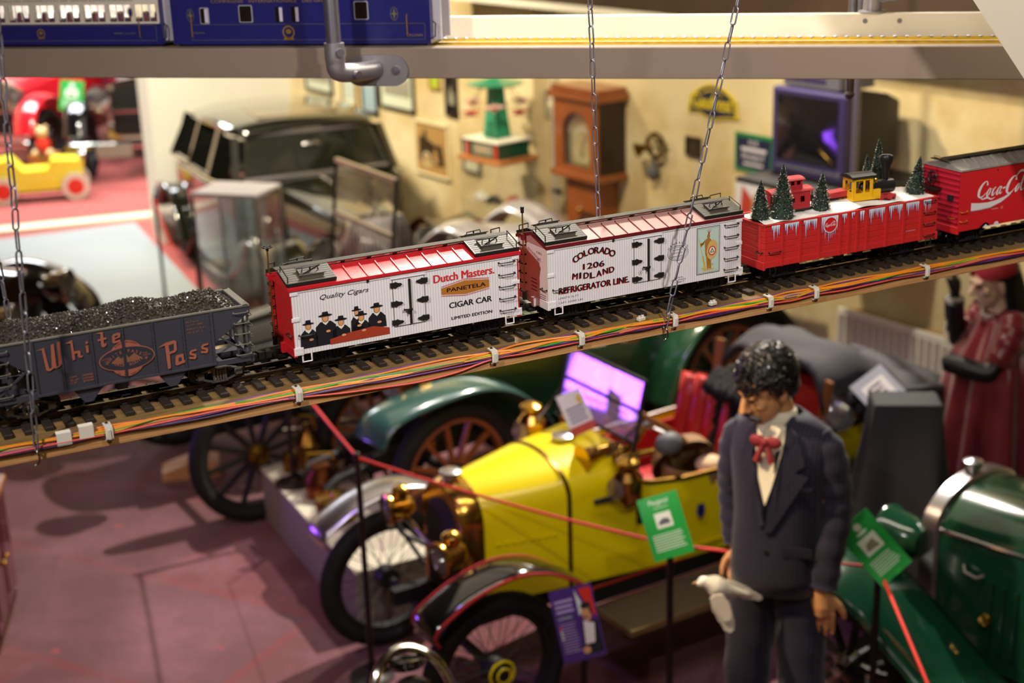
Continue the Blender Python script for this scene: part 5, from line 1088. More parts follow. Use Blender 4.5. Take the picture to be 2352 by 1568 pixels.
m = MB(); m.prism([(1.27, .735), (1.283, .715), (1.30, .71), (1.283, .70), (1.27, .675), (1.257, .70), (1.24, .71), (1.257, .715)], -.372, -.356, 'xz'); m.obj('door_handle', 'brass_dark', yc)
m = MB(); m.box(.60, 1.62, -.57, -.33, .325, .345, .003); m.obj('running_board', 'board_olive', yc); m = MB(); m.box(.595, 1.625, -.578, -.57, .322, .35); m.box(.595, 1.625, -.335, -.327, .322, .35); m.box(.592, .60, -.575, -.33, .322, .35); m.obj('running_board_edge', 'board_edge', yc); MB().box(.52, 1.7, -.33, -.30, .37, .44).obj('valance', 'matte_black', yc); MB().box(.55, 1.6, -.337, -.33, .445, .452).obj('valance_stripe', 'pin_red', yc)
for s in (-1, 1):
    P = [(-.30, .575), (-.315, .62), (-.27, .665), (-.12, .735), (.05, .765), (.20, .735), (.33, .66), (.40, .60)]
    fender(yc, P, s * .40, s * .585, 'car_black' if s < 0 else 'silver', .012, .006, trim='pin_red' if s < 0 else None, name='front_fender')
    fender(yc, [(1.66, .36), (1.76, .58), (1.90, .70), (2.05, .73), (2.22, .68), (2.38, .52)], s * .40, s * .585, 'car_black', .012, .006, name='rear_fender')
    m = MB(); m.tube([(.05, s * .19, .50), (.02, s * .36, .62), (.02, s * .45, .75)], .010, 8); m.obj('fender_stay', 'matte_black', yc)
head_lamp(yc, (-.115, -.28, .765), (-1, -.12, -.05), .068, .11, T=M()); head_lamp(yc, (-.060, .28, .755), (-1, .1, -.02), .066, .11)
MB().tube([(-.05, -.27, .72), (-.02, 0, .70), (0, .27, .72)], .011, 8).obj('lamp_bar', 'chrome', yc)
for s in (-1, 1): MB().tube([(.05, s * .17, .60), (-.02, s * .24, .64), (-.05, s * .275, .70)], .010, 6).obj('lamp_bracket', 'matte_black', yc)
side_lamp(yc, (.735, -.365, .90), 1.05); side_lamp(yc, (.735, .385, .915), 1.05)
MB().tube([(.735, -.31, .82), (.735, -.365, .80), (.735, -.365, .82)], .011, 8).obj('lamp_bracket', 'matte_black', yc); MB().tube([(.735, .31, .83), (.735, .385, .80), (.735, .385, .83)], .011, 8).obj('lamp_bracket', 'matte_black', yc)
m = MB(); m.cyl((.60, -.32, .835), (.70, -.33, .835), .013, n=10); m.cyl((.80, -.36, .84), (.80, -.36, .70), .013, n=8); m.obj('brake_lever', 'matte_black', yc)
# bulb horn
m = MB(); m.tube([(.615, -.20, .985), (.64, -.20, .985), (.70, -.20, .995), (.80, -.20, 1.0), (.82, -.25, 1.0), (.74, -.27, .985), (.72, -.29, .98), (.84, -.30, .99), (.90, -.33, 1.0)], [.062, .045, .028, .022, .022, .020, .018, .015, .012], 16); hn = m.obj('bulb_horn', 'brass', yc); MB().sph((.965, -.345, 1.02), (.065, .05, .05), 16, 10).obj('horn_bulb', 'rubber_grey', hn)
m = MB(); m.lathe([(.03, .985), (.03, .995), (.05, 1.0), (.05, 1.012), (.03, 1.02), (0, 1.02)], (.655, .0, .01), (0, 0, 1), 18); m.obj('filler_cap', 'silver', yc)
# windscreen
q = .06
def ws(y, z): return (.825 + (z - 1.02) * .22, y, z)
m = MB(); 
for a, b in (((-.29, 1.0), (-.29, 1.30)), ((.29, 1.0), (.29, 1.30)), ((-.29, 1.30), (.29, 1.30)), ((-.29, 1.03), (.29, 1.03)), ((-.29, 1.165), (.29, 1.165))): m.tube([ws(*a), ws(*b)], .009, 8)
wf = m.obj('windscreen_frame', 'matte_black', yc); m = MB(); m.add([ws(-.285, 1.03), ws(.285, 1.03), ws(.285, 1.295), ws(-.285, 1.295)], [(0, 1, 2, 3)]); mat('violet_reflection_glass', 'c8b8ff', .04, trans=.75, alpha=.55); solidify(m.obj('windscreen_pane', 'violet_reflection_glass', wf, 0), .005)  # violet tint puts the violet reflection into the glass colour
for s in (-1, 1): MB().tube([ws(s * .29, 1.12), (.70, s * .27, 1.0)], .006, 6).obj('windscreen_stay', 'chrome', wf)
# steering
sx = V((1.02, -.12, 1.04)); ax = V((.62, 0, .78)).normalized(); m = MB(); m.torus(sx, ax, .185, .014, 36, 8); sw_ = m.obj('steering_wheel', 'wood_rim', yc)
m = MB(); 
for i in range(4):
    a = i * PI / 2 + .6; u = V((0, 1, 0)); w_ = ax.cross(u); m.bar(sx - ax * .02, sx + (u * cos(a) + w_ * sin(a)) * .18, .018, .006)
m.cyl(sx - ax * .03, sx + ax * .02, .03, n=14); m.obj('wheel_spokes', 'silver', sw_); MB().cyl(sx - ax * .03, sx - ax * .45, .016, n=10).obj('steering_column', 'brass', sw_)
m = MB(); m.box(.83, .85, -.29, .29, .60, .98); m.obj('dashboard', 'wood_rim', yc)
m = MB(); m.box(1.14, 1.50, -.31, .31, .52, .64, .03); m.obj('seat_cushion', 'seat_red', yc, 60)
m = MB()
for i in range(6):
    y = -.27 + i * .108; m.loft([[(1.46 + .10 * k / 4 - .035 * sin(PI * t / 8), y - .054 + .108 * t / 8, .60 + .46 * k / 4 * (1 - .08 * ((y) / .3) ** 2)) for t in range(9)] for k in range(5)], closed=False, cap=False)
solidify(m.obj('seat_backrest', 'seat_red', yc, 80), .05, 1)
for s in (-1, 1): m = MB(); m.box(.92, 1.6, s * .288 - .006, s * .288 + .006, .50, .82); m.obj('door_lining', 'seat_red', yc)
MB().box(.86, 1.5, -.3, .3, .465, .475).obj('floor_mat', 'matte_black', yc)
m = MB(); m.box(1.75, 2.05, -.30, .30, .55, .68, .03); m.box(2.0, 2.12, -.30, .30, .62, 1.0, .03); m.obj('rear_seat', 'seat_red', yc, 60)
mat('hood_canvas', '29282b', .8, var=.12, vscale=8)
def hoodf(u, v): return (1.80 + .90 * u + .03 * sin(v * 9), -.38 + .76 * v, (1.03 + .20 * sin(PI * min(1, u * 1.15 + .22)) + .012 * sin(u * 24 + v * 5) - .10 * u) - .16 * (abs(2 * v - 1)) ** 5)
m = MB(); m.grid(hoodf, 26, 16); hd = m.obj('folded_hood', 'hood_canvas', yc, 80); solidify(hd, .03, -1)
for z, o_, r_ in ((1.0, 0, .03), (.94, .05, .035), (.88, .10, .03)): MB().tube([(1.95 + o_, -.385, z + .02), (2.25, -.395, z - .02), (2.70 - o_, -.36, z - .10), (2.72 - o_, 0, z - .10), (2.70 - o_, .36, z - .10)], r_, 8).obj('hood_fold', 'hood_canvas', hd)
for s in (-1, 1): MB().bar((1.80, s * .37, .84), (1.84, s * .38, 1.12), .05, .022).obj('hood_stick', 'wood_rim', hd)
head_lamp(yc, (1.86, -.42, .97), (-.6, -.7, .3), .07, .12, 'chrome', name='spot_lamp', lid=False)
# dark fur rug on the seat back
rg = random.Random(5); m = MB(); m.grid(lambda u, v: (1.50 + .10 * sin(v * PI) + .03 * sin(u * 9), .02 - .40 * u + .02 * sin(v * 7), .72 + .46 * sin(min(1, v * 1.2) * PI / 2) - .25 * max(0, v - .6)), 14, 16)
for i in range(1500):
    u, v = rg.random(), rg.random(); p = V((1.47 + .08 * sin(v * PI), .03 - .42 * u, .70 + .48 * sin(min(1, v * 1.2) * PI / 2) - .25 * max(0, v - .6))); d = V((-.03, rg.uniform(-.03, .03), -.05)); s_ = V((0, .006, .002)); m.add([p + s_, p - s_, p + d], [(0, 1, 2)])
o = m.obj('fur_rug', 'fur', None, 60); o.location = yc.location; o.rotation_euler = yc.rotation_euler; solidify(o, .02); tag(o, 'shaggy black fur rug draped over the yellow car seat back', 'rug')
t = thing('picnic_basket', 'rounded brown basket with a knitted cloth on the yellow car seat', 'basket', yc.matrix_basis @ V((1.22, -.20, .64)), R(40))
m = MB(); m.lathe([(0, 0), (.12, 0), (.145, .10), (.15, .18), (.14, .19), (.13, .18), (.12, .05), (0, .04)], (0, 0, 0), (0, 0, 1), 22); m.obj('bowl', 'wicker', t); m = MB(); m.lathe([(.15, 0), (.13, .06), (.07, .10), (0, .11)], (-.02, .05, .17), (.3, .8, .5), 20); m.obj('lid', 'wicker', t); mat('knit', 'd8b890', .9, bump=.5, bscale=70); MB().sph((.03, -.06, .18), (.07, .06, .04), 14, 8).obj('cloth', 'knit', t)
# cards standing on the scuttle
mat('card_white', 'e6e2d8', .55); mat('card_red', 'b8402e', .55); mat('card_blue', '4a4a7a', .55); mat('card_yel', 'd8b84a', .55)
def card(name, label, c, w, h, roll, tilt, yaw, base, deco=None, frame=None, cat='sign', group=None, th=.004):
    o = thing(name, label, cat, c, 0, group); A = M.Rotation(yaw, 4, 'Z') @ M.Rotation(-tilt, 4, 'X') @ M.Rotation(-roll, 4, 'Y') ; o.rotation_euler = A.to_euler()
    MB().box(-w / 2, w / 2, 0, th, -h / 2, h / 2).obj('panel', base, o)
    if deco: deco(o, w, h)
    return o
def deco_card(o, w, h):
    flat(o, M(), [[(-w * .5, -h * .5), (w * .5, -h * .5), (w * .5, -h * .3), (-w * .5, -h * .3)]], -.001, 'card_red', 'print_band'); lines(o, -w * .35, w * .4, .02, -h * .2, 4, 'card_blue', k=.6); flat(o, M(), [ell(w * .3, h * .25, w * .12, h * .12)], -.001, 'card_yel', 'print_spot')
p = yc.matrix_basis @ V((.74, .02, 1.10)); card('info_card', 'small white and red card leaning against the yellow car windscreen', p, .115, .19, .30, .45, .2, 'card_white', deco_card, cat='card')
# ------------------------------------------------------------------ dark green veteran car with brown spoked wheels
mat('car_green', '12321f', .22, coat=.6); mat('fender_green', '2a4a44', .2, coat=.7); mat('leather_and_reflection_cream', 'd8d2c8', .35)
gv = thing('veteran_car', 'dark green veteran car with brown wooden spoked wheels behind the yellow car', 'car', (-.316, 6.92, 0), R(37))
BW = ('tyre', 'spoke_brown', 'spoke_brown', 'matte_black')
wheel(gv, (0, 0, .395), .395, .05, 12, BW); wheel(gv, (0, .74, .395), .395, .05, 12, BW, out=1); wheel(gv, (2.0, .05, .42), .42, .052, 12, BW); wheel(gv, (2.0, .74, .42), .42, .052, 12, BW, out=1)
fender(gv, [(-.50, .70), (-.42, .80), (-.22, .845), (.08, .86), (.30, .80), (.48, .66), (.62, .48), (.80, .40)], -.14, .14, 'fender_green', .02, .008, name='front_fender')
fender(gv, [(-.50, .70), (-.42, .80), (-.22, .845), (.08, .86), (.30, .80), (.48, .66), (.62, .48), (.80, .40)], .62, .84, 'fender_green', .02, .008, name='front_fender')
fender(gv, [(1.42, .40), (1.52, .66), (1.72, .86), (2.0, .93), (2.28, .84), (2.5, .60)], -.12, .16, 'car_green', .02, .008, name='rear_fender')
m = MB(); m.box(-.35, 2.5, .22, .27, .42, .52); m.box(-.35, 2.5, .48, .53, .42, .52); m.cyl((0, .05, .395), (0, .7, .395), .025); m.cyl((2, .05, .42), (2, .7, .42), .03); m.box(.3, .4, .22, .53, .44, .5); m.obj('chassis', 'matte_black', gv)
m = MB(); m.loft([[(x, .40 + y, z) for y, z in arch(w, .50, zs, zt)] for x, w, zs, zt in ((.02, .19, .78, .95), (.35, .21, .80, .97), (.62, .25, .82, 1.0), (.80, .30, .85, 1.02))]); m.obj('bonnet', 'car_green', gv, 40)
m = MB(); m.loft([[(x, .40 + y, z) for y, z in arch(.20, .48, .80, .98)] for x in (-.05, .02)]); m.obj('radiator_shell', 'brass', gv); MB().prism([(.40 + a * .8, .52 + (b - .5) * .85) for a, b in arch(.20, .48, .80, .98)], -.055, -.05, 'yz').obj('radiator_core', 'mesh_dark', gv)
for s, y in ((-1, .10), (1, .72)):
    m = MB(); rings = [[(x, y, .46), (x, y - s * -.01, .70), (x, y, zt), (x, y - s * .03, zt), (x, y - s * .03, .46)] for x, zt in ((.80, .90), (1.0, .82), (1.35, .78), (1.5, .95), (2.0, 1.12), (2.5, 1.15))]; m.loft(rings); m.obj('body_side', 'car_green', gv, 30)
MB().box(2.47, 2.5, .10, .72, .46, 1.15).obj('body_back', 'car_green', gv); MB().box(.8, 2.5, .1, .72, .44, .47).obj('floor_board', 'matte_black', gv)
m = MB(); m.box(1.55, 2.4, .14, .68, .70, .86, .04); m.box(2.1, 2.45, .14, .68, .82, 1.12, .06); m.obj('rear_seat', 'matte_black', gv, 50)
m = MB(); m.box(.95, 1.30, .16, .60, .66, .74, .03); m.obj('front_seat', 'leather_and_reflection_cream', gv, 50)
MB().prism([(.66, .90), (.78, .92), (1.0, .86), (1.05, .78), (.98, .62), (.72, .66)], .18, .40, 'xz').obj('pale_reflection_panel', 'leather_and_reflection_cream', gv)  # pale block in place of a white reflection on the dark bodywork
m = MB(); m.box(1.285, 1.36, .10, .16, .47, 1.25); m.obj('door_pillar', 'wood_rim', gv)
head_lamp(gv, (-.18, .28, .86), (-1, -.15, 0), .085, .13, 'brass'); head_lamp(gv, (-.18, .56, .86), (-1, .15, 0), .085, .13, 'brass')
m = MB(); m.box(-.40, -.39, .15, .62, .34, .48, .003); np_ = m.obj('number_plate', 'car_black', gv); mat('plate_silver', '9a8f7a', .4, .5)
lettering('0689', 'plate_silver', np_, -.60, .37, .0, .08, .42, T=M.Translation((-.403, 0, 0)) @ M(((0, 1, 0, 0), (-1, 0, 0, 0), (0, 0, 1, 0), (0, 0, 0, 1))))
for y in (.245, .505): MB().tube([(-.35, y, .46), (-.55, y, .44), (-.62, y, .40)], .025, 8).obj('dumb_iron', 'matte_black', gv)
side_lamp(gv, (.78, .02, .95), 1.1)
BB = ('tyre', 'matte_black', 'matte_black', 'brass_dark')
# wooden chock by the wheel
t = thing('wheel_chock', 'pale wooden chock block on the floor beside the black wheel', 'chock', (-1.95, 7.95, 0), R(10)); MB().prism([(-.13, 0), (.20, 0), (.20, .09), (.06, .11), (-.13, .05)], -.08, .08, 'xz').obj('block', 'pine', t)
# ------------------------------------------------------------------ display plinth with copper and brass pots
mat('plinth_grey', '8d857c', .7, var=.05, vscale=3); mat('plinth_top', 'b3ab98', .6, var=.04, vscale=3); mat('copper', '8a5030', .3, 1)
pl = thing('display_plinth', 'low grey display plinth with a pale top beside the yellow car', 'plinth', (-.752, 6.02, 0), R(116.3))
MB().box(0, 1.42, -.38, 0, 0, .295, .004).obj('box', 'plinth_grey', pl); MB().box(-.004, 1.424, -.384, .004, .295, .31, .003).obj('top_board', 'plinth_top', pl)
def pot(name, label, c, prof, mt, handle=None, lid=None):
    t = thing(name, label, 'pot', c, 0, 'brass pots on the plinth'); MB().lathe(prof, (0, 0, 0), (0, 0, 1), 28).obj('body', mt, t)
    if lid: MB().lathe(lid[0], (0, 0, 0), (0, 0, 1), 28).obj('lid', lid[1], t)
    if handle: MB().tube(handle, .008, 8).obj('handle', 'brass', t)
pot('brass_pan', 'lidded brass pan nearest the front edge of the plinth', (-.895, 6.62, .31), [(0, 0), (.098, 0), (.105, .01), (.105, .085), (.112, .09), (.112, .098), (0, .098)], 'brass_dark', lid=([(.108, .098), (.10, .108), (.03, .118), (.022, .135), (0, .138)], 'brass'))
pot('copper_kettle', 'copper kettle with raised handle behind the brass pan', (-1.0, 6.90, .31), [(0, 0), (.085, 0), (.09, .01), (.085, .10), (.05, .15), (.05, .17), (0, .175)], 'copper', handle=[(-.09, 0, .13), (-.06, 0, .23), (.06, 0, .23), (.09, 0, .13)])
pot('brass_lantern', 'tall dark brass lantern at the far end of the plinth', (-1.10, 7.18, .31), [(0, 0), (.08, 0), (.085, .03), (.06, .06), (.06, .16), (.075, .18), (.04, .24), (.02, .26), (.02, .29), (0, .29)], 'brass_dark', handle=[(-.05, 0, .25), (-.03, 0, .33), (.03, 0, .33), (.05, 0, .25)])
pot('round_canister', 'small round dark brass canister at the plinth rear edge', (-1.20, 7.24, .31), [(0, 0), (.05, 0), (.055, .09), (.03, .11), (0, .12)], 'brass_dark')
def deco_photo(o, w, h): flat(o, M(), [[(-w * .34, -h * .38), (w * .34, -h * .38), (w * .34, h * .36), (-w * .34, h * .36)]], -.001, 'card_white', 'print_photo'); flat(o, M(), [[(-w * .22, -h * .25), (w * .2, -h * .25), (w * .22, -h * .05), (0, h * .02), (-w * .2, -h * .08)]], -.002, 'print_grey', 'print_photo'); lines(o, -w * .2, w * .2, h * .28, h * .12, 3, 'print_grey', -.002)
mat('card_grey', 'aeb0b6', .35); card('info_board', 'grey mounted photograph card leaning on the folded black hood of the yellow car', yc.matrix_basis @ V((2.08, -.50, 1.02)), .19, .29, .62, .75, .0, 'card_grey', deco_photo, cat='card')
# draped stand beside it
mat('drape', '262629', .85, var=.1, vscale=6)
def drape(a, v):
    k = 4 * a % 4; i = int(k); f = k - i; P = [(-.14, -.09), (.14, -.09), (.14, .09), (-.14, .09)]; p, q = P[i], P[(i + 1) % 4]; x, y = p[0] + (q[0] - p[0]) * f, p[1] + (q[1] - p[1]) * f
    sp = 1 + .65 * v ** 1.2 + .30 * v * sin(a * 2 * PI * 6 + 1) + .10 * v * sin(a * 2 * PI * 11); return (x * sp, y * sp, 1.22 - v * (.78 + .1 * sin(a * 15)))
t = thing('draped_stand', 'stand covered with a dark grey cloth hanging in folds', 'cloth', (1.62, 5.64, 0), R(-6)); m = MB(); m.loft([[drape(i / 72, j / 14) for i in range(72)] for j in range(15)], cap=False); m.obj('cloth', 'drape', t, 80); MB().box(-.14, .14, -.09, .09, 1.19, 1.222, .01).obj('top', 'drape', t); MB().cyl((0, 0, 0), (0, 0, 1.19), .03).obj('post', 'matte_black', t); MB().cyl((0, 0, 0), (0, 0, .03), .18).obj('foot', 'matte_black', t)
# ------------------------------------------------------------------ green car at the lower right
mat('car_dkgreen', '0f3a28', .18, coat=.7)
rv = thing('vintage_car', 'glossy dark green vintage car with chrome radiator shell at the lower right', 'car', (1.60, 5.05, 0), R(-30))
RA = lambda w, zb, zs, zt: arch(w, zb, zs, zt, 8)
rv.location = (1.5, 5.2, 0); rv.rotation_euler = (0, 0, R(-50))
def sh2(x, w0, zb, zs, zt): return [(x, .28 + y, z) for y, z in RA(w0, zb, zs, zt)]
m = MB(); m.loft([sh2(.09, .275, .40, .86, 1.03), sh2(.105, .29, .38, .88, 1.05), sh2(.165, .29, .38, .88, 1.05), sh2(.175, .28, .39, .87, 1.04)]); m.obj('radiator_shell', 'silver', rv, 30); MB().prism([(.28 + a * .85, .45 + (b - .4) * .85) for a, b in RA(.275, .40, .86, 1.03)], .083, .09, 'yz').obj('radiator_core', 'mesh_dark', rv)
m = MB(); m.lathe([(.022, 1.04), (.022, 1.06), (.036, 1.065), (.038, 1.09), (.022, 1.095), (0, 1.1)], (.13, .28, 0), (0, 0, 1), 18); m.obj('radiator_cap', 'silver', rv)
m = MB(); m.loft([sh2(.176, .275, .42, .86, 1.03), sh2(.7, .32, .42, .90, 1.07), sh2(1.2, .36, .42, .93, 1.10)]); m.obj('bonnet', 'car_dkgreen', rv, 40)
MB().tube([(.178, .005, .90), (.7, -.035, .935), (1.2, -.075, .96)], .008, 8).obj('hinge_strip', 'chrome', rv)
for i in range(7): x = .42 + i * .055; MB().box(x, x + .012, -.03 - (x - .4) * .08, .0, .50, .78, .003).obj('louver', 'car_dkgreen', rv)
m = MB(); m.tube([(.30, -.012, .80), (.32, -.035, .785), (.37, -.040, .78), (.39, -.018, .79)], .007, 8); m.obj('bonnet_handle', 'silver', rv); MB().lathe([(.02, 0), (.026, .02), (.02, .03), (0, .034)], (.42, -.02, .62), (0, -1, .2), 14).obj('bonnet_catch', 'brass', rv)
P = [(-.36, .42), (-.33, .58), (-.22, .70), (-.06, .745), (.12, .69), (.32, .56), (.55, .42), (.8, .34), (1.1, .33)]
fender(rv, P, -.46, -.06, 'car_dkgreen', .035, .008, name='front_fender', n=8, ny=10); fender(rv, P, .62, 1.0, 'car_dkgreen', .035, .008, name='front_fender')
for y in (-.40, -.17): MB().tube(bez([(.18, y, .668), (.32, y, .585), (.55, y, .448), (.8, y, .365)], 5), .009, 6).obj('fender_strip', 'chrome', rv)
wheel(rv, (-.02, -.27, .34), .34, .06, 10, ('tyre', 'matte_black', 'matte_black', 'chrome')); wheel(rv, (-.02, .83, .34), .34, .06, 10, ('tyre', 'matte_black', 'matte_black', 'chrome'), out=1)
head_lamp(rv, (-.03, -.02, .83), (-1, 0, 0), .10, .16, 'car_dkgreen', lid=False); head_lamp(rv, (-.03, .58, .83), (-1, 0, 0), .10, .16, 'car_dkgreen', lid=False); m = MB(); m.tube([(-.05, -.02, .70), (0, .0, .60), (.12, .02, .55)], .014, 8); m.tube([(-.05, .58, .70), (.12, .54, .55)], .014, 8); m.obj('lamp_bracket', 'chrome', rv); MB().sph((-.06, -.05, .69), (.025, .025, .03), 12, 8).obj('lamp_nut', 'silver', rv)
m = MB(); m.box(.1, 1.2, .05, .5, .34, .42); m.cyl((-.02, -.2, .34), (-.02, .8, .34), .025); m.obj('chassis', 'matte_black', rv)
m = MB(); m.box(1.2, 1.3, -.15, .71, .42, 1.15, .03); m.box(1.22, 1.26, -.12, .68, 1.15, 1.5, .01); m.obj('scuttle', 'car_dkgreen', rv)
# chrome lamps of a car parked below the gallery
lv = thing('parked_vehicle', 'chrome headlamp and mirror of a vehicle cut off by the bottom edge', 'vehicle', (-.35, 4.05, 0), R(20))
head_lamp(lv, (0, 0, .86), (-.1, -.9, .45), .075, .13, 'chrome', lid=False); m = MB(); m.lathe([(.05, 0), (.062, .015), (.055, .03), (0, .04)], (.0, .055, .95), (0, .3, 1), 18); m.obj('instrument', 'car_black', lv)
m = MB(); m.tube(bez([(-.14, -.02, .80), (-.10, .06, .95), (0, .10, 1.0), (.10, .06, .95), (.16, -.02, .80), (.20, -.10, .70)], 6), .016, 10); m.obj('lamp_hoop', 'chrome', lv); head_lamp(lv, (-.15, -.05, .82), (-.2, -.9, .3), .05, .07, 'chrome', name='fog_lamp', lid=False)
m = MB(); m.cyl((0, .05, .1), (0, .03, .8), .03); m.cyl((-.02, .35, .3), (0, .05, .75), .03); m.obj('fork', 'car_black', lv); wheel(lv, (0, 0, .3), .3, .05, 10, BB, T=M.Rotation(PI / 2, 4, 'Z'))
# ------------------------------------------------------------------ mannequins
mat('skin_wax', 'd49a66', .45, coat=.1); mat('suit', '2c2a38', .8, sheen=.15); mat('shirt', 'e8e0c8', .7); mat('tie_red', '8a2a30', .6); mat('hair_black', '0e0d0d', .35, coat=.25); mat('shoe', '100e0d', .3, coat=.4); mat('lip', 'a8503c', .5); mat('eye_dark', '2a1a10', .3); mat('dove_white', 'e8e4da', .6); mat('dove_beak', 'c8a070', .5)
nt, b, L = nodes(MATS['suit']); N = nt.nodes.new; tc = N('ShaderNodeTexCoord'); sp = N('ShaderNodeSeparateXYZ'); L(tc.outputs['Object'], sp.inputs[0]); d = N('ShaderNodeMath'); d.operation = 'DIVIDE'; d.inputs[1].default_value = .014; L(sp.outputs[0], d.inputs[0]); fr = N('ShaderNodeMath'); fr.operation = 'FRACT'; L(d.outputs[0], fr.inputs[0]); lt = N('ShaderNodeMath'); lt.operation = 'LESS_THAN'; lt.inputs[1].default_value = .16; L(fr.outputs[0], lt.inputs[0])
mx = N('ShaderNodeMix'); mx.data_type = 'RGBA'; mx.inputs[6].default_value = (*hx('141429'), 1); mx.inputs[7].default_value = (*hx('2f2d48'), 1); L(lt.outputs[0], mx.inputs[0]); L(mx.outputs[2], b.inputs['Base Color'])
def remesh(o, v=.005, sm=2):
    r = o.modifiers.new('join', 'REMESH'); r.mode = 'VOXEL'; r.voxel_size = v; r.use_smooth_shade = True
    s = o.modifiers.new('soft', 'SMOOTH'); s.iterations = sm; s.factor = .5; return o
def hand(m, T, k=1, curl=.25, spread=1.0):
    "hand hanging along -z from the wrist, thumb towards +x, palm facing +y"
    A = m.T; m.T = A @ T
    m.tube([(0, 0, .02 * k), (0, 0, -.01 * k), (.002, 0, -.05 * k), (.002, .004, -.085 * k)], [.024 * k, .026 * k, .030 * k, .026 * k], 10)
    m.sph((.0, .002, -.055 * k), (.040 * k, .015 * k, .042 * k), 12, 8)
    for i, (x, l) in enumerate(((.030, .074), (.010, .084), (-.010, .078), (-.029, .060))):
        p = [V((x * k * 1.02, 0, -.075 * k))]; a = 0; seg = l * k / 3
        for j in range(3): a += curl * (1 + .3 * i * .3); p.append(p[-1] + V((x * .10 * spread, sin(a), -cos(a))) * seg)
        m.tube(p, [.0088 * k, .0083 * k, .0078 * k, .0062 * k], 8); m.sph(p[-1], .0062 * k, 8, 6)
    p = [V((.022 * k, .004, -.030 * k)), V((.045 * k, .012 * k, -.055 * k)), V((.056 * k, .020 * k, -.080 * k)), V((.060 * k, .028 * k, -.102 * k))]; m.tube(p, [.014 * k, .012 * k, .0105 * k, .008 * k], 8); m.sph(p[-1], .008 * k, 8, 6); m.T = A
def head(m, c, T, k=1):
    "head shape built around c, face towards -y"
    A = m.T; m.T = A @ M.Translation(c) @ T
    m.sph((0, .012, .035), (.076 * k, .094 * k, .088 * k), 20, 14); m.sph((0, -.022, -.035), (.058 * k, .062 * k, .078 * k), 18, 12); m.sph((0, -.058, -.092), (.024, .022, .020), 12, 8)
    m.tube([(0, -.080, .020), (0, -.098, -.006), (0, -.112, -.026), (0, -.092, -.036)], [.010, .013, .016, .010], 8)
    for s in (-1, 1):
        m.sph((s * .030, -.080, .026), (.026, .012, .010), 10, 6); m.sph((s * .040, -.058, -.020), (.022, .022, .020), 10, 8); m.sph((s * .078, .012, -.010), (.010, .020, .032), 10, 8); m.sph((s * .011, -.096, -.032), (.009, .010, .008), 8, 6)
    m.sph((0, -.078, -.064), (.022, .012, .008), 10, 6); m.sph((0, -.076, -.076), (.019, .012, .008), 10, 6)
    m.T = A
def sleeve(par, pts, rs, mt, name, n=14, wrinkle=.004):
    P = bez(pts, 6); k = len(pts) - 1; rr = []
    for i in range(len(P)): t = i / 6; j = min(int(t), k - 1); f = t - j; rr.append(rs[j] * (1 - f) + rs[j + 1] * f + wrinkle * sin(i * 1.7))
    return MB().tube(P, rr, n).obj(name, mt, par, 80)
mn = thing('mannequin', 'male mannequin in a dark pinstriped suit and red bow tie, head bowed', 'mannequin', (.925, 4.72, -.0), R(-30))
HT = M.Rotation(R(-34), 4, 'Z') @ M.Rotation(R(24), 4, 'X'); HC = V((-.035, -.070, 1.650))
m = MB(); head(m, HC, HT)
m.tube([HC + V((.005, .03, -.03)), (-.01, .0, 1.56), (0, .02, 1.48), (0, .03, 1.40), (0, .03, 1.1), (0, .02, .92)], [.052, .053, .062, .11, .11, .12], 16)
LA = [(.14, .02, 1.42), (.19, .03, 1.19), (.185, -.03, .945)]; RA_ = [(-.14, .02, 1.42), (-.195, .08, 1.19), (-.17, .055, 1.0)]
m.tube(LA, [.05, .042, .026], 12); m.tube(RA_, [.05, .042, .026], 12); m.tube([(.09, .02, .95), (.10, .01, .5), (.10, .02, .08)], [.085, .055, .045], 12); m.tube([(-.09, .02, .95), (-.10, .0, .5), (-.11, .01, .08)], [.085, .055, .045], 12)
hand(m, M.Translation((.183, -.035, .915)) @ M.Rotation(R(8), 4, 'Z') @ M.Rotation(R(4), 4, 'X'), 1.22, .05, 1.6); hand(m, M.Translation((-.172, .05, .975)) @ M.Rotation(R(-150), 4, 'Z') @ M.Rotation(R(8), 4, 'X'), 1.0, .45)
remesh(m.obj('body', 'skin_wax', mn, 0), .0045, 2)
HM = M.Translation(HC) @ HT
for s in (-1, 1):
    MB(HM).sph((s * .030, -.083, .008), (.013, .007, .006), 10, 6).obj('eye', 'eye_dark', mn); MB(HM).tube([(s * .012, -.094, .032), (s * .030, -.095, .040), (s * .050, -.078, .034)], [.004, .005, .003], 6).obj('eyebrow', 'hair_black', mn)
    MB(HM).tube([(0, -.100, -.050), (s * .022, -.100, -.053), (s * .040, -.084, -.066), (s * .043, -.080, -.078)], [.009, .010, .008, .003], 8).obj('moustache', 'hair_black', mn)
m = MB(HM); m.sph((0, -.092, -.074), (.020, .006, .005), 10, 6); m.obj('mouth', 'lip', mn)
rg = random.Random(9); m = MB(HM); m.sph((0, .030, .058), (.094, .100, .088), 20, 12); m.sph((0, .065, -.005), (.082, .062, .075), 14, 8)
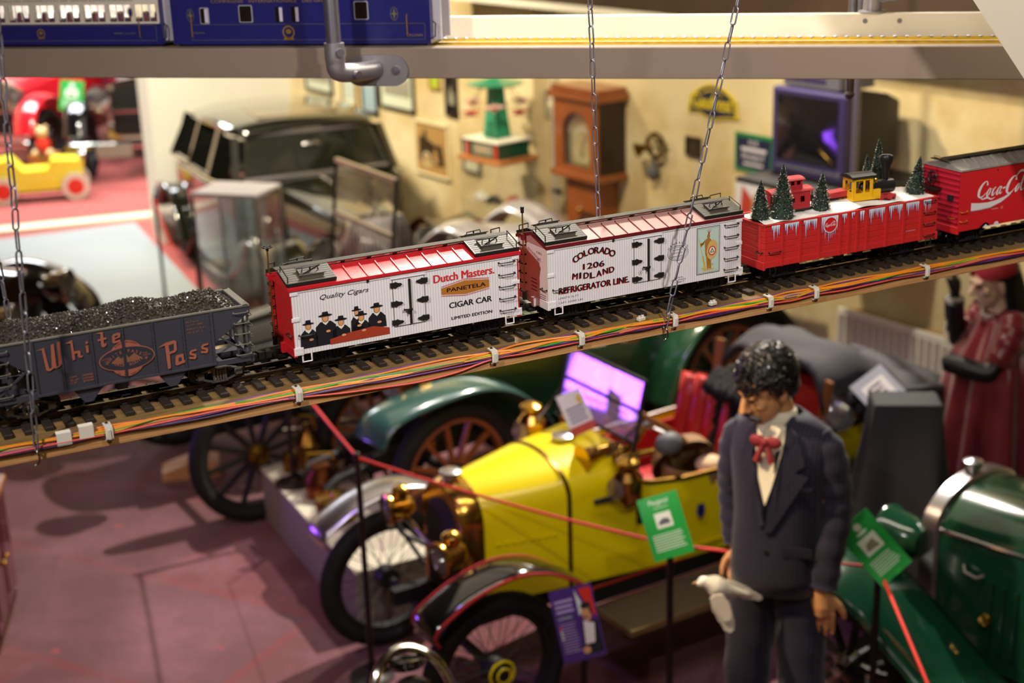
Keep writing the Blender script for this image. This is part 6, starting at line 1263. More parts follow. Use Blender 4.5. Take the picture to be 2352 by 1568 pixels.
for i in range(520):
    a = rg.uniform(0, 2 * PI); e = rg.uniform(-.5, 1.5); p = V((.094 * cos(e) * cos(a), .030 + .104 * cos(e) * sin(a), .055 + .092 * sin(e)))
    if p.y < -.02 and p.z < .045: continue
    nrm = (p - V((0, .03, .05))).normalized(); t1 = nrm.orthogonal().normalized(); t1 = (M.Rotation(rg.random() * 6, 3, nrm) @ t1); t2 = nrm.cross(t1); r0 = rg.uniform(.008, .016); pts = []
    for j in range(7): th = j * .9; pts.append(p + nrm * (.004 + .006 * sin(th * .5)) + (t1 * cos(th) + t2 * sin(th)) * r0 * (1 - j * .08) + V((0, -.002, -.003)) * j)
    m.tube(pts, [.0022, .0042, .0048, .0046, .004, .003, .0012], 5)
o = m.obj('hair', 'hair_black', mn, 60)
# jacket
def ringe(cx, cy, rx, ry, z, n=40, fl=0, ph=0):
    if rx > .1: rx *= .84; ry *= .90
    return [(cx + rx * cos(t) * (1 + fl * sin(5 * t + ph)), cy + (ry * (1.0 if sin(t) < 0 else .92)) * (1 if sin(t) >= 0 else 1) * sin(t), z) for t in (2 * PI * i / n for i in range(n))]
m = MB(); m.loft([ringe(0, .015, .205, .155, .885, fl=.02), ringe(0, .015, .205, .152, .95, fl=.015), ringe(0, .012, .198, .142, 1.06, fl=.01), ringe(0, .012, .190, .138, 1.16), ringe(0, .015, .200, .145, 1.27), ringe(0, .018, .212, .145, 1.36), ringe(0, .022, .218, .130, 1.43), ringe(0, .028, .195, .105, 1.485), ringe(-.004, .03, .14, .085, 1.515), ringe(-.008, .025, .078, .070, 1.54)], cap=False); jk = m.obj('jacket', 'suit', mn, 80); solidify(jk, .008)
sleeve(mn, [(.125, .025, 1.470), (.165, .025, 1.41), (.190, .035, 1.28), (.200, .03, 1.17), (.192, -.01, 1.04), (.185, -.032, .925)], [.045, .062, .060, .056, .052, .050], 'suit', 'sleeve'); sleeve(mn, [(-.125, .025, 1.470), (-.165, .03, 1.41), (-.190, .06, 1.28), (-.200, .085, 1.17), (-.188, .07, 1.06), (-.172, .055, .985)], [.045, .062, .060, .056, .052, .050], 'suit', 'sleeve')
yf = lambda x, z: .015 - (.133 - (.012 if z < 1.2 else 0) - max(0, z - 1.40) * .5) * math.sqrt(max(0, 1 - (x / .182) ** 2)) - .012
def panel(pts, mt, name, off=0, th=.004): 
    m = MB(); n = len(pts); m.add([(x, yf(x, z) - off, z) for x, z in pts] + [(x, yf(x, z) - off + th, z) for x, z in pts], [tuple(range(n)), tuple(range(2 * n - 1, n - 1, -1))] + [(i, n + i, n + (i + 1) % n, (i + 1) % n) for i in range(n)]); return m.obj(name, mt, mn, 20)
panel([(-.035, 1.52), (.045, 1.52), (.045, 1.44), (.015, 1.30), (-.005, 1.24), (-.03, 1.34), (-.05, 1.44)], 'shirt', 'shirt_front', .002)
panel([(-.045, 1.40), (-.012, 1.24), (-.02, 1.14), (-.06, 1.20)], 'suit', 'waistcoat', .004)
panel([(.045, 1.53), (.085, 1.50), (.125, 1.40), (.095, 1.375), (.135, 1.355), (.02, 1.14), (-.005, 1.13), (.02, 1.28), (.05, 1.42)], 'suit', 'lapel', .010); panel([(-.045, 1.53), (-.085, 1.50), (-.105, 1.40), (-.085, 1.37), (-.10, 1.35), (-.025, 1.16), (-.008, 1.16), (-.035, 1.30), (-.058, 1.42)], 'suit', 'lapel', .008)
panel([(.07, 1.32), (.145, 1.30), (.147, 1.312), (.071, 1.332)], 'suit', 'breast_pocket', .006); panel([(.06, 1.05), (.15, 1.04), (.15, 1.075), (.06, 1.085)], 'suit', 'pocket_flap', .006)
for z in (1.145, 1.06): MB().sph((.0, yf(0, z) - .006, z), (.010, .004, .010), 10, 6).obj('button', 'shoe', mn)
m = MB(); m.loft([ringe(-.012, .005, .070, .066, 1.515), ringe(-.014, -.002, .068, .064, 1.555), ringe(-.016, -.004, .062, .060, 1.56), ringe(-.014, .0, .062, .060, 1.515)], cap=False); m.obj('collar', 'shirt', mn, 60)
for s in (-1, 1): panel([(-.012, 1.530), (-.012 + s * .045, 1.515), (-.012 + s * .030, 1.47)], 'shirt', 'collar_point', .016)
m = MB()
for s in (-1, 1): m.sph((-.010 + s * .028, -.122, 1.475), (.030, .012, .022), 12, 8); m.tube([(-.010 + s * .006, -.125, 1.470), (-.010 + s * .020, -.132, 1.43), (-.010 + s * .026, -.134, 1.405)], [.008, .012, .014], 8)
m.sph((-.010, -.130, 1.475), (.014, .014, .014), 10, 8); m.obj('bow_tie', 'tie_red', mn, 60)
for s in (-1, 1): sleeve(mn, [(s * .072, .02, .96), (s * .088, .012, .75), (s * .105, .005, .5), (s * .108, .01, .25), (s * .11, .01, .05)], [.092, .092, .084, .082, .086], 'suit', 'trouser_leg', wrinkle=.003)
for s in (-1, 1): m = MB(); m.sph((s * .11, -.05, .035), (.045, .125, .045), 14, 8); m.box(s * .11 - .04, s * .11 + .04, -.16, .06, 0, .012); m.obj('shoe', 'shoe', mn, 60)
# white dove held in the hand
dv = thing('toy_dove', 'white dove figure with drooping wing held by the mannequin hand', 'bird', (.700, 4.59, .935), R(0), rot=(R(0), R(10), R(8)))
m = MB(); m.tube(bez([(-.085, 0, .012), (-.060, 0, .020), (-.03, 0, .015), (.01, 0, .0), (.06, 0, -.008), (.12, 0, -.018)], 5), [.008, .010, .012, .014, .016, .020, .022, .024, .026, .030, .034, .037, .038, .038, .037, .035, .032, .029, .026, .022, .019, .016, .013, .011, .009, .007][:26], 14); m.sph((-.060, 0, .022), (.024, .020, .020), 12, 8); m.obj('body', 'dove_white', dv, 80)
MB().cyl((-.080, 0, .018), (-.102, 0, .014), .006, .001, 8).obj('beak', 'dove_beak', dv)
for s in (-1, 1): MB().sph((-.068, s * .017, .026), .0025, 6, 4).obj('eye', 'eye_dark', dv)
def vane(c, e, w, nm, th=.007):
    c = V(c); e = V(e); d = e - c; T = M.Translation((c + e) / 2) @ d.to_track_quat('X', 'Z').to_matrix().to_4x4(); m = MB(T); L = d.length / 2
    P = [(-L, 0), (-L * .8, w * .7), (-L * .2, w), (L * .5, w * .85), (L * .9, w * .5), (L, 0), (L * .8, -w * .5), (L * .4, -w * .6), (L * .3, -w * .75), (-L * .1, -w * .8), (-L * .2, -w * .95), (-L * .8, -w * .7)]
    m.prism(P, -th / 2, th / 2, 'xz'); return m.obj(nm, 'dove_white', dv, 40)
vane((-.025, -.030, .0), (.055, -.045, -.145), .034, 'wing'); vane((-.02, -.034, -.005), (.035, -.050, -.100), .030, 'wing_covert'); vane((-.01, .025, .015), (.15, .03, -.035), .024, 'wing'); vane((.06, 0, -.008), (.165, 0, -.030), .018, 'tail')
# woman mannequin in dark red
mat('satin_red', '6e1420', .32, sheen=.3, coat=.15); mat('velvet_dark', '2a0d10', .7); mat('glove_black', '161416', .45); mat('pearl', 'cfc6b4', .3); mat('skin_pale', 'd8b49a', .5); mat('hair_long', '0c0b0c', .4); mat('feather_red', 'a02028', .7)
wm = thing('mannequin', 'female mannequin in a dark red satin gown with black gloves and beads', 'mannequin', (2.25, 6.42, 0), R(-80))
HC = V((0, -.04, 1.475)); HT = M.Rotation(R(8), 4, 'X')
m = MB(); head(m, HC, HT, .95); m.tube([HC + V((0, .03, -.04)), (0, .01, 1.36), (0, .03, 1.28), (0, .03, 1.0), (0, .03, .8)], [.046, .048, .11, .10, .13], 14)
A1 = [(-.15, 0, 1.28), (-.17, -.10, 1.15), (-.10, -.17, 1.38)]; A2 = [(.15, 0, 1.28), (.16, -.12, 1.10), (.02, -.25, 1.12)]
m.tube([(.08, .03, .85), (.09, .03, .1)], [.08, .05], 10); m.tube([(-.08, .03, .85), (-.09, .03, .1)], [.08, .05], 10); m.tube(A1, [.04, .036, .024], 10); m.tube(A2, [.04, .036, .024], 10); remesh(m.obj('body', 'skin_pale', wm, 0), .006, 2)
m = MB(); m.tube(bez([(-.165, -.02, 1.24), (-.17, -.09, 1.15), (-.14, -.14, 1.27), (-.10, -.17, 1.38)], 5), .047, 10); hand(m, M.Translation((-.10, -.17, 1.40)) @ M.Rotation(PI, 4, 'X') @ M.Rotation(R(40), 4, 'Z'), .95, .30, 2.2); remesh(m.obj('glove', 'glove_black', wm, 0), .005, 1)
m = MB(); m.tube(bez([(.155, -.06, 1.18), (.16, -.11, 1.10), (.10, -.19, 1.11), (.02, -.25, 1.12)], 5), .047, 10); hand(m, M.Translation((.02, -.25, 1.12)) @ M.Rotation(R(78), 4, 'X') @ M.Rotation(PI, 4, 'Z'), .95, .12, 2.2); remesh(m.obj('glove', 'glove_black', wm, 0), .005, 1)
def gown(a, v):
    r = .10 + .10 * min(1, v * 3.2) + .13 * v; f = 1 + (.04 + .10 * v) * sin(a * 11) + .05 * v * sin(a * 17 + 1); return (r * 1.05 * cos(a) * f, .03 + r * .85 * sin(a) * f, 1.345 - v * .80)
m = MB(); m.loft([[gown(2 * PI * i / 88, j / 16) for i in range(88)] for j in range(17)], cap=False); solidify(m.obj('gown', 'satin_red', wm, 80), .006)
m = MB(); m.loft([[(.25 * (1 + .08 * sin(t * 9)) * cos(t), .03 + .21 * (1 + .08 * sin(t * 9)) * sin(t), z) for t in (2 * PI * i / 60 for i in range(60))] for z in (.62, .45, .25, .02)], cap=False); m.obj('underskirt', 'velvet_dark', wm, 80)
for s in (-1, 1): sleeve(wm, [(s * .06, .02, 1.335), (s * .13, .01, 1.30), (s * .165, -.03, 1.23), (s * .168, -.08, 1.14)], [.05, .064, .068, .070], 'satin_red', 'sleeve', wrinkle=.006)
for nm, pts, rr in (('bracelet', [(-.112, -.155, 1.355), (-.106, -.163, 1.368), (-.100, -.172, 1.38)], .036),):
    for p in pts:
        for i in range(14): a = i * 2 * PI / 14; MB().sph((p[0] + rr * cos(a), p[1] + rr * sin(a) * .9, p[2] + .01 * cos(a)), .0055, 8, 5).obj('bead', 'pearl', wm)
m = MB()
for i in range(30): t = i / 29; m.sph((-.13 - .03 * sin(t * 3), -.15 - .02 * t, 1.36 - t * .24), .006, 7, 5); m.sph((-.11 - .03 * sin(t * 3), -.175 - .02 * t, 1.36 - t * .22), .006, 7, 5)
for i in range(26): a = i * 2 * PI / 26; m.sph((.068 * cos(a), -.005 + .066 * sin(a), 1.345 - .02 * max(0, -sin(a))), .010, 7, 5)
m.obj('bead_strings', 'pearl', wm)
HM = M.Translation(HC) @ HT
for s in (-1, 1): MB(HM).sph((s * .030, -.083, .010), (.015, .007, .008), 10, 6).obj('eye', 'eye_dark', wm)
MB(HM).sph((0, -.090, -.068), (.022, .008, .009), 10, 6).obj('lips', 'satin_red', wm)
m = MB(HM); m.sph((0, .045, .05), (.092, .085, .085), 18, 10)
for i in range(46): a = R(-20 + i * 4.9); m.tube(bez([(.085 * cos(a), .05 + .07 * sin(a), .04), (.10 * cos(a), .06 + .09 * sin(a), -.12), (.11 * cos(a), .07 + .10 * sin(a), -.32 - .05 * sin(i * 2.1))], 5), [.014] * 6 + [.012] * 4 + [.004], 6)
m.obj('hair', 'hair_long', wm, 60)
m = MB(HM); m.lathe([(0, .135), (.05, .132), (.085, .11), (.098, .07), (.10, .05)], (0, .03, 0), (0, -.1, 1), 26); m.sph((-.085, -.015, .045), (.035, .05, .07), 12, 8); m.sph((-.06, -.05, .09), (.04, .04, .05), 12, 8); m.obj('hat', 'feather_red', wm, 60)
# ------------------------------------------------------------------ wall side of the hall
WRZ = math.atan2(-WD.y, -WD.x)
def wt(name, label, cat, s, z, d=0, group=None): return thing(name, label, cat, Wl(s, d, z), WRZ, group)
mat('frame_dark', '2a1c12', .4, coat=.3); mat('frame_gold', 'a8803a', .4, .5); mat('pic_pale', 'c8cdb4', .5); mat('pic_grey', '8d8878', .5); mat('pic_sepia', '3a2a1a', .6); mat('pic_tan', 'b08a54', .6); mat('pic_cream', 'ddd0a8', .6); mat('pic_blue', '96aab0', .5); mat('pic_lime', 'a8b83a', .5)
def picture(s0, s1, z0, z1, label, fr, pic, deco=None, name='picture_frame', cat='picture', fw=.025, group='pictures on the long wall'):
    w, h = abs(s0 - s1), abs(z1 - z0); t = wt(name, label, cat, (s0 + s1) / 2, (z0 + z1) / 2, .004, group)
    m = MB(); 
    for a, b, c, d in ((-w / 2, w / 2, h / 2 - fw, h / 2), (-w / 2, w / 2, -h / 2, -h / 2 + fw), (-w / 2, -w / 2 + fw, -h / 2, h / 2), (w / 2 - fw, w / 2, -h / 2, h / 2)): m.box(a, b, -.025, 0, c, d, .003)
    m.obj('frame', fr, t); MB().box(-w / 2 + fw * .8, w / 2 - fw * .8, -.010, -.004, -h / 2 + fw * .8, h / 2 - fw * .8).obj('print', pic, t)
    if deco: deco(t, w - 2 * fw, h - 2 * fw)
    return t
def dec_landscape(t, w, h): flat(t, M(), [[(-w * .4, -h * .1), (-w * .1, h * .2), (w * .2, -.05 * h), (w * .42, h * .1), (w * .42, -h * .3), (-w * .4, -h * .3)]], -.0115, 'pic_grey', 'print_shape')
def dec_map(t, w, h): lines(t, -w * .35, w * .35, h * .3, -h * .3, 6, 'pic_blue', -.0115, .4)
def dec_sepia(t, w, h):
    flat(t, M(), [[(-w * .42, -h * .28), (-w * .42, h * .22), (-w * .28, h * .22), (-w * .25, h * .38), (-w * .18, h * .38), (-w * .16, h * .2), (w * .1, h * .1), (w * .3, h * .12), (w * .38, -h * .3), (w * .1, -h * .32), (-w * .1, -h * .2)]], -.0115, 'pic_sepia', 'print_car'); ring(t, M(), -w * .18, -h * .22, w * .13, h * .15, w * .035, -.0125, 'pic_cream', 'print_wheel', 20); flat(t, M(), [ell(-w * .18, -h * .22, w * .09, h * .11)], -.012, 'pic_tan', 'print_wheel'); flat(t, M(), [[(0, -h * .1), (w * .12, h * .05), (w * .2, -h * .25), (w * .05, -h * .3)]], -.012, 'pic_tan', 'print_figure')
def dec_four(t, w, h):
    for i in (-1, 1):
        for j in (-1, 1): flat(t, M(), [[(i * w * .25 - w * .19, j * h * .25 - h * .18), (i * w * .25 + w * .19, j * h * .25 - h * .18), (i * w * .25 + w * .19, j * h * .25 + h * .18), (i * w * .25 - w * .19, j * h * .25 + h * .18)]], -.0115, 'pic_grey', 'print_photo')
picture(5.03, 4.49, .80, 1.27, 'sepia poster of an old car and driver in a pale frame', 'pic_cream', 'pic_tan', dec_sepia, fw=.02)
picture(5.6, 5.01, 1.31, 1.85, 'wide pale photograph in a dark frame above the limousine', 'frame_dark', 'pic_pale', dec_landscape)
picture(7.018, 6.48, 1.31, 1.75, 'landscape print in a dark frame at the far left of the long wall', 'frame_dark', 'pic_pale', dec_landscape)
picture(6.299, 6.018, 1.24, 1.75, 'tall pale certificate in a gold frame', 'frame_gold', 'pic_pale', dec_map); picture(5.929, 5.643, 1.22, 1.75, 'tall pale certificate in a dark frame beside the gold one', 'frame_dark', 'pic_blue', dec_map)
picture(4.75, 4.586, 1.56, 1.75, 'small lime green picture high on the long wall', 'frame_gold', 'pic_lime', fw=.012); picture(4.511, 4.33, 1.36, 1.75, 'narrow black framed picture left of the green tin toy', 'frame_dark', 'mesh_dark', dec_landscape, fw=.03)
picture(4.28, 4.02, .92, 1.22, 'small dark wooden frame partly hidden by the glass vitrine', 'frame_dark', 'pic_pale')
picture(3.098, 2.835, 1.52, 1.72, 'panel of four grey photographs beside the tall clock', 'pic_grey', 'pic_cream', dec_four, fw=.008)
picture(1.526, 1.381, 1.45, 1.58, 'tiny dark picture between the horn and the street sign', 'frame_dark', 'pic_sepia', fw=.012)
mat('sign_green', '1f7a48', .3, coat=.4); mat('sign_navy', '1b2340', .3, coat=.4); mat('sign_yellow', 'd8c020', .4); mat('sign_cream', 'd8d4dc', .5)
t = wt('street_sign', 'green bordered navy enamel street sign reading RUE on the wall', 'sign', .882, 1.545, .005); MB().box(-.175, .175, -.012, 0, -.125, .125, .003).obj('plate', 'sign_green', t); MB().box(-.150, .150, -.015, -.012, -.100, .100).obj('panel', 'sign_navy', t)
for s_, x, z, h, w_ in (('RUE', -.04, .055, .032, .08), ('PEUGEOT', -.10, -.042, .042, .20)): lettering(s_, 'sign_cream', t, x, z, -.0155, h, w_, T=M())
lines(t, -.11, .12, .026, .016, 1, 'sign_cream', -.0155, 2); lines(t, -.09, .09, -.070, -.074, 1, 'sign_cream', -.0155, 3)
t = wt('enamel_sign', 'dark blue enamel sign with yellow rim and yellow script on the wall', 'sign', 1.273, 1.845, .005)
P = [(-.24, -.10)] + [(-.22 + .44 * i / 12, -.03 + .135 * sin(PI * (.10 + .80 * i / 12))) for i in range(13)] + [(.24, -.10), (.14, -.105), (.03, -.125), (-.05, -.12), (-.14, -.09)]
MB().prism(P, -.012, 0, 'xz').obj('plate', 'sign_yellow', t); MB().prism([(a * .9, b * .88 - .002) for a, b in P], -.014, -.011, 'xz').obj('panel', 'sign_navy', t); lettering('Gaufrest', 'sign_yellow', t, -.19, -.06, -.0148, .10, .38, shear=.2, bold=.03, T=M()); m = MB(); ribbon(m, arc_pts(0, -.11, .175, PI - 1.0, 1.0, 14), [.010] * 15, -.0148); m.obj('print_arc', 'sign_yellow', t, 0)
def dec_post(t, w, h): flat(t, M(), [[(-w * .4, -h * .4), (w * .1, -h * .4), (0, h * .2), (-w * .3, h * .4)]], -.0115, 'card_red', 'print_shape'); flat(t, M(), [ell(w * .15, 0, w * .15, h * .3)], -.012, 'pic_tan', 'print_shape')
picture(1.05, .74, .98, 1.38, 'pale poster with a red figure below the street sign', 'pic_cream', 'sign_cream', dec_post, fw=.012)
# bulb horn on the wall
t = wt('wall_horn', 'round brass motor horn with black rubber bulb hanging on the wall', 'horn', 1.79, 1.48, .05); m = MB(); m.torus((0, 0, 0), (0, 1, .1), .085, .012, 30, 8); m.torus((0, -.03, 0), (0, 1, .1), .07, .010, 30, 8); m.obj('coil', 'brass_dark', t); MB().lathe([(.012, 0), (.018, .04), (.05, .10), (.055, .11)], (-.04, -.02, .0), (-.6, -.6, -.3), 18).obj('trumpet', 'brass_dark', t); m = MB(); m.tube([(-.02, 0, -.08), (-.03, 0, -.14)], .012, 8); m.sph((-.035, 0, -.19), (.045, .045, .06), 14, 10); m.obj('bulb', 'rubber_grey', t)
# tall case clock
mat('clock_wood', '8a4a22', .35, coat=.4, var=.2, vscale=8); mat('clock_dark', '24130b', .4, coat=.3); mat('clock_face', 'c8b47a', .4); mat('clock_glass', 'c8ccc8', .05, trans=.9, alpha=.3)
t = wt('longcase_clock', 'tall reddish wooden longcase clock with arched glazed door against the wall', 'clock', 2.42, 0, .14)
m = MB(); m.box(-.25, .25, -.11, .13, 0, .55, .01); m.obj('plinth', 'clock_wood', t); MB().box(-.17, .17, -.08, .12, .55, 1.20).obj('trunk', 'clock_wood', t); MB().box(-.28, .28, -.15, .13, 1.18, 1.23, .008).obj('waist_moulding', 'clock_wood', t)
m = MB(); m.box(-.25, .25, .0, .13, 1.22, 1.75); m.box(.235, .25, -.11, .0, 1.22, 1.75); m.box(-.25, -.235, -.11, .0, 1.22, 1.75); m.obj('hood', 'clock_dark', t)
A_ = arc_pts(0, 1.50, .16, 0, PI, 14); m = MB(); m.add([(x, -.115, z) for x, z in [(.25, 1.23), (.25, 1.75), (-.25, 1.75), (-.25, 1.23), (-.16, 1.27), (-.16, 1.5)] + A_[::-1][1:] + [(.16, 1.27), (-.16, 1.27), (-.25, 1.23)]], [tuple(range(6 + len(A_) - 1 + 3))]); solidify(m.obj('hood_door', 'clock_wood', t, 0), .025); m = MB(); m.box(-.29, .29, -.16, .14, 1.75, 1.80, .006); m.box(-.27, .27, -.14, .13, 1.80, 1.84, .006); m.obj('cornice', 'clock_wood', t)
m = MB(); m.cb((0, -.05, 1.40), (.31, .01, .26)); m.prism(arc_pts(0, 1.5, .155, 0, PI, 14), -.055, -.045, 'xz'); fc = m.obj('dial', 'clock_face', t); ring(fc, M(), 0, 1.42, .13, .13, .03, -.0565, 'pic_cream', 'chapter_ring', 30); m = MB(); m.bar((0, -.06, 1.42), (.05, -.06, 1.50), .008); m.bar((0, -.06, 1.42), (-.02, -.06, 1.32), .006); m.obj('clock_hand', 'clock_dark', fc); MB().box(-.16, .16, -.100, -.098, 1.27, 1.66).obj('door_pane', 'clock_glass', t); MB().sph((.0, -.10, .95), .02, 12, 8).obj('trunk_knob', 'brass', t); 
# conduits
for s_, r in ((3.02, .014), (2.97, .010)):
    t = wt('conduit_pipe', ['slim painted conduit pipe running up the wall left of the clock', 'thinner painted conduit pipe beside the first one'][s_ < 3], 'pipe', s_, 0, .02, 'conduits by the clock'); MB().cyl((0, 0, 0), (0, 0, 4.79), r, n=10).obj('tube', 'cream_paint', t); MB().box(-.03, .03, -.01, .02, .95, .98).obj('saddle', 'matte_black', t)
# television on a hanging pole
mat('tv_case', '322b50', .4); mat('tv_black', '121114', .5); mat('tv_screen', '141318', .08, coat=.8); mat('vcr_grey', '6a6a72', .4, .3)
t = wt('television', 'old tube television with a dark screen hung beside the wall', 'television', -.18, 1.68, .62)
MB().box(-.275, .275, -.04, .02, -.03, .455, .012).obj('bezel', 'tv_case', t); m = MB(); m.loft([[(x, y, z) for x, z in ((-a, b0), (a, b0), (a, b1), (-a, b1))] for y, a, b0, b1 in ((.02, .27, -.02, .445), (.30, .26, 0, .43), (.50, .18, .05, .36))]); m.obj('cabinet', 'tv_black', t)
m = MB(); m.grid(lambda u, v: (-.225 + .45 * u, -.045 - .018 * (1 - (2 * u - 1) ** 2) * (1 - (2 * v - 1) ** 2), .055 + .365 * v), 12, 10); m.obj('screen', 'tv_screen', t, 80); MB().box(-.22, .22, -.048, -.04, .012, .022).obj('trim_bar', 'vcr_grey', t); MB().cyl((.24, -.048, .02), (.24, -.04, .02), .014, n=14).obj('button', 'vcr_grey', t)
t2 = wt('video_recorder', 'grey video recorder on top of the television', 'recorder', -.15, 2.14, .50); MB().box(-.20, .22, -.12, .16, 0, .085, .006).obj('case', 'vcr_grey', t2); MB().box(-.18, .12, -.123, -.118, .03, .06).obj('display', 'tv_case', t2)
t3 = wt('television_mount', 'grey hanging pole and tray carrying the television', 'mount', -.60, 1.62, .74); MB().cyl((0, 0, 0), (0, 0, 3.17), .018, n=14).obj('pole', 'galv', t3); MB().box(-.72, .05, -.16, .62, 0, .028).obj('tray', 'tv_black', t3)
# radiator
mat('rad_white', 'dedad0', .4, coat=.2); t = wt('panel_radiator', 'white ribbed panel radiator on the wall below the shelf', 'radiator', -.44, .15, .05); m = MB(); m.box(-.46, .46, .0, .03, 0, .58, .006); m.obj('rear_panel', 'pic_tan', t); MB().box(-.46, .46, -.09, -.07, 0, .04, .004).obj('bottom_rail', 'rad_white', t); MB().box(-.46, .46, -.092, -.06, .555, .60, .006).obj('top_rail', 'rad_white', t)
for i in range(17): x = -.44 + i * .055; MB().prism([(x - .015, -.05), (x - .015, -.085), (x - .008, -.098), (x + .008, -.098), (x + .015, -.085), (x + .015, -.05)], .03, .56, 'xy').obj('rib', 'rad_white', t)
m = MB(); m.cyl((.40, .0, 0), (.40, .0, -.15), .012); m.cyl((-.40, .0, 0), (-.40, .0, -.15), .012); m.obj('pipe_stub', 'rad_white', t)
# shelf high on the wall
mat('dark_beam', '3a2a1c', .6, var=.3, vscale=6); t = wt('wall_shelf', 'high wall shelf with a cream edge and dark boards above it', 'shelf', .9, 2.36, 0); MB().box(-3.2, 2.5, -.28, -.25, 0, .045).obj('edge_lath', 'board_cream', t); MB().box(-3.2, 2.5, -.25, 0, .02, .045).obj('deck', 'dark_beam', t); MB().box(-3.2, 2.5, -.22, -.20, .045, .55).obj('back_board', 'dark_beam', t)
# glass vitrine with tin carousel toy
mat('case_glass', 'cfd8d2', .03, trans=.9, alpha=.10); mat('oak', 'a86a3a', .45, coat=.2); mat('tin_green', '2f8a66', .3, coat=.5); mat('tin_dark', '1c4a34', .3, coat=.5); mat('tin_red', 'b03428', .35, coat=.4); mat('tin_orange', 'd89a3a', .4); mat('tin_pink', 'd09a90', .4); mat('marble', 'e0dccd', .3)
t = thing('glass_vitrine', 'tall glass vitrine with an oak edged top holding small models', 'cabinet', (-.06, 10.78, 0), R(-50)); MB().box(-.25, .25, -.19, .19, 1.255, 1.29, .004).obj('top', 'oak', t)
for x0, x1, y0, y1 in ((-.24, .24, -.185, -.18), (-.24, .24, .18, .185), (-.24, -.235, -.18, .18), (.235, .24, -.18, .18)): MB().box(x0, x1, y0, y1, .30, 1.255).obj('glass_side', 'case_glass', t)
for z in (.62, .92): MB().box(-.235, .235, -.18, .18, z, z + .008).obj('glass_shelf', 'case_glass', t)
MB().box(-.25, .25, -.19, .19, 0, .30).obj('base', 'oak', t)
rg = random.Random(4)
for i, (x, y, z) in enumerate(((-.13, -.06, .93), (.04, -.08, .93), (.15, .02, .93), (-.1, .03, .63), (.1, -.05, .63))):
    q = thing('toy_car', ['white toy car on the upper vitrine shelf', 'dark toy car in the middle of the upper vitrine shelf', 'red toy van at the right of the upper vitrine shelf', 'green toy car on the lower vitrine shelf', 'cream toy car on the lower vitrine shelf, right'][i], 'toy', t.matrix_basis @ V((x, y, z)), R(-50 + 20 * i), 'models in the vitrine'); c = ['rad_white', 'tv_black', 'tin_red', 'tin_green', 'pic_cream'][i]
    m = MB(); m.prism([(-.06, .012), (.06, .012), (.062, .035), (.03, .04), (.018, .065), (-.03, .065), (-.045, .04), (-.06, .036)], -.025, .025, 'xz'); m.obj('body', c, q)
    for a in (-.035, .035):
        for b_ in (-.027, .021): MB().cyl((a, b_, .012), (a, b_ + .006, .012), .012, n=12).obj('wheel', 'tyre', q)
t = thing('tin_carousel_toy', 'green tin toy tower with pink aeroplanes on a lettered base', 'toy', (-.06, 10.78, 1.29), R(-50)); MB().box(-.19, .19, -.15, .15, 0, .12, .004).obj('base_box', 'tin_dark', t); MB().box(-.21, .21, -.17, .17, .12, .135, .004).obj('base_top', 'marble', t); MB().box(-.192, -.188, -.10, .08, .02, .105).obj('side_sign', 'tin_orange', t); MB().box(-.10, .12, -.153, -.149, .025, .10).obj('front_sign', 'pic_grey', t)
for x in (-.17, .16): MB().box(x - .02, x + .02, -.154, -.149, .005, .115).obj('pilaster', 'tin_red', t)
lines(t, -.06, .08, .066, .056, 2, 'tin_orange', -.1535, .8)
m = MB(); m.loft([[(w * a, w * b_, z) for a, b_ in ((-1, -1), (1, -1), (1, 1), (-1, 1))] for z, w in ((.135, .075), (.40, .05), (.52, .045))]); m.obj('tower', 'tin_green', t); m = MB(); m.lathe([(.02, .50), (.20, .52), (.22, .535), (.10, .56), (0, .58)], (0, 0, 0), (0, 0, 1), 12); m.obj('canopy', 'tin_green', t)
for i in range(6):
    a = i * PI / 3 + .3; c = V((cos(a) * .21, sin(a) * .21, .33 + .05 * (i % 2))); T = M.Translation(c) @ M.Rotation(a + PI / 2, 4, 'Z'); m = MB(T); m.tube([(-.07, 0, 0), (-.03, 0, .0), (.03, 0, .004), (.075, 0, .012)], [.012, .018, .016, .006], 10); m.box(-.025, .015, -.07, .07, .012, .018); m.box(-.02, .012, -.06, .06, -.02, -.015); m.box(.055, .08, -.025, .025, .01, .014); pl_ = m.obj('aeroplane', 'tin_pink' if i % 2 else 'tin_red', t); MB().tube([c + V((0, 0, .02)), (cos(a) * .10, sin(a) * .10, .52)], .003, 5).obj('wire_arm', 'matte_black', t)
# ------------------------------------------------------------------ black limousine
mat('limo_black', '15160f', .1, coat=.9); mat('limo_glass', '2a2e26', .03, trans=.6, alpha=.72); mat('limo_dark', '0e0f0c', .5, spec=0, alpha=.95); mat('limo_brown', '5a4632', .25, coat=.6); mat('limo_seat', '7a3038', .5)
lm = thing('limousine', 'large black vintage limousine with chrome windscreen frame parked by the wall', 'car', (-1.52, 11.6, 0), R(-66))
def lring(x, w, z0, zs, zt, n=9): return [(x, -w, z0), (x, -w * 1.02, (z0 + zs) / 2), (x, -w, zs)] + [(x, -w * cos(t) , zs + (zt - zs) * sin(t)) for t in (PI * i / (n + 1) for i in range(1, n + 1))] + [(x, w, zs), (x, w * 1.02, (z0 + zs) / 2), (x, w, z0)]
m = MB(); m.loft([lring(-2.5, .55, .35, .75, .80), lring(-2.2, .72, .3, .85, .92), lring(-1.6, .80, .28, .92, .98), lring(-.4, .80, .28, .94, .99), lring(0, .70, .3, .94, 1.03), lring(.1, .45, .35, .90, 1.02), lring(.8, .34, .4, .86, 1.0), lring(1.35, .26, .45, .84, .98)]); m.obj('body', 'limo_black', lm, 50)
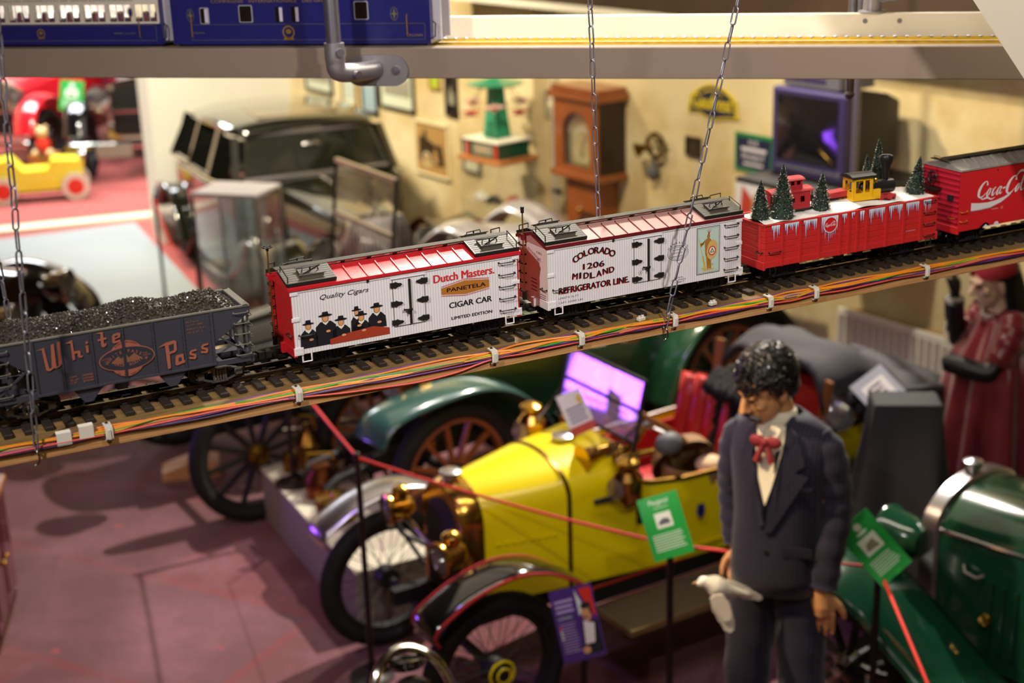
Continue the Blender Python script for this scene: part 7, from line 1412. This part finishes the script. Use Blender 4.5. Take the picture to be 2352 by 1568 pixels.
# cabin: roof on pillars
m = MB(); rings = [[(x, -w * cos(t), z + h * sin(t) ** .7) for t in (PI * i / 14 for i in range(15))] for x, w, z, h in ((-.16, .52, 1.335, .05), (-.40, .60, 1.345, .085), (-1.0, .64, 1.345, .10), (-1.6, .62, 1.32, .09), (-2.0, .54, 1.22, .07), (-2.25, .44, 1.04, .05))]; m.loft(rings, closed=False, cap=False); solidify(m.obj('roof', 'limo_black', lm, 60), .03)
MB().box(-1.05, -.42, -.34, .34, 1.435, 1.449, .004).obj('sunroof', 'limo_brown', lm)
for s in (-1, 1):
    for (x0, z0), (x1, z1) in (((-.02, 1.0), (-.20, 1.34)), ((-.62, .97), (-.64, 1.35)), ((-1.30, .97), (-1.30, 1.34)), ((-2.0, .94), (-1.90, 1.26))): MB().bar((x0, s * .66 if x0 > -.1 else s * .74, z0), (x1, s * .60, z1), .06, .05).obj('pillar', 'limo_black', lm)
    for xa, xb in ((-.10, -.58), (-.68, -1.26), (-1.34, -1.90)):
        m = MB(); m.add([(xa, s * .72, .98), (xb, s * .745, .98), (xb + .02, s * .625, 1.33), (xa - .10, s * .60, 1.33)], [(0, 1, 2, 3)]); solidify(m.obj('side_window', 'limo_dark', lm, 0), .006)
    MB().tube([(.05, s * .70, .985), (-.6, s * .76, .965), (-1.95, s * .75, .95)], .012, 6).obj('waist_strip', 'chrome', lm)
    fender(lm, [(1.48, .40), (1.44, .62), (1.26, .76), (1.0, .80), (.74, .70), (.45, .46), (.1, .32), (-.6, .28)], s * .50, s * .88, 'limo_black', .04, .01, name='front_fender'); fender(lm, [(-1.3, .30), (-1.5, .58), (-1.85, .72), (-2.2, .62), (-2.45, .40)], s * .66, s * .90, 'limo_black', .03, .01, name='rear_fender')
    wheel(lm, (1.02, s * .70, .34), .34, .075, 8, ('tyre', 'matte_black', 'matte_black', 'chrome'), out=s); wheel(lm, (-1.85, s * .70, .34), .34, .075, 8, ('tyre', 'matte_black', 'matte_black', 'chrome'), out=s); head_lamp(lm, (1.38, s * .40, .72), (1, 0, 0), .11, .16, 'chrome', lid=False)
W4 = [(0, -.60, 1.03), (0, .60, 1.03), (-.19, .52, 1.34), (-.19, -.52, 1.34)]; m = MB(); m.tube([V(p) for p in W4], .022, 8, closed=True); wf = m.obj('windscreen_frame', 'silver', lm); m = MB(); m.add(W4, [(0, 1, 2, 3)]); solidify(m.obj('windscreen_pane', 'limo_glass', wf, 0), .006); MB().bar((-.12, .0, 1.27), (-.14, 0, 1.33), .01).obj('mirror_stalk', 'chrome', wf); MB().sph((-.12, 0, 1.25), (.02, .08, .02), 10, 6).obj('mirror', 'silver', wf)
m = MB(); m.box(-.65, -.45, -.60, .60, .55, 1.02, .06); m.box(-1.75, -1.5, -.60, .60, .55, 1.05, .06); m.obj('seat_back', 'limo_seat', lm, 50); MB().box(-.12, -.02, -.58, .58, .85, .98, .01).obj('dashboard', 'clock_wood', lm)
m = MB(); m.loft([[(x, y, z) for y, z in ((-.24, .38), (-.26, .80), (-.20, .95), (.20, .95), (.26, .80), (.24, .38))] for x in (1.34, 1.42)]); gr = m.obj('grille_shell', 'silver', lm)
for i in range(13): MB().box(1.42, 1.43, -.20 + i * .0325, -.195 + i * .0325 + .008, .42, .88).obj('grille_slat', 'chrome', gr)
m = MB(); m.lathe([(.025, 0), (.02, .03), (.012, .06), (.02, .09), (0, .12)], (1.38, 0, .95), (0, 0, 1), 10); m.obj('mascot', 'chrome', lm); MB().tube([(1.38, 0, .965), (.7, 0, 1.005), (.1, 0, 1.03)], .008, 6).obj('bonnet_hinge', 'chrome', lm); MB().tube([(1.52, -.75, .40), (1.58, 0, .40), (1.52, .75, .40)], .04, 8).obj('bumper', 'chrome', lm)
# ------------------------------------------------------------------ silver winged car behind the reefers
sv = thing('roadster', 'vintage roadster with polished silver wings behind the refrigerator cars', 'car', (-.36, 9.72, 0), R(-38)); mat('wing_silver', 'd2d0da', .25, .55, coat=.4)
for y in (0, .68): fender(sv, [(-.34, .55), (-.28, .78), (-.10, .96), (.06, 1.01), (.30, .92), (.62, .68), (.95, .42), (1.2, .36)], y - .16, y + .16, 'wing_silver', .045, .008, name='wing', n=8, ny=8); wheel(sv, (0, y, .36), .36, .06, 10, BB, out=1 if y else -1)
m = MB(); m.loft([[(x, .34 + y, z) for y, z in arch(w, .45, zs, zt)] for x, w, zs, zt in ((-.12, .17, .74, .95), (.4, .20, .78, 1.0), (.85, .24, .82, 1.04))]); m.obj('bonnet', 'wing_silver', sv, 40); m = MB(); m.loft([[(x, .34 + y, z) for y, z in arch(.18, .42, .76, .98)] for x in (-.20, -.12)]); m.obj('radiator_shell', 'chrome', sv); m = MB(); m.loft([[(x, .34 + y, z) for y, z in ((-w, .42), (-w, zt), (w, zt), (w, .42))] for x, w, zt in ((.85, .26, .88), (1.0, .30, .88), (1.3, .26, .84))]); m.obj('body', 'car_black', sv, 30)
for y in (.20, .48): head_lamp(sv, (-.32, y, .80), (-1, 0, 0), .10, .14, 'chrome', lid=False)
m = MB(); m.tube([(.85, .12, 1.03), (.85, .34, 1.13), (.85, .56, 1.03)], .014, 8); m.obj('screen_rail', 'matte_black', sv); m = MB(); m.box(-.1, 1.3, .2, .48, .34, .44); m.obj('chassis', 'matte_black', sv)
# ------------------------------------------------------------------ open black car with tall windscreen
ov = thing('touring_car', 'black open tourer with black spoked wheels and an upright framed windscreen', 'car', (-.941, 8.389, 0), R(31)); mat('screen_clear', 'cfd6d0', .03, trans=.9, alpha=.12)
for y in (-.70, .62): wheel(ov, (-.95, y, .385), .385, .044, 12, BB, out=1 if y > 0 else -1, sw=.022); wheel(ov, (.72, y, .385), .385, .044, 12, BB, out=1 if y > 0 else -1, sw=.022)
fender(ov, [(-1.42, .50), (-1.25, .74), (-.95, .84), (-.6, .66), (-.3, .42), (.2, .34)], .50, .72, 'car_black', .02, .008, name='front_fender')
for i, (x, y, z, r, h) in enumerate(((-.53, -.40, .46, .06, .15), (-.39, -.36, .46, .05, .17), (-.29, -.44, .44, .07, .10))): MB().lathe([(0, 0), (r, 0), (r, h * .7), (r * .6, h * .85), (r * .6, h), (0, h)], (x, y, z), (0, 0, 1), 16).obj('engine_fitting', ['brass', 'brass_dark', 'chrome'][i], ov)
for P in ([(-.65, -.60, .46), (-.25, -.65, .40), (0, -.64, .42)], [(-.75, -.50, .40), (-.35, -.55, .36)]): MB().tube(P, .016, 8).obj('control_rod', 'chrome', ov)
m = MB(); m.box(-1.1, .9, -.30, -.24, .38, .46); m.box(-1.1, .9, .24, .30, .38, .46); m.cyl((-.95, -.66, .385), (-.95, .6, .385), .022); m.cyl((.72, -.66, .385), (.72, .6, .385), .025); m.obj('chassis', 'car_black', ov)
m = MB(); m.loft([[(x, y, z) for y, z in arch(w, .42, zs, zt)] for x, w, zs, zt in ((-.95, .24, .74, .90), (-.3, .30, .80, .98), (0, .40, .84, 1.0))]); m.obj('bonnet', 'car_black', ov, 40); m = MB(); m.loft([[(x, y, z) for y, z in arch(.27, .40, .76, .93)] for x in (-1.02, -.95)]); m.obj('radiator_shell', 'brass', ov)
for s in (-1, 1): m = MB(); m.loft([[(x, s * .42, .42), (x, s * .44, zt), (x, s * .40, zt), (x, s * .40, .42)] for x, zt in ((0, .86), (.4, .80), (.95, .84))]); m.obj('body_side', 'car_black', ov)
MB().box(0, .95, -.42, .42, .40, .45).obj('floor_board', 'matte_black', ov); m = MB(); m.box(.45, .85, -.38, .38, .55, .68, .03); m.box(.82, .95, -.38, .38, .6, .98, .04); m.obj('seat', 'car_black', ov, 50)
def wq(y, z): return (.05 + (z - 1) * .12, y, z)
for y in (-.40, .40): MB().tube([wq(y, .92), wq(y, 1.69)], .012, 8).obj('windscreen_post', 'matte_black', ov)
for z in (1.68, 1.36, .98): MB().bar(wq(-.40, z), wq(.40, z), .025, .025).obj('windscreen_rail', 'silver', ov)
m = MB(); m.add([wq(-.39, .98), wq(.39, .98), wq(.39, 1.67), wq(-.39, 1.67)], [(0, 1, 2, 3)]); solidify(m.obj('windscreen_pane', 'screen_clear', ov, 0), .005)
head_lamp(ov, (-1.1, -.36, .86), (-1, 0, 0), .10, .15, 'chrome'); head_lamp(ov, (-1.1, .36, .86), (-1, 0, 0), .10, .15, 'chrome'); side_lamp(ov, (-.05, -.46, .98), 1.2)
# flowers put behind the screen in place of a reflection in it
rb = thing('reflected_roses', 'small pink roses set behind the open tourer windscreen in place of a reflection', 'flowers', ov.matrix_basis @ V((.62, -.02, .685)), 0); mat('rose', 'c88a80', .7); mat('leaf', '35452a', .7); rg = random.Random(8); MB().lathe([(0, 0), (.09, 0), (.12, .12), (.11, .12), (0, .10)], (0, 0, 0), (0, 0, 1), 16).obj('vase', 'tv_black', rb); m = MB()
for i in range(170): a = rg.uniform(0, 2 * PI); r = rg.uniform(0, .30); z = .12 + rg.uniform(0, .34) * (1 - r); c = V((r * cos(a), r * sin(a), z)); d = V((cos(a + rg.uniform(-1, 1)), sin(a), rg.uniform(-.4, .6))) * .045; u = d.cross(V((0, 0, 1))).normalized() * .014; m.add([c, c + d * .5 + u, c + d, c + d * .5 - u], [(0, 1, 2, 3)])
o = m.obj('leaves', 'leaf', rb, 0); o['kind'] = 'stuff'
for i in range(17): a = rg.uniform(0, 2 * PI); r = rg.uniform(.05, .28); c = (r * cos(a), r * sin(a), .40 - r * .4 + rg.uniform(-.08, .08)); m = MB(M.Translation(c)); m.lathe([(.004, -.018), (.022, -.008), (.028, .008), (.020, .016), (.016, .010), (.010, .018), (0, .020)], (0, 0, 0), (.3, -.4, 1), 10); m.obj('rose_head', 'rose', rb)
# glass case with pale lid in front of the limousine
gcx = thing('glass_case', 'glass display case with a pale grey lid in front of the limousine', 'cabinet', (-1.80, 9.55, 0), R(-18)); mat('lid_grey', 'bdbac6', .5); MB().box(-.24, .24, -.185, .185, 1.34, 1.365, .003).obj('lid', 'lid_grey', gcx)
for x0, x1, y0, y1 in ((-.23, .23, -.18, -.175), (-.23, .23, .175, .18), (-.23, -.225, -.175, .175), (.225, .23, -.175, .175)): MB().box(x0, x1, y0, y1, .35, 1.34).obj('glass_side', 'case_glass', gcx)
for x in (-.23, .23):
    for y in (-.18, .18): MB().box(x - .008, x + .008, y - .008, y + .008, .0, 1.34).obj('corner_post', 'silver', gcx)
MB().box(-.23, .23, -.175, .175, .35, .37).obj('shelf', 'ramp_grey', gcx); MB().box(-.23, .23, -.175, .175, .05, .08).obj('lower_shelf', 'ramp_grey', gcx)
t = thing('brass_ornament', 'small brass ornament inside the glass display case', 'ornament', gcx.matrix_basis @ V((.12, .02, .37)), 0); MB().lathe([(0, 0), (.05, 0), (.03, .04), (.045, .09), (.02, .16), (0, .18)], (0, 0, 0), (0, 0, 1), 16).obj('figure', 'brass', t)
# ------------------------------------------------------------------ far left room, cars and pedal car
mat('car_red', 'b81c26', .2, coat=.7); mat('maroon', '4a1020', .2, coat=.7); mat('cream_hood', 'e0dac8', .6); mat('ped_yellow', 'e8dc3a', .3, coat=.4); mat('wheel_white', 'd8cfbf', .5); mat('hub_red', 'd83422', .4); mat('case_red', 'c02a22', .6); mat('bear_tan', 'd8b880', .9)
pc = thing('pedal_car', 'yellow child pedal car with red disc wheels on the red carpet', 'toy car', (-5.05, 15.75, 0), R(14))
m = MB(); m.prism([(-.62, .20), (-.45, .12), (.15, .12), (.42, .25), (.44, .42), (.10, .44), (.05, .34), (-.20, .34), (-.32, .48), (-.62, .42)], -.17, .17, 'xz'); m.obj('body', 'ped_yellow', pc, 20); MB().box(-.6, .4, -.14, .14, .09, .13).obj('chassis', 'matte_black', pc)
for x in (-.42, .33):
    for y in (-.22, .19):
        w_ = MB().lathe([(.09, 0), (.145, 0), (.145, .03), (.09, .03)], (x, y, .145), (0, 1, 0), 28).obj('wheel', 'wheel_white', pc); MB().lathe([(0, -.004), (.03, -.004), (.095, .002), (.095, .028), (0, .034)], (x, y, .145), (0, 1, 0), 24).obj('wheel_disc', 'hub_red', w_)
m = MB(); m.torus((-.02, 0, .52), (.8, 0, .5), .08, .009, 20, 6); m.cyl((0, 0, .5), (.08, 0, .36), .008); m.obj('steering_wheel', 'matte_black', pc)
for y in (-.12, .12): head_lamp(pc, (.44, y, .46), (1, 0, 0), .045, .06, 'chrome', lid=False)
def oldcar(name, label, loc, rz, body, wing, grille, hood=None):
    t = thing(name, label, 'car', loc, rz); m = MB(); m.loft([[(x, y, z) for y, z in arch(w, .50, zs, zt)] for x, w, zs, zt in ((.02, .30, .95, 1.12), (.9, .36, 1.0, 1.16), (1.1, .55, 1.02, 1.18))]); m.obj('bonnet', body, t, 40)
    m = MB(); m.loft([[(x, y, z) for y, z in ((-w, .5), (-w, 1.05), (w, 1.05), (w, .5))] for x, w in ((1.1, .6), (2.0, .68), (3.0, .6))]); m.obj('body', body, t, 30); m = MB(); m.loft([[(x, y, z) for y, z in arch(.33, .45, .95, 1.14)] for x in (-.06, .03)]); m.obj('radiator_shell', 'chrome', t); MB().prism([(a * .82, .5 + (b - .45) * .86) for a, b in arch(.33, .45, .95, 1.12)], -.066, -.06, 'yz').obj('radiator_core', grille, t)
    for s in (-1, 1):
        fender(t, [(-.52, .55), (-.40, .80), (-.15, .92), (.15, .88), (.5, .66), (.9, .42), (1.8, .36)], s * .60 - .14, s * .60 + .14, wing, .05, .01, name='front_fender', ny=8); wheel(t, (-.02, s * .62, .40), .40, .075, 10, BB, out=s); wheel(t, (2.5, s * .62, .40), .40, .075, 10, BB, out=s); head_lamp(t, (-.25, s * .38, .95), (-1, 0, 0), .13, .18, 'chrome', lid=False)
    m = MB(); m.tube([(-.25, -.38, .80), (-.25, .38, .80)], .02, 8); m.obj('lamp_bar', 'chrome', t); m = MB(); m.tube([wq2 for wq2 in ((1.15, -.5, 1.1), (1.25, -.45, 1.5), (1.25, .45, 1.5), (1.15, .5, 1.1))], .02, 8); m.obj('windscreen_frame', 'chrome', t)
    if hood: m = MB(); m.loft([[(x, -.62 * cos(q), z + .18 * sin(q)) for q in (PI * i / 10 for i in range(11))] for x, z in ((1.2, 1.45), (2.2, 1.5), (3.0, 1.4))], closed=False, cap=False); solidify(m.obj('hood', hood, t, 50), .03)
    MB().tube([(-.62, -.7, .48), (-.66, 0, .48), (-.62, .7, .48)], .035, 8).obj('bumper', 'chrome', t); return t
oldcar('touring_car', 'bright red vintage car with chrome radiator in the bright far room', (-5.95, 17.1, 0), R(80), 'car_red', 'car_red', 'mesh_dark', 'cream_hood')
bt = oldcar('touring_car', 'maroon and black vintage car with big headlamps in the far room', (-4.22, 16.8, 0), R(92), 'maroon', 'car_black', 'mesh_dark', 'cream_hood')
MB().box(-.70, -.69, -.05, .35, .36, .50).obj('number_plate', 'pic_grey', bt)
t = thing('teddy_bear', 'small teddy bear in a red jumper sitting before the red car', 'toy', (-5.2, 16.35, .0), R(0)); m = MB(); m.sph((0, 0, .62), (.07, .06, .065), 12, 8); m.sph((-.05, 0, .68), .022, 8, 6); m.sph((.05, 0, .68), .022, 8, 6); m.obj('head', 'bear_tan', t); MB().sph((0, 0, .48), (.085, .07, .10), 12, 8).obj('jumper', 'hub_red', t); m = MB(); m.sph((-.08, -.05, .40), (.04, .07, .04), 10, 6); m.sph((.08, -.05, .40), (.04, .07, .04), 10, 6); m.obj('leg', 'bear_tan', t); m = MB(); m.box(-.15, .15, -.1, .12, 0, .38); m.obj('stool', 'oak', t)
# dark car at the left edge
dl = thing('saloon_car', 'black car with rounded wings and bright lamps at the left edge behind the hopper', 'car', (-3.42, 9.15, 0), R(172)); fender(dl, [(-.5, .35), (-.42, .62), (-.15, .80), (.15, .80), (.5, .55), (.9, .35)], -.72, -.36, 'car_black', .06, .01, name='front_fender', ny=8); fender(dl, [(-.5, .35), (-.42, .62), (-.15, .80), (.15, .80), (.5, .55), (.9, .35)], .36, .72, 'car_black', .06, .01, name='front_fender', ny=8)
m = MB(); m.loft([[(x, y, z) for y, z in arch(w, .4, zs, zt)] for x, w, zs, zt in ((-.25, .26, .80, .95), (.7, .34, .86, 1.02), (.8, .6, .9, 1.1), (1.6, .66, .9, 1.1))]); m.obj('body', 'car_black', dl, 40)
for y in (-.54, .54): wheel(dl, (0, y, .36), .36, .07, 8, ('tyre', 'matte_black', 'matte_black', 'chrome'), out=1 if y > 0 else -1); head_lamp(dl, (-.38, y * .75, .74), (-1, 0, 0), .11, .16, 'chrome', lid=False)
m = MB(); m.tube([(-.62, -.6, .42), (-.66, 0, .42), (-.62, .6, .42)], .035, 8); m.obj('bumper', 'chrome', dl)
m = MB(); m.loft([[(x, -w * cos(q), z + h * sin(q)) for q in (PI * i / 12 for i in range(13))] for x, w, z, h in ((.95, .50, 1.42, .06), (1.2, .54, 1.44, .08), (1.9, .54, 1.44, .08), (2.3, .48, 1.36, .06))], closed=False, cap=False); solidify(m.obj('roof', 'car_black', dl, 60), .03)
for y in (-.6, .6):
    for xa, xb in ((.78, .96), (1.5, 1.5), (2.3, 2.3)): MB().bar((xa, y, 1.06), (xb, y * .86, 1.44), .05, .05).obj('pillar', 'car_black', dl)
    m = MB(); m.add([(.82, y, 1.08), (2.28, y, 1.08), (2.28, y * .86, 1.42), (.98, y * .86, 1.42)], [(0, 1, 2, 3)]); solidify(m.obj('side_window', 'limo_dark', dl, 0), .006); wheel(dl, (1.9, y * .9, .36), .36, .07, 8, ('tyre', 'matte_black', 'matte_black', 'chrome'), out=1 if y > 0 else -1)
m = MB(); m.loft([[(x, y, z) for y, z in ((-w, .38), (-w, zt), (w, zt), (w, .38))] for x, w, zt in ((1.6, .62, 1.08), (2.3, .60, 1.06), (2.6, .50, .80))]); m.obj('rear_body', 'car_black', dl, 30); m = MB(); m.add([(.80, -.54, 1.08), (.80, .54, 1.08), (.96, .48, 1.42), (.96, -.48, 1.42)], [(0, 1, 2, 3)]); solidify(m.obj('windscreen', 'limo_glass', dl, 0), .006)
# dark red cabinet cut by the left edge
t = thing('cabinet', 'dark red cabinet corner with a brass foot at the lower left edge', 'cabinet', (-2.62, 6.2, 0), R(10)); MB().box(-.4, .17, -.3, .3, .03, .6, .006).obj('body', 'maroon', t); MB().box(-.4, .175, -.305, .305, 0, .03).obj('foot', 'brass_dark', t); MB().box(-.43, .20, -.33, .33, .60, .63, .008).obj('top_board', 'wood_rim', t)
for y0 in (-.28, .01):
    d_ = MB().box(.17, .185, y0, y0 + .27, .06, .57, .004).obj('door', 'maroon', t); MB().box(.185, .19, y0 + .05, y0 + .22, .12, .51, .003).obj('door_panel', 'maroon', d_); MB().sph((.20, y0 + (.24 if y0 < 0 else .03), .33), .014, 10, 6).obj('knob', 'brass', d_)
for x0 in (-.37, -.10):
    d_ = MB().box(x0, x0 + .25, -.315, -.30, .06, .57, .004).obj('door', 'maroon', t); MB().box(x0 + .05, x0 + .20, -.32, -.315, .12, .51, .003).obj('door_panel', 'maroon', d_); MB().sph((x0 + (.22 if x0 < -.2 else .03), -.33, .33), .014, 10, 6).obj('knob', 'brass', d_)
# ------------------------------------------------------------------ rope barrier with sign stands
mat('rope_red', 'c82a22', .6); mat('post_dark', '1c0f10', .4); mat('sign_grn', '1f9a3e', .4, coat=.2); mat('sign_prp', '4a2a78', .4, coat=.2); mat('sign_text', 'd8e6d4', .5); mat('ink_pale', 'b8a8d0', .5)
def post(x, y, z0, z1, label, nm='barrier_post'):
    t = thing(nm, label, 'post', (x, y, z0), 0, 'rope barrier posts'); MB().cyl((0, 0, .012), (0, 0, z1 - z0), .013, n=12).obj('tube', 'post_dark', t); MB().lathe([(.10, 0), (.10, .008), (.03, .018), (.014, .03)], (0, 0, 0), (0, 0, 1), 24).obj('foot', 'post_dark', t); MB().sph((0, 0, z1 - z0), .015, 10, 6).obj('cap', 'post_dark', t); return t
post(-.662, 5.637, 0, 1.05, 'dark barrier post at the front left of the yellow car'); post(.565, 4.93, 0, .95, 'dark barrier post under the green sign before the yellow car'); post(1.29, 4.71, 0, .94, 'dark barrier post under the tilted green sign by the green car'); post(.235, 4.90, 0, .55, 'dark post carrying the purple sign')
post(-1.17, 7.06, .31, .97, 'dark barrier post standing on the far end of the grey plinth')
def rope(pts, label, sag=.03):
    P = []
    for a, b_ in zip(pts[:-1], pts[1:]):
        a = V(a); b_ = V(b_)
        for i in range(10): t = i / 10; P.append(a + (b_ - a) * t + V((0, 0, -sag * 4 * t * (1 - t))))
    P.append(V(pts[-1])); tag(MB().tube(P, .0065, 8).obj('barrier_rope', 'rope_red'), label, 'rope', 'red barrier ropes')
rope([(-1.17, 7.06, .96), (-.662, 5.637, 1.04)], 'red barrier rope running from under the shelf down to the post before the plinth', .01); rope([(-.662, 5.637, 1.04), (.565, 4.93, .945)], 'red barrier rope stretched across the yellow car bonnet', .02); rope([(.565, 4.93, .945), (1.29, 4.71, .935)], 'red barrier rope between the two green signs', .004); rope([(1.29, 4.71, .935), (1.29, 3.95, .84)], 'red barrier rope falling in front of the green car wing', .0)
rope([(-2.757, 11.215, .95), (-2.22, 10.05, .95)], 'red rope loop hanging beside the limousine', .30)
for x, y, lb in ((-2.757, 11.215, 'thin rope post left of the limousine'), (-2.22, 10.05, 'thin rope post left of the glass display case')): post(x, y, 0, .96, lb)
def deco_g(o, w, h):
    lettering('Peugeot', 'sign_text', o, -w * .26, h * .36, -.001, .020, w * .5, shear=.2, T=M()); lines(o, -w * .16, w * .2, h * .30, h * .285, 1, 'sign_text', -.001, .6); flat(o, M(), [[(-w * .2, -h * .02), (w * .2, -h * .02), (w * .2, h * .22), (-w * .2, h * .22)]], -.001, 'sign_text', 'print_photo'); flat(o, M(), [[(-w * .15, h * .03), (w * .15, h * .03), (w * .12, h * .11), (0, h * .13), (-w * .12, h * .09)]], -.002, 'print_grey', 'print_photo'); lines(o, -w * .38, w * .38, -h * .12, -h * .36, 7, 'sign_text', -.001, .4)
def deco_g2(o, w, h):
    flat(o, M(), [ell(0, h * .37, w * .10, h * .055), ell(0, h * .27, w * .16, h * .025)], -.001, 'sign_text', 'print_crest'); flat(o, M(), [[(-w * .26, -h * .06), (w * .26, -h * .06), (w * .26, h * .2), (-w * .26, h * .2)]], -.001, 'sign_text', 'print_photo'); lines(o, -w * .36, w * .36, -h * .15, -h * .36, 6, 'sign_text', -.001, .4); flat(o, M(), [[(-w * .2, 0), (w * .18, -h * .02), (w * .1, h * .13), (-w * .12, h * .1)]], -.002, 'pic_grey', 'print_photo')
def deco_p(o, w, h):
    flat(o, M(), [[(w * .08, h * .1), (w * .08, h * .46), (w * .26, h * .16)]], -.001, 'sign_text', 'print_beam'); flat(o, M(), [[(w * .16, h * .46), (w * .46, h * .46), (w * .46, h * .02), (w * .30, h * .2)]], -.001, 'hub_red', 'print_curtain'); flat(o, M(), [[(w * .02, -h * .44), (w * .46, -h * .44), (w * .46, -h * .02), (w * .3, h * .02), (w * .1, 0)]], -.0012, 'ink_coat', 'print_coat'); flat(o, M(), [[(w * .08, -h * .30), (w * .30, -h * .30), (w * .38, -h * .04), (w * .14, h * .02)]], -.0016, 'ink_collar', 'print_shirt'); flat(o, M(), [ell(w * .25, h * .12, w * .11, h * .12)], -.002, 'skin_wax', 'print_face'); flat(o, M(), [ell(w * .26, h * .22, w * .12, h * .045), ell(w * .35, h * .15, w * .03, h * .06), ell(w * .22, h * .06, w * .05, h * .012)], -.0024, 'ink_coat', 'print_hair'); flat(o, M(), [ell(w * .08, -h * .38, w * .09, h * .05)], -.0022, 'skin_wax', 'print_hand')
    lines(o, -w * .42, w * .02, h * .34, h * .20, 3, 'ink_pale', -.001, .75)
    lines(o, -w * .42, -w * .02, h * .12, h * .10, 2, 'sign_text', -.001, .6); lines(o, -w * .42, -w * .02, h * .03, -h * .36, 11, 'ink_pale', -.001, .28); flat(o, M(), [ell(-w * .40, -h * .02, w * .035, h * .02)], -.0015, 'hub_red', 'print_dot')
    for i in range(3): flat(o, M(), [ell(-w * .40, -h * .075 - i * h * .045, w * .028, h * .016)], -.0015, 'sign_text', 'print_dot')
card('info_sign', 'green information sign with a car photograph, in front of the yellow car', (.545, 4.90, 1.035), .155, .235, .22, .50, .06, 'sign_grn', deco_g, group='information signs'); card('info_sign', 'green information sign tilted sideways in front of the green car', (1.262, 4.68, 1.03), .145, .245, .66, .50, .0, 'sign_grn', deco_g2, group='information signs'); card('info_sign', 'purple information sign with a moustached performer and a white bird', (.212, 4.88, .652), .165, .275, .17, .35, .08, 'sign_prp', deco_p, group='information signs')
card('info_sign', 'green information sign in the bright far room above the pedal car', (-4.86, 16.5, 1.0), .26, .34, -.12, .3, .1, 'sign_grn', deco_g2, group='information signs'); t = thing('sign_stand', 'thin dark stand of the green sign in the far room', 'post', (-4.86, 16.56, 0)); MB().cyl((0, 0, .01), (0, 0, .88), .012, n=10).obj('tube', 'post_dark', t); MB().cyl((0, 0, 0), (0, 0, .015), .1, n=20).obj('foot', 'post_dark', t)
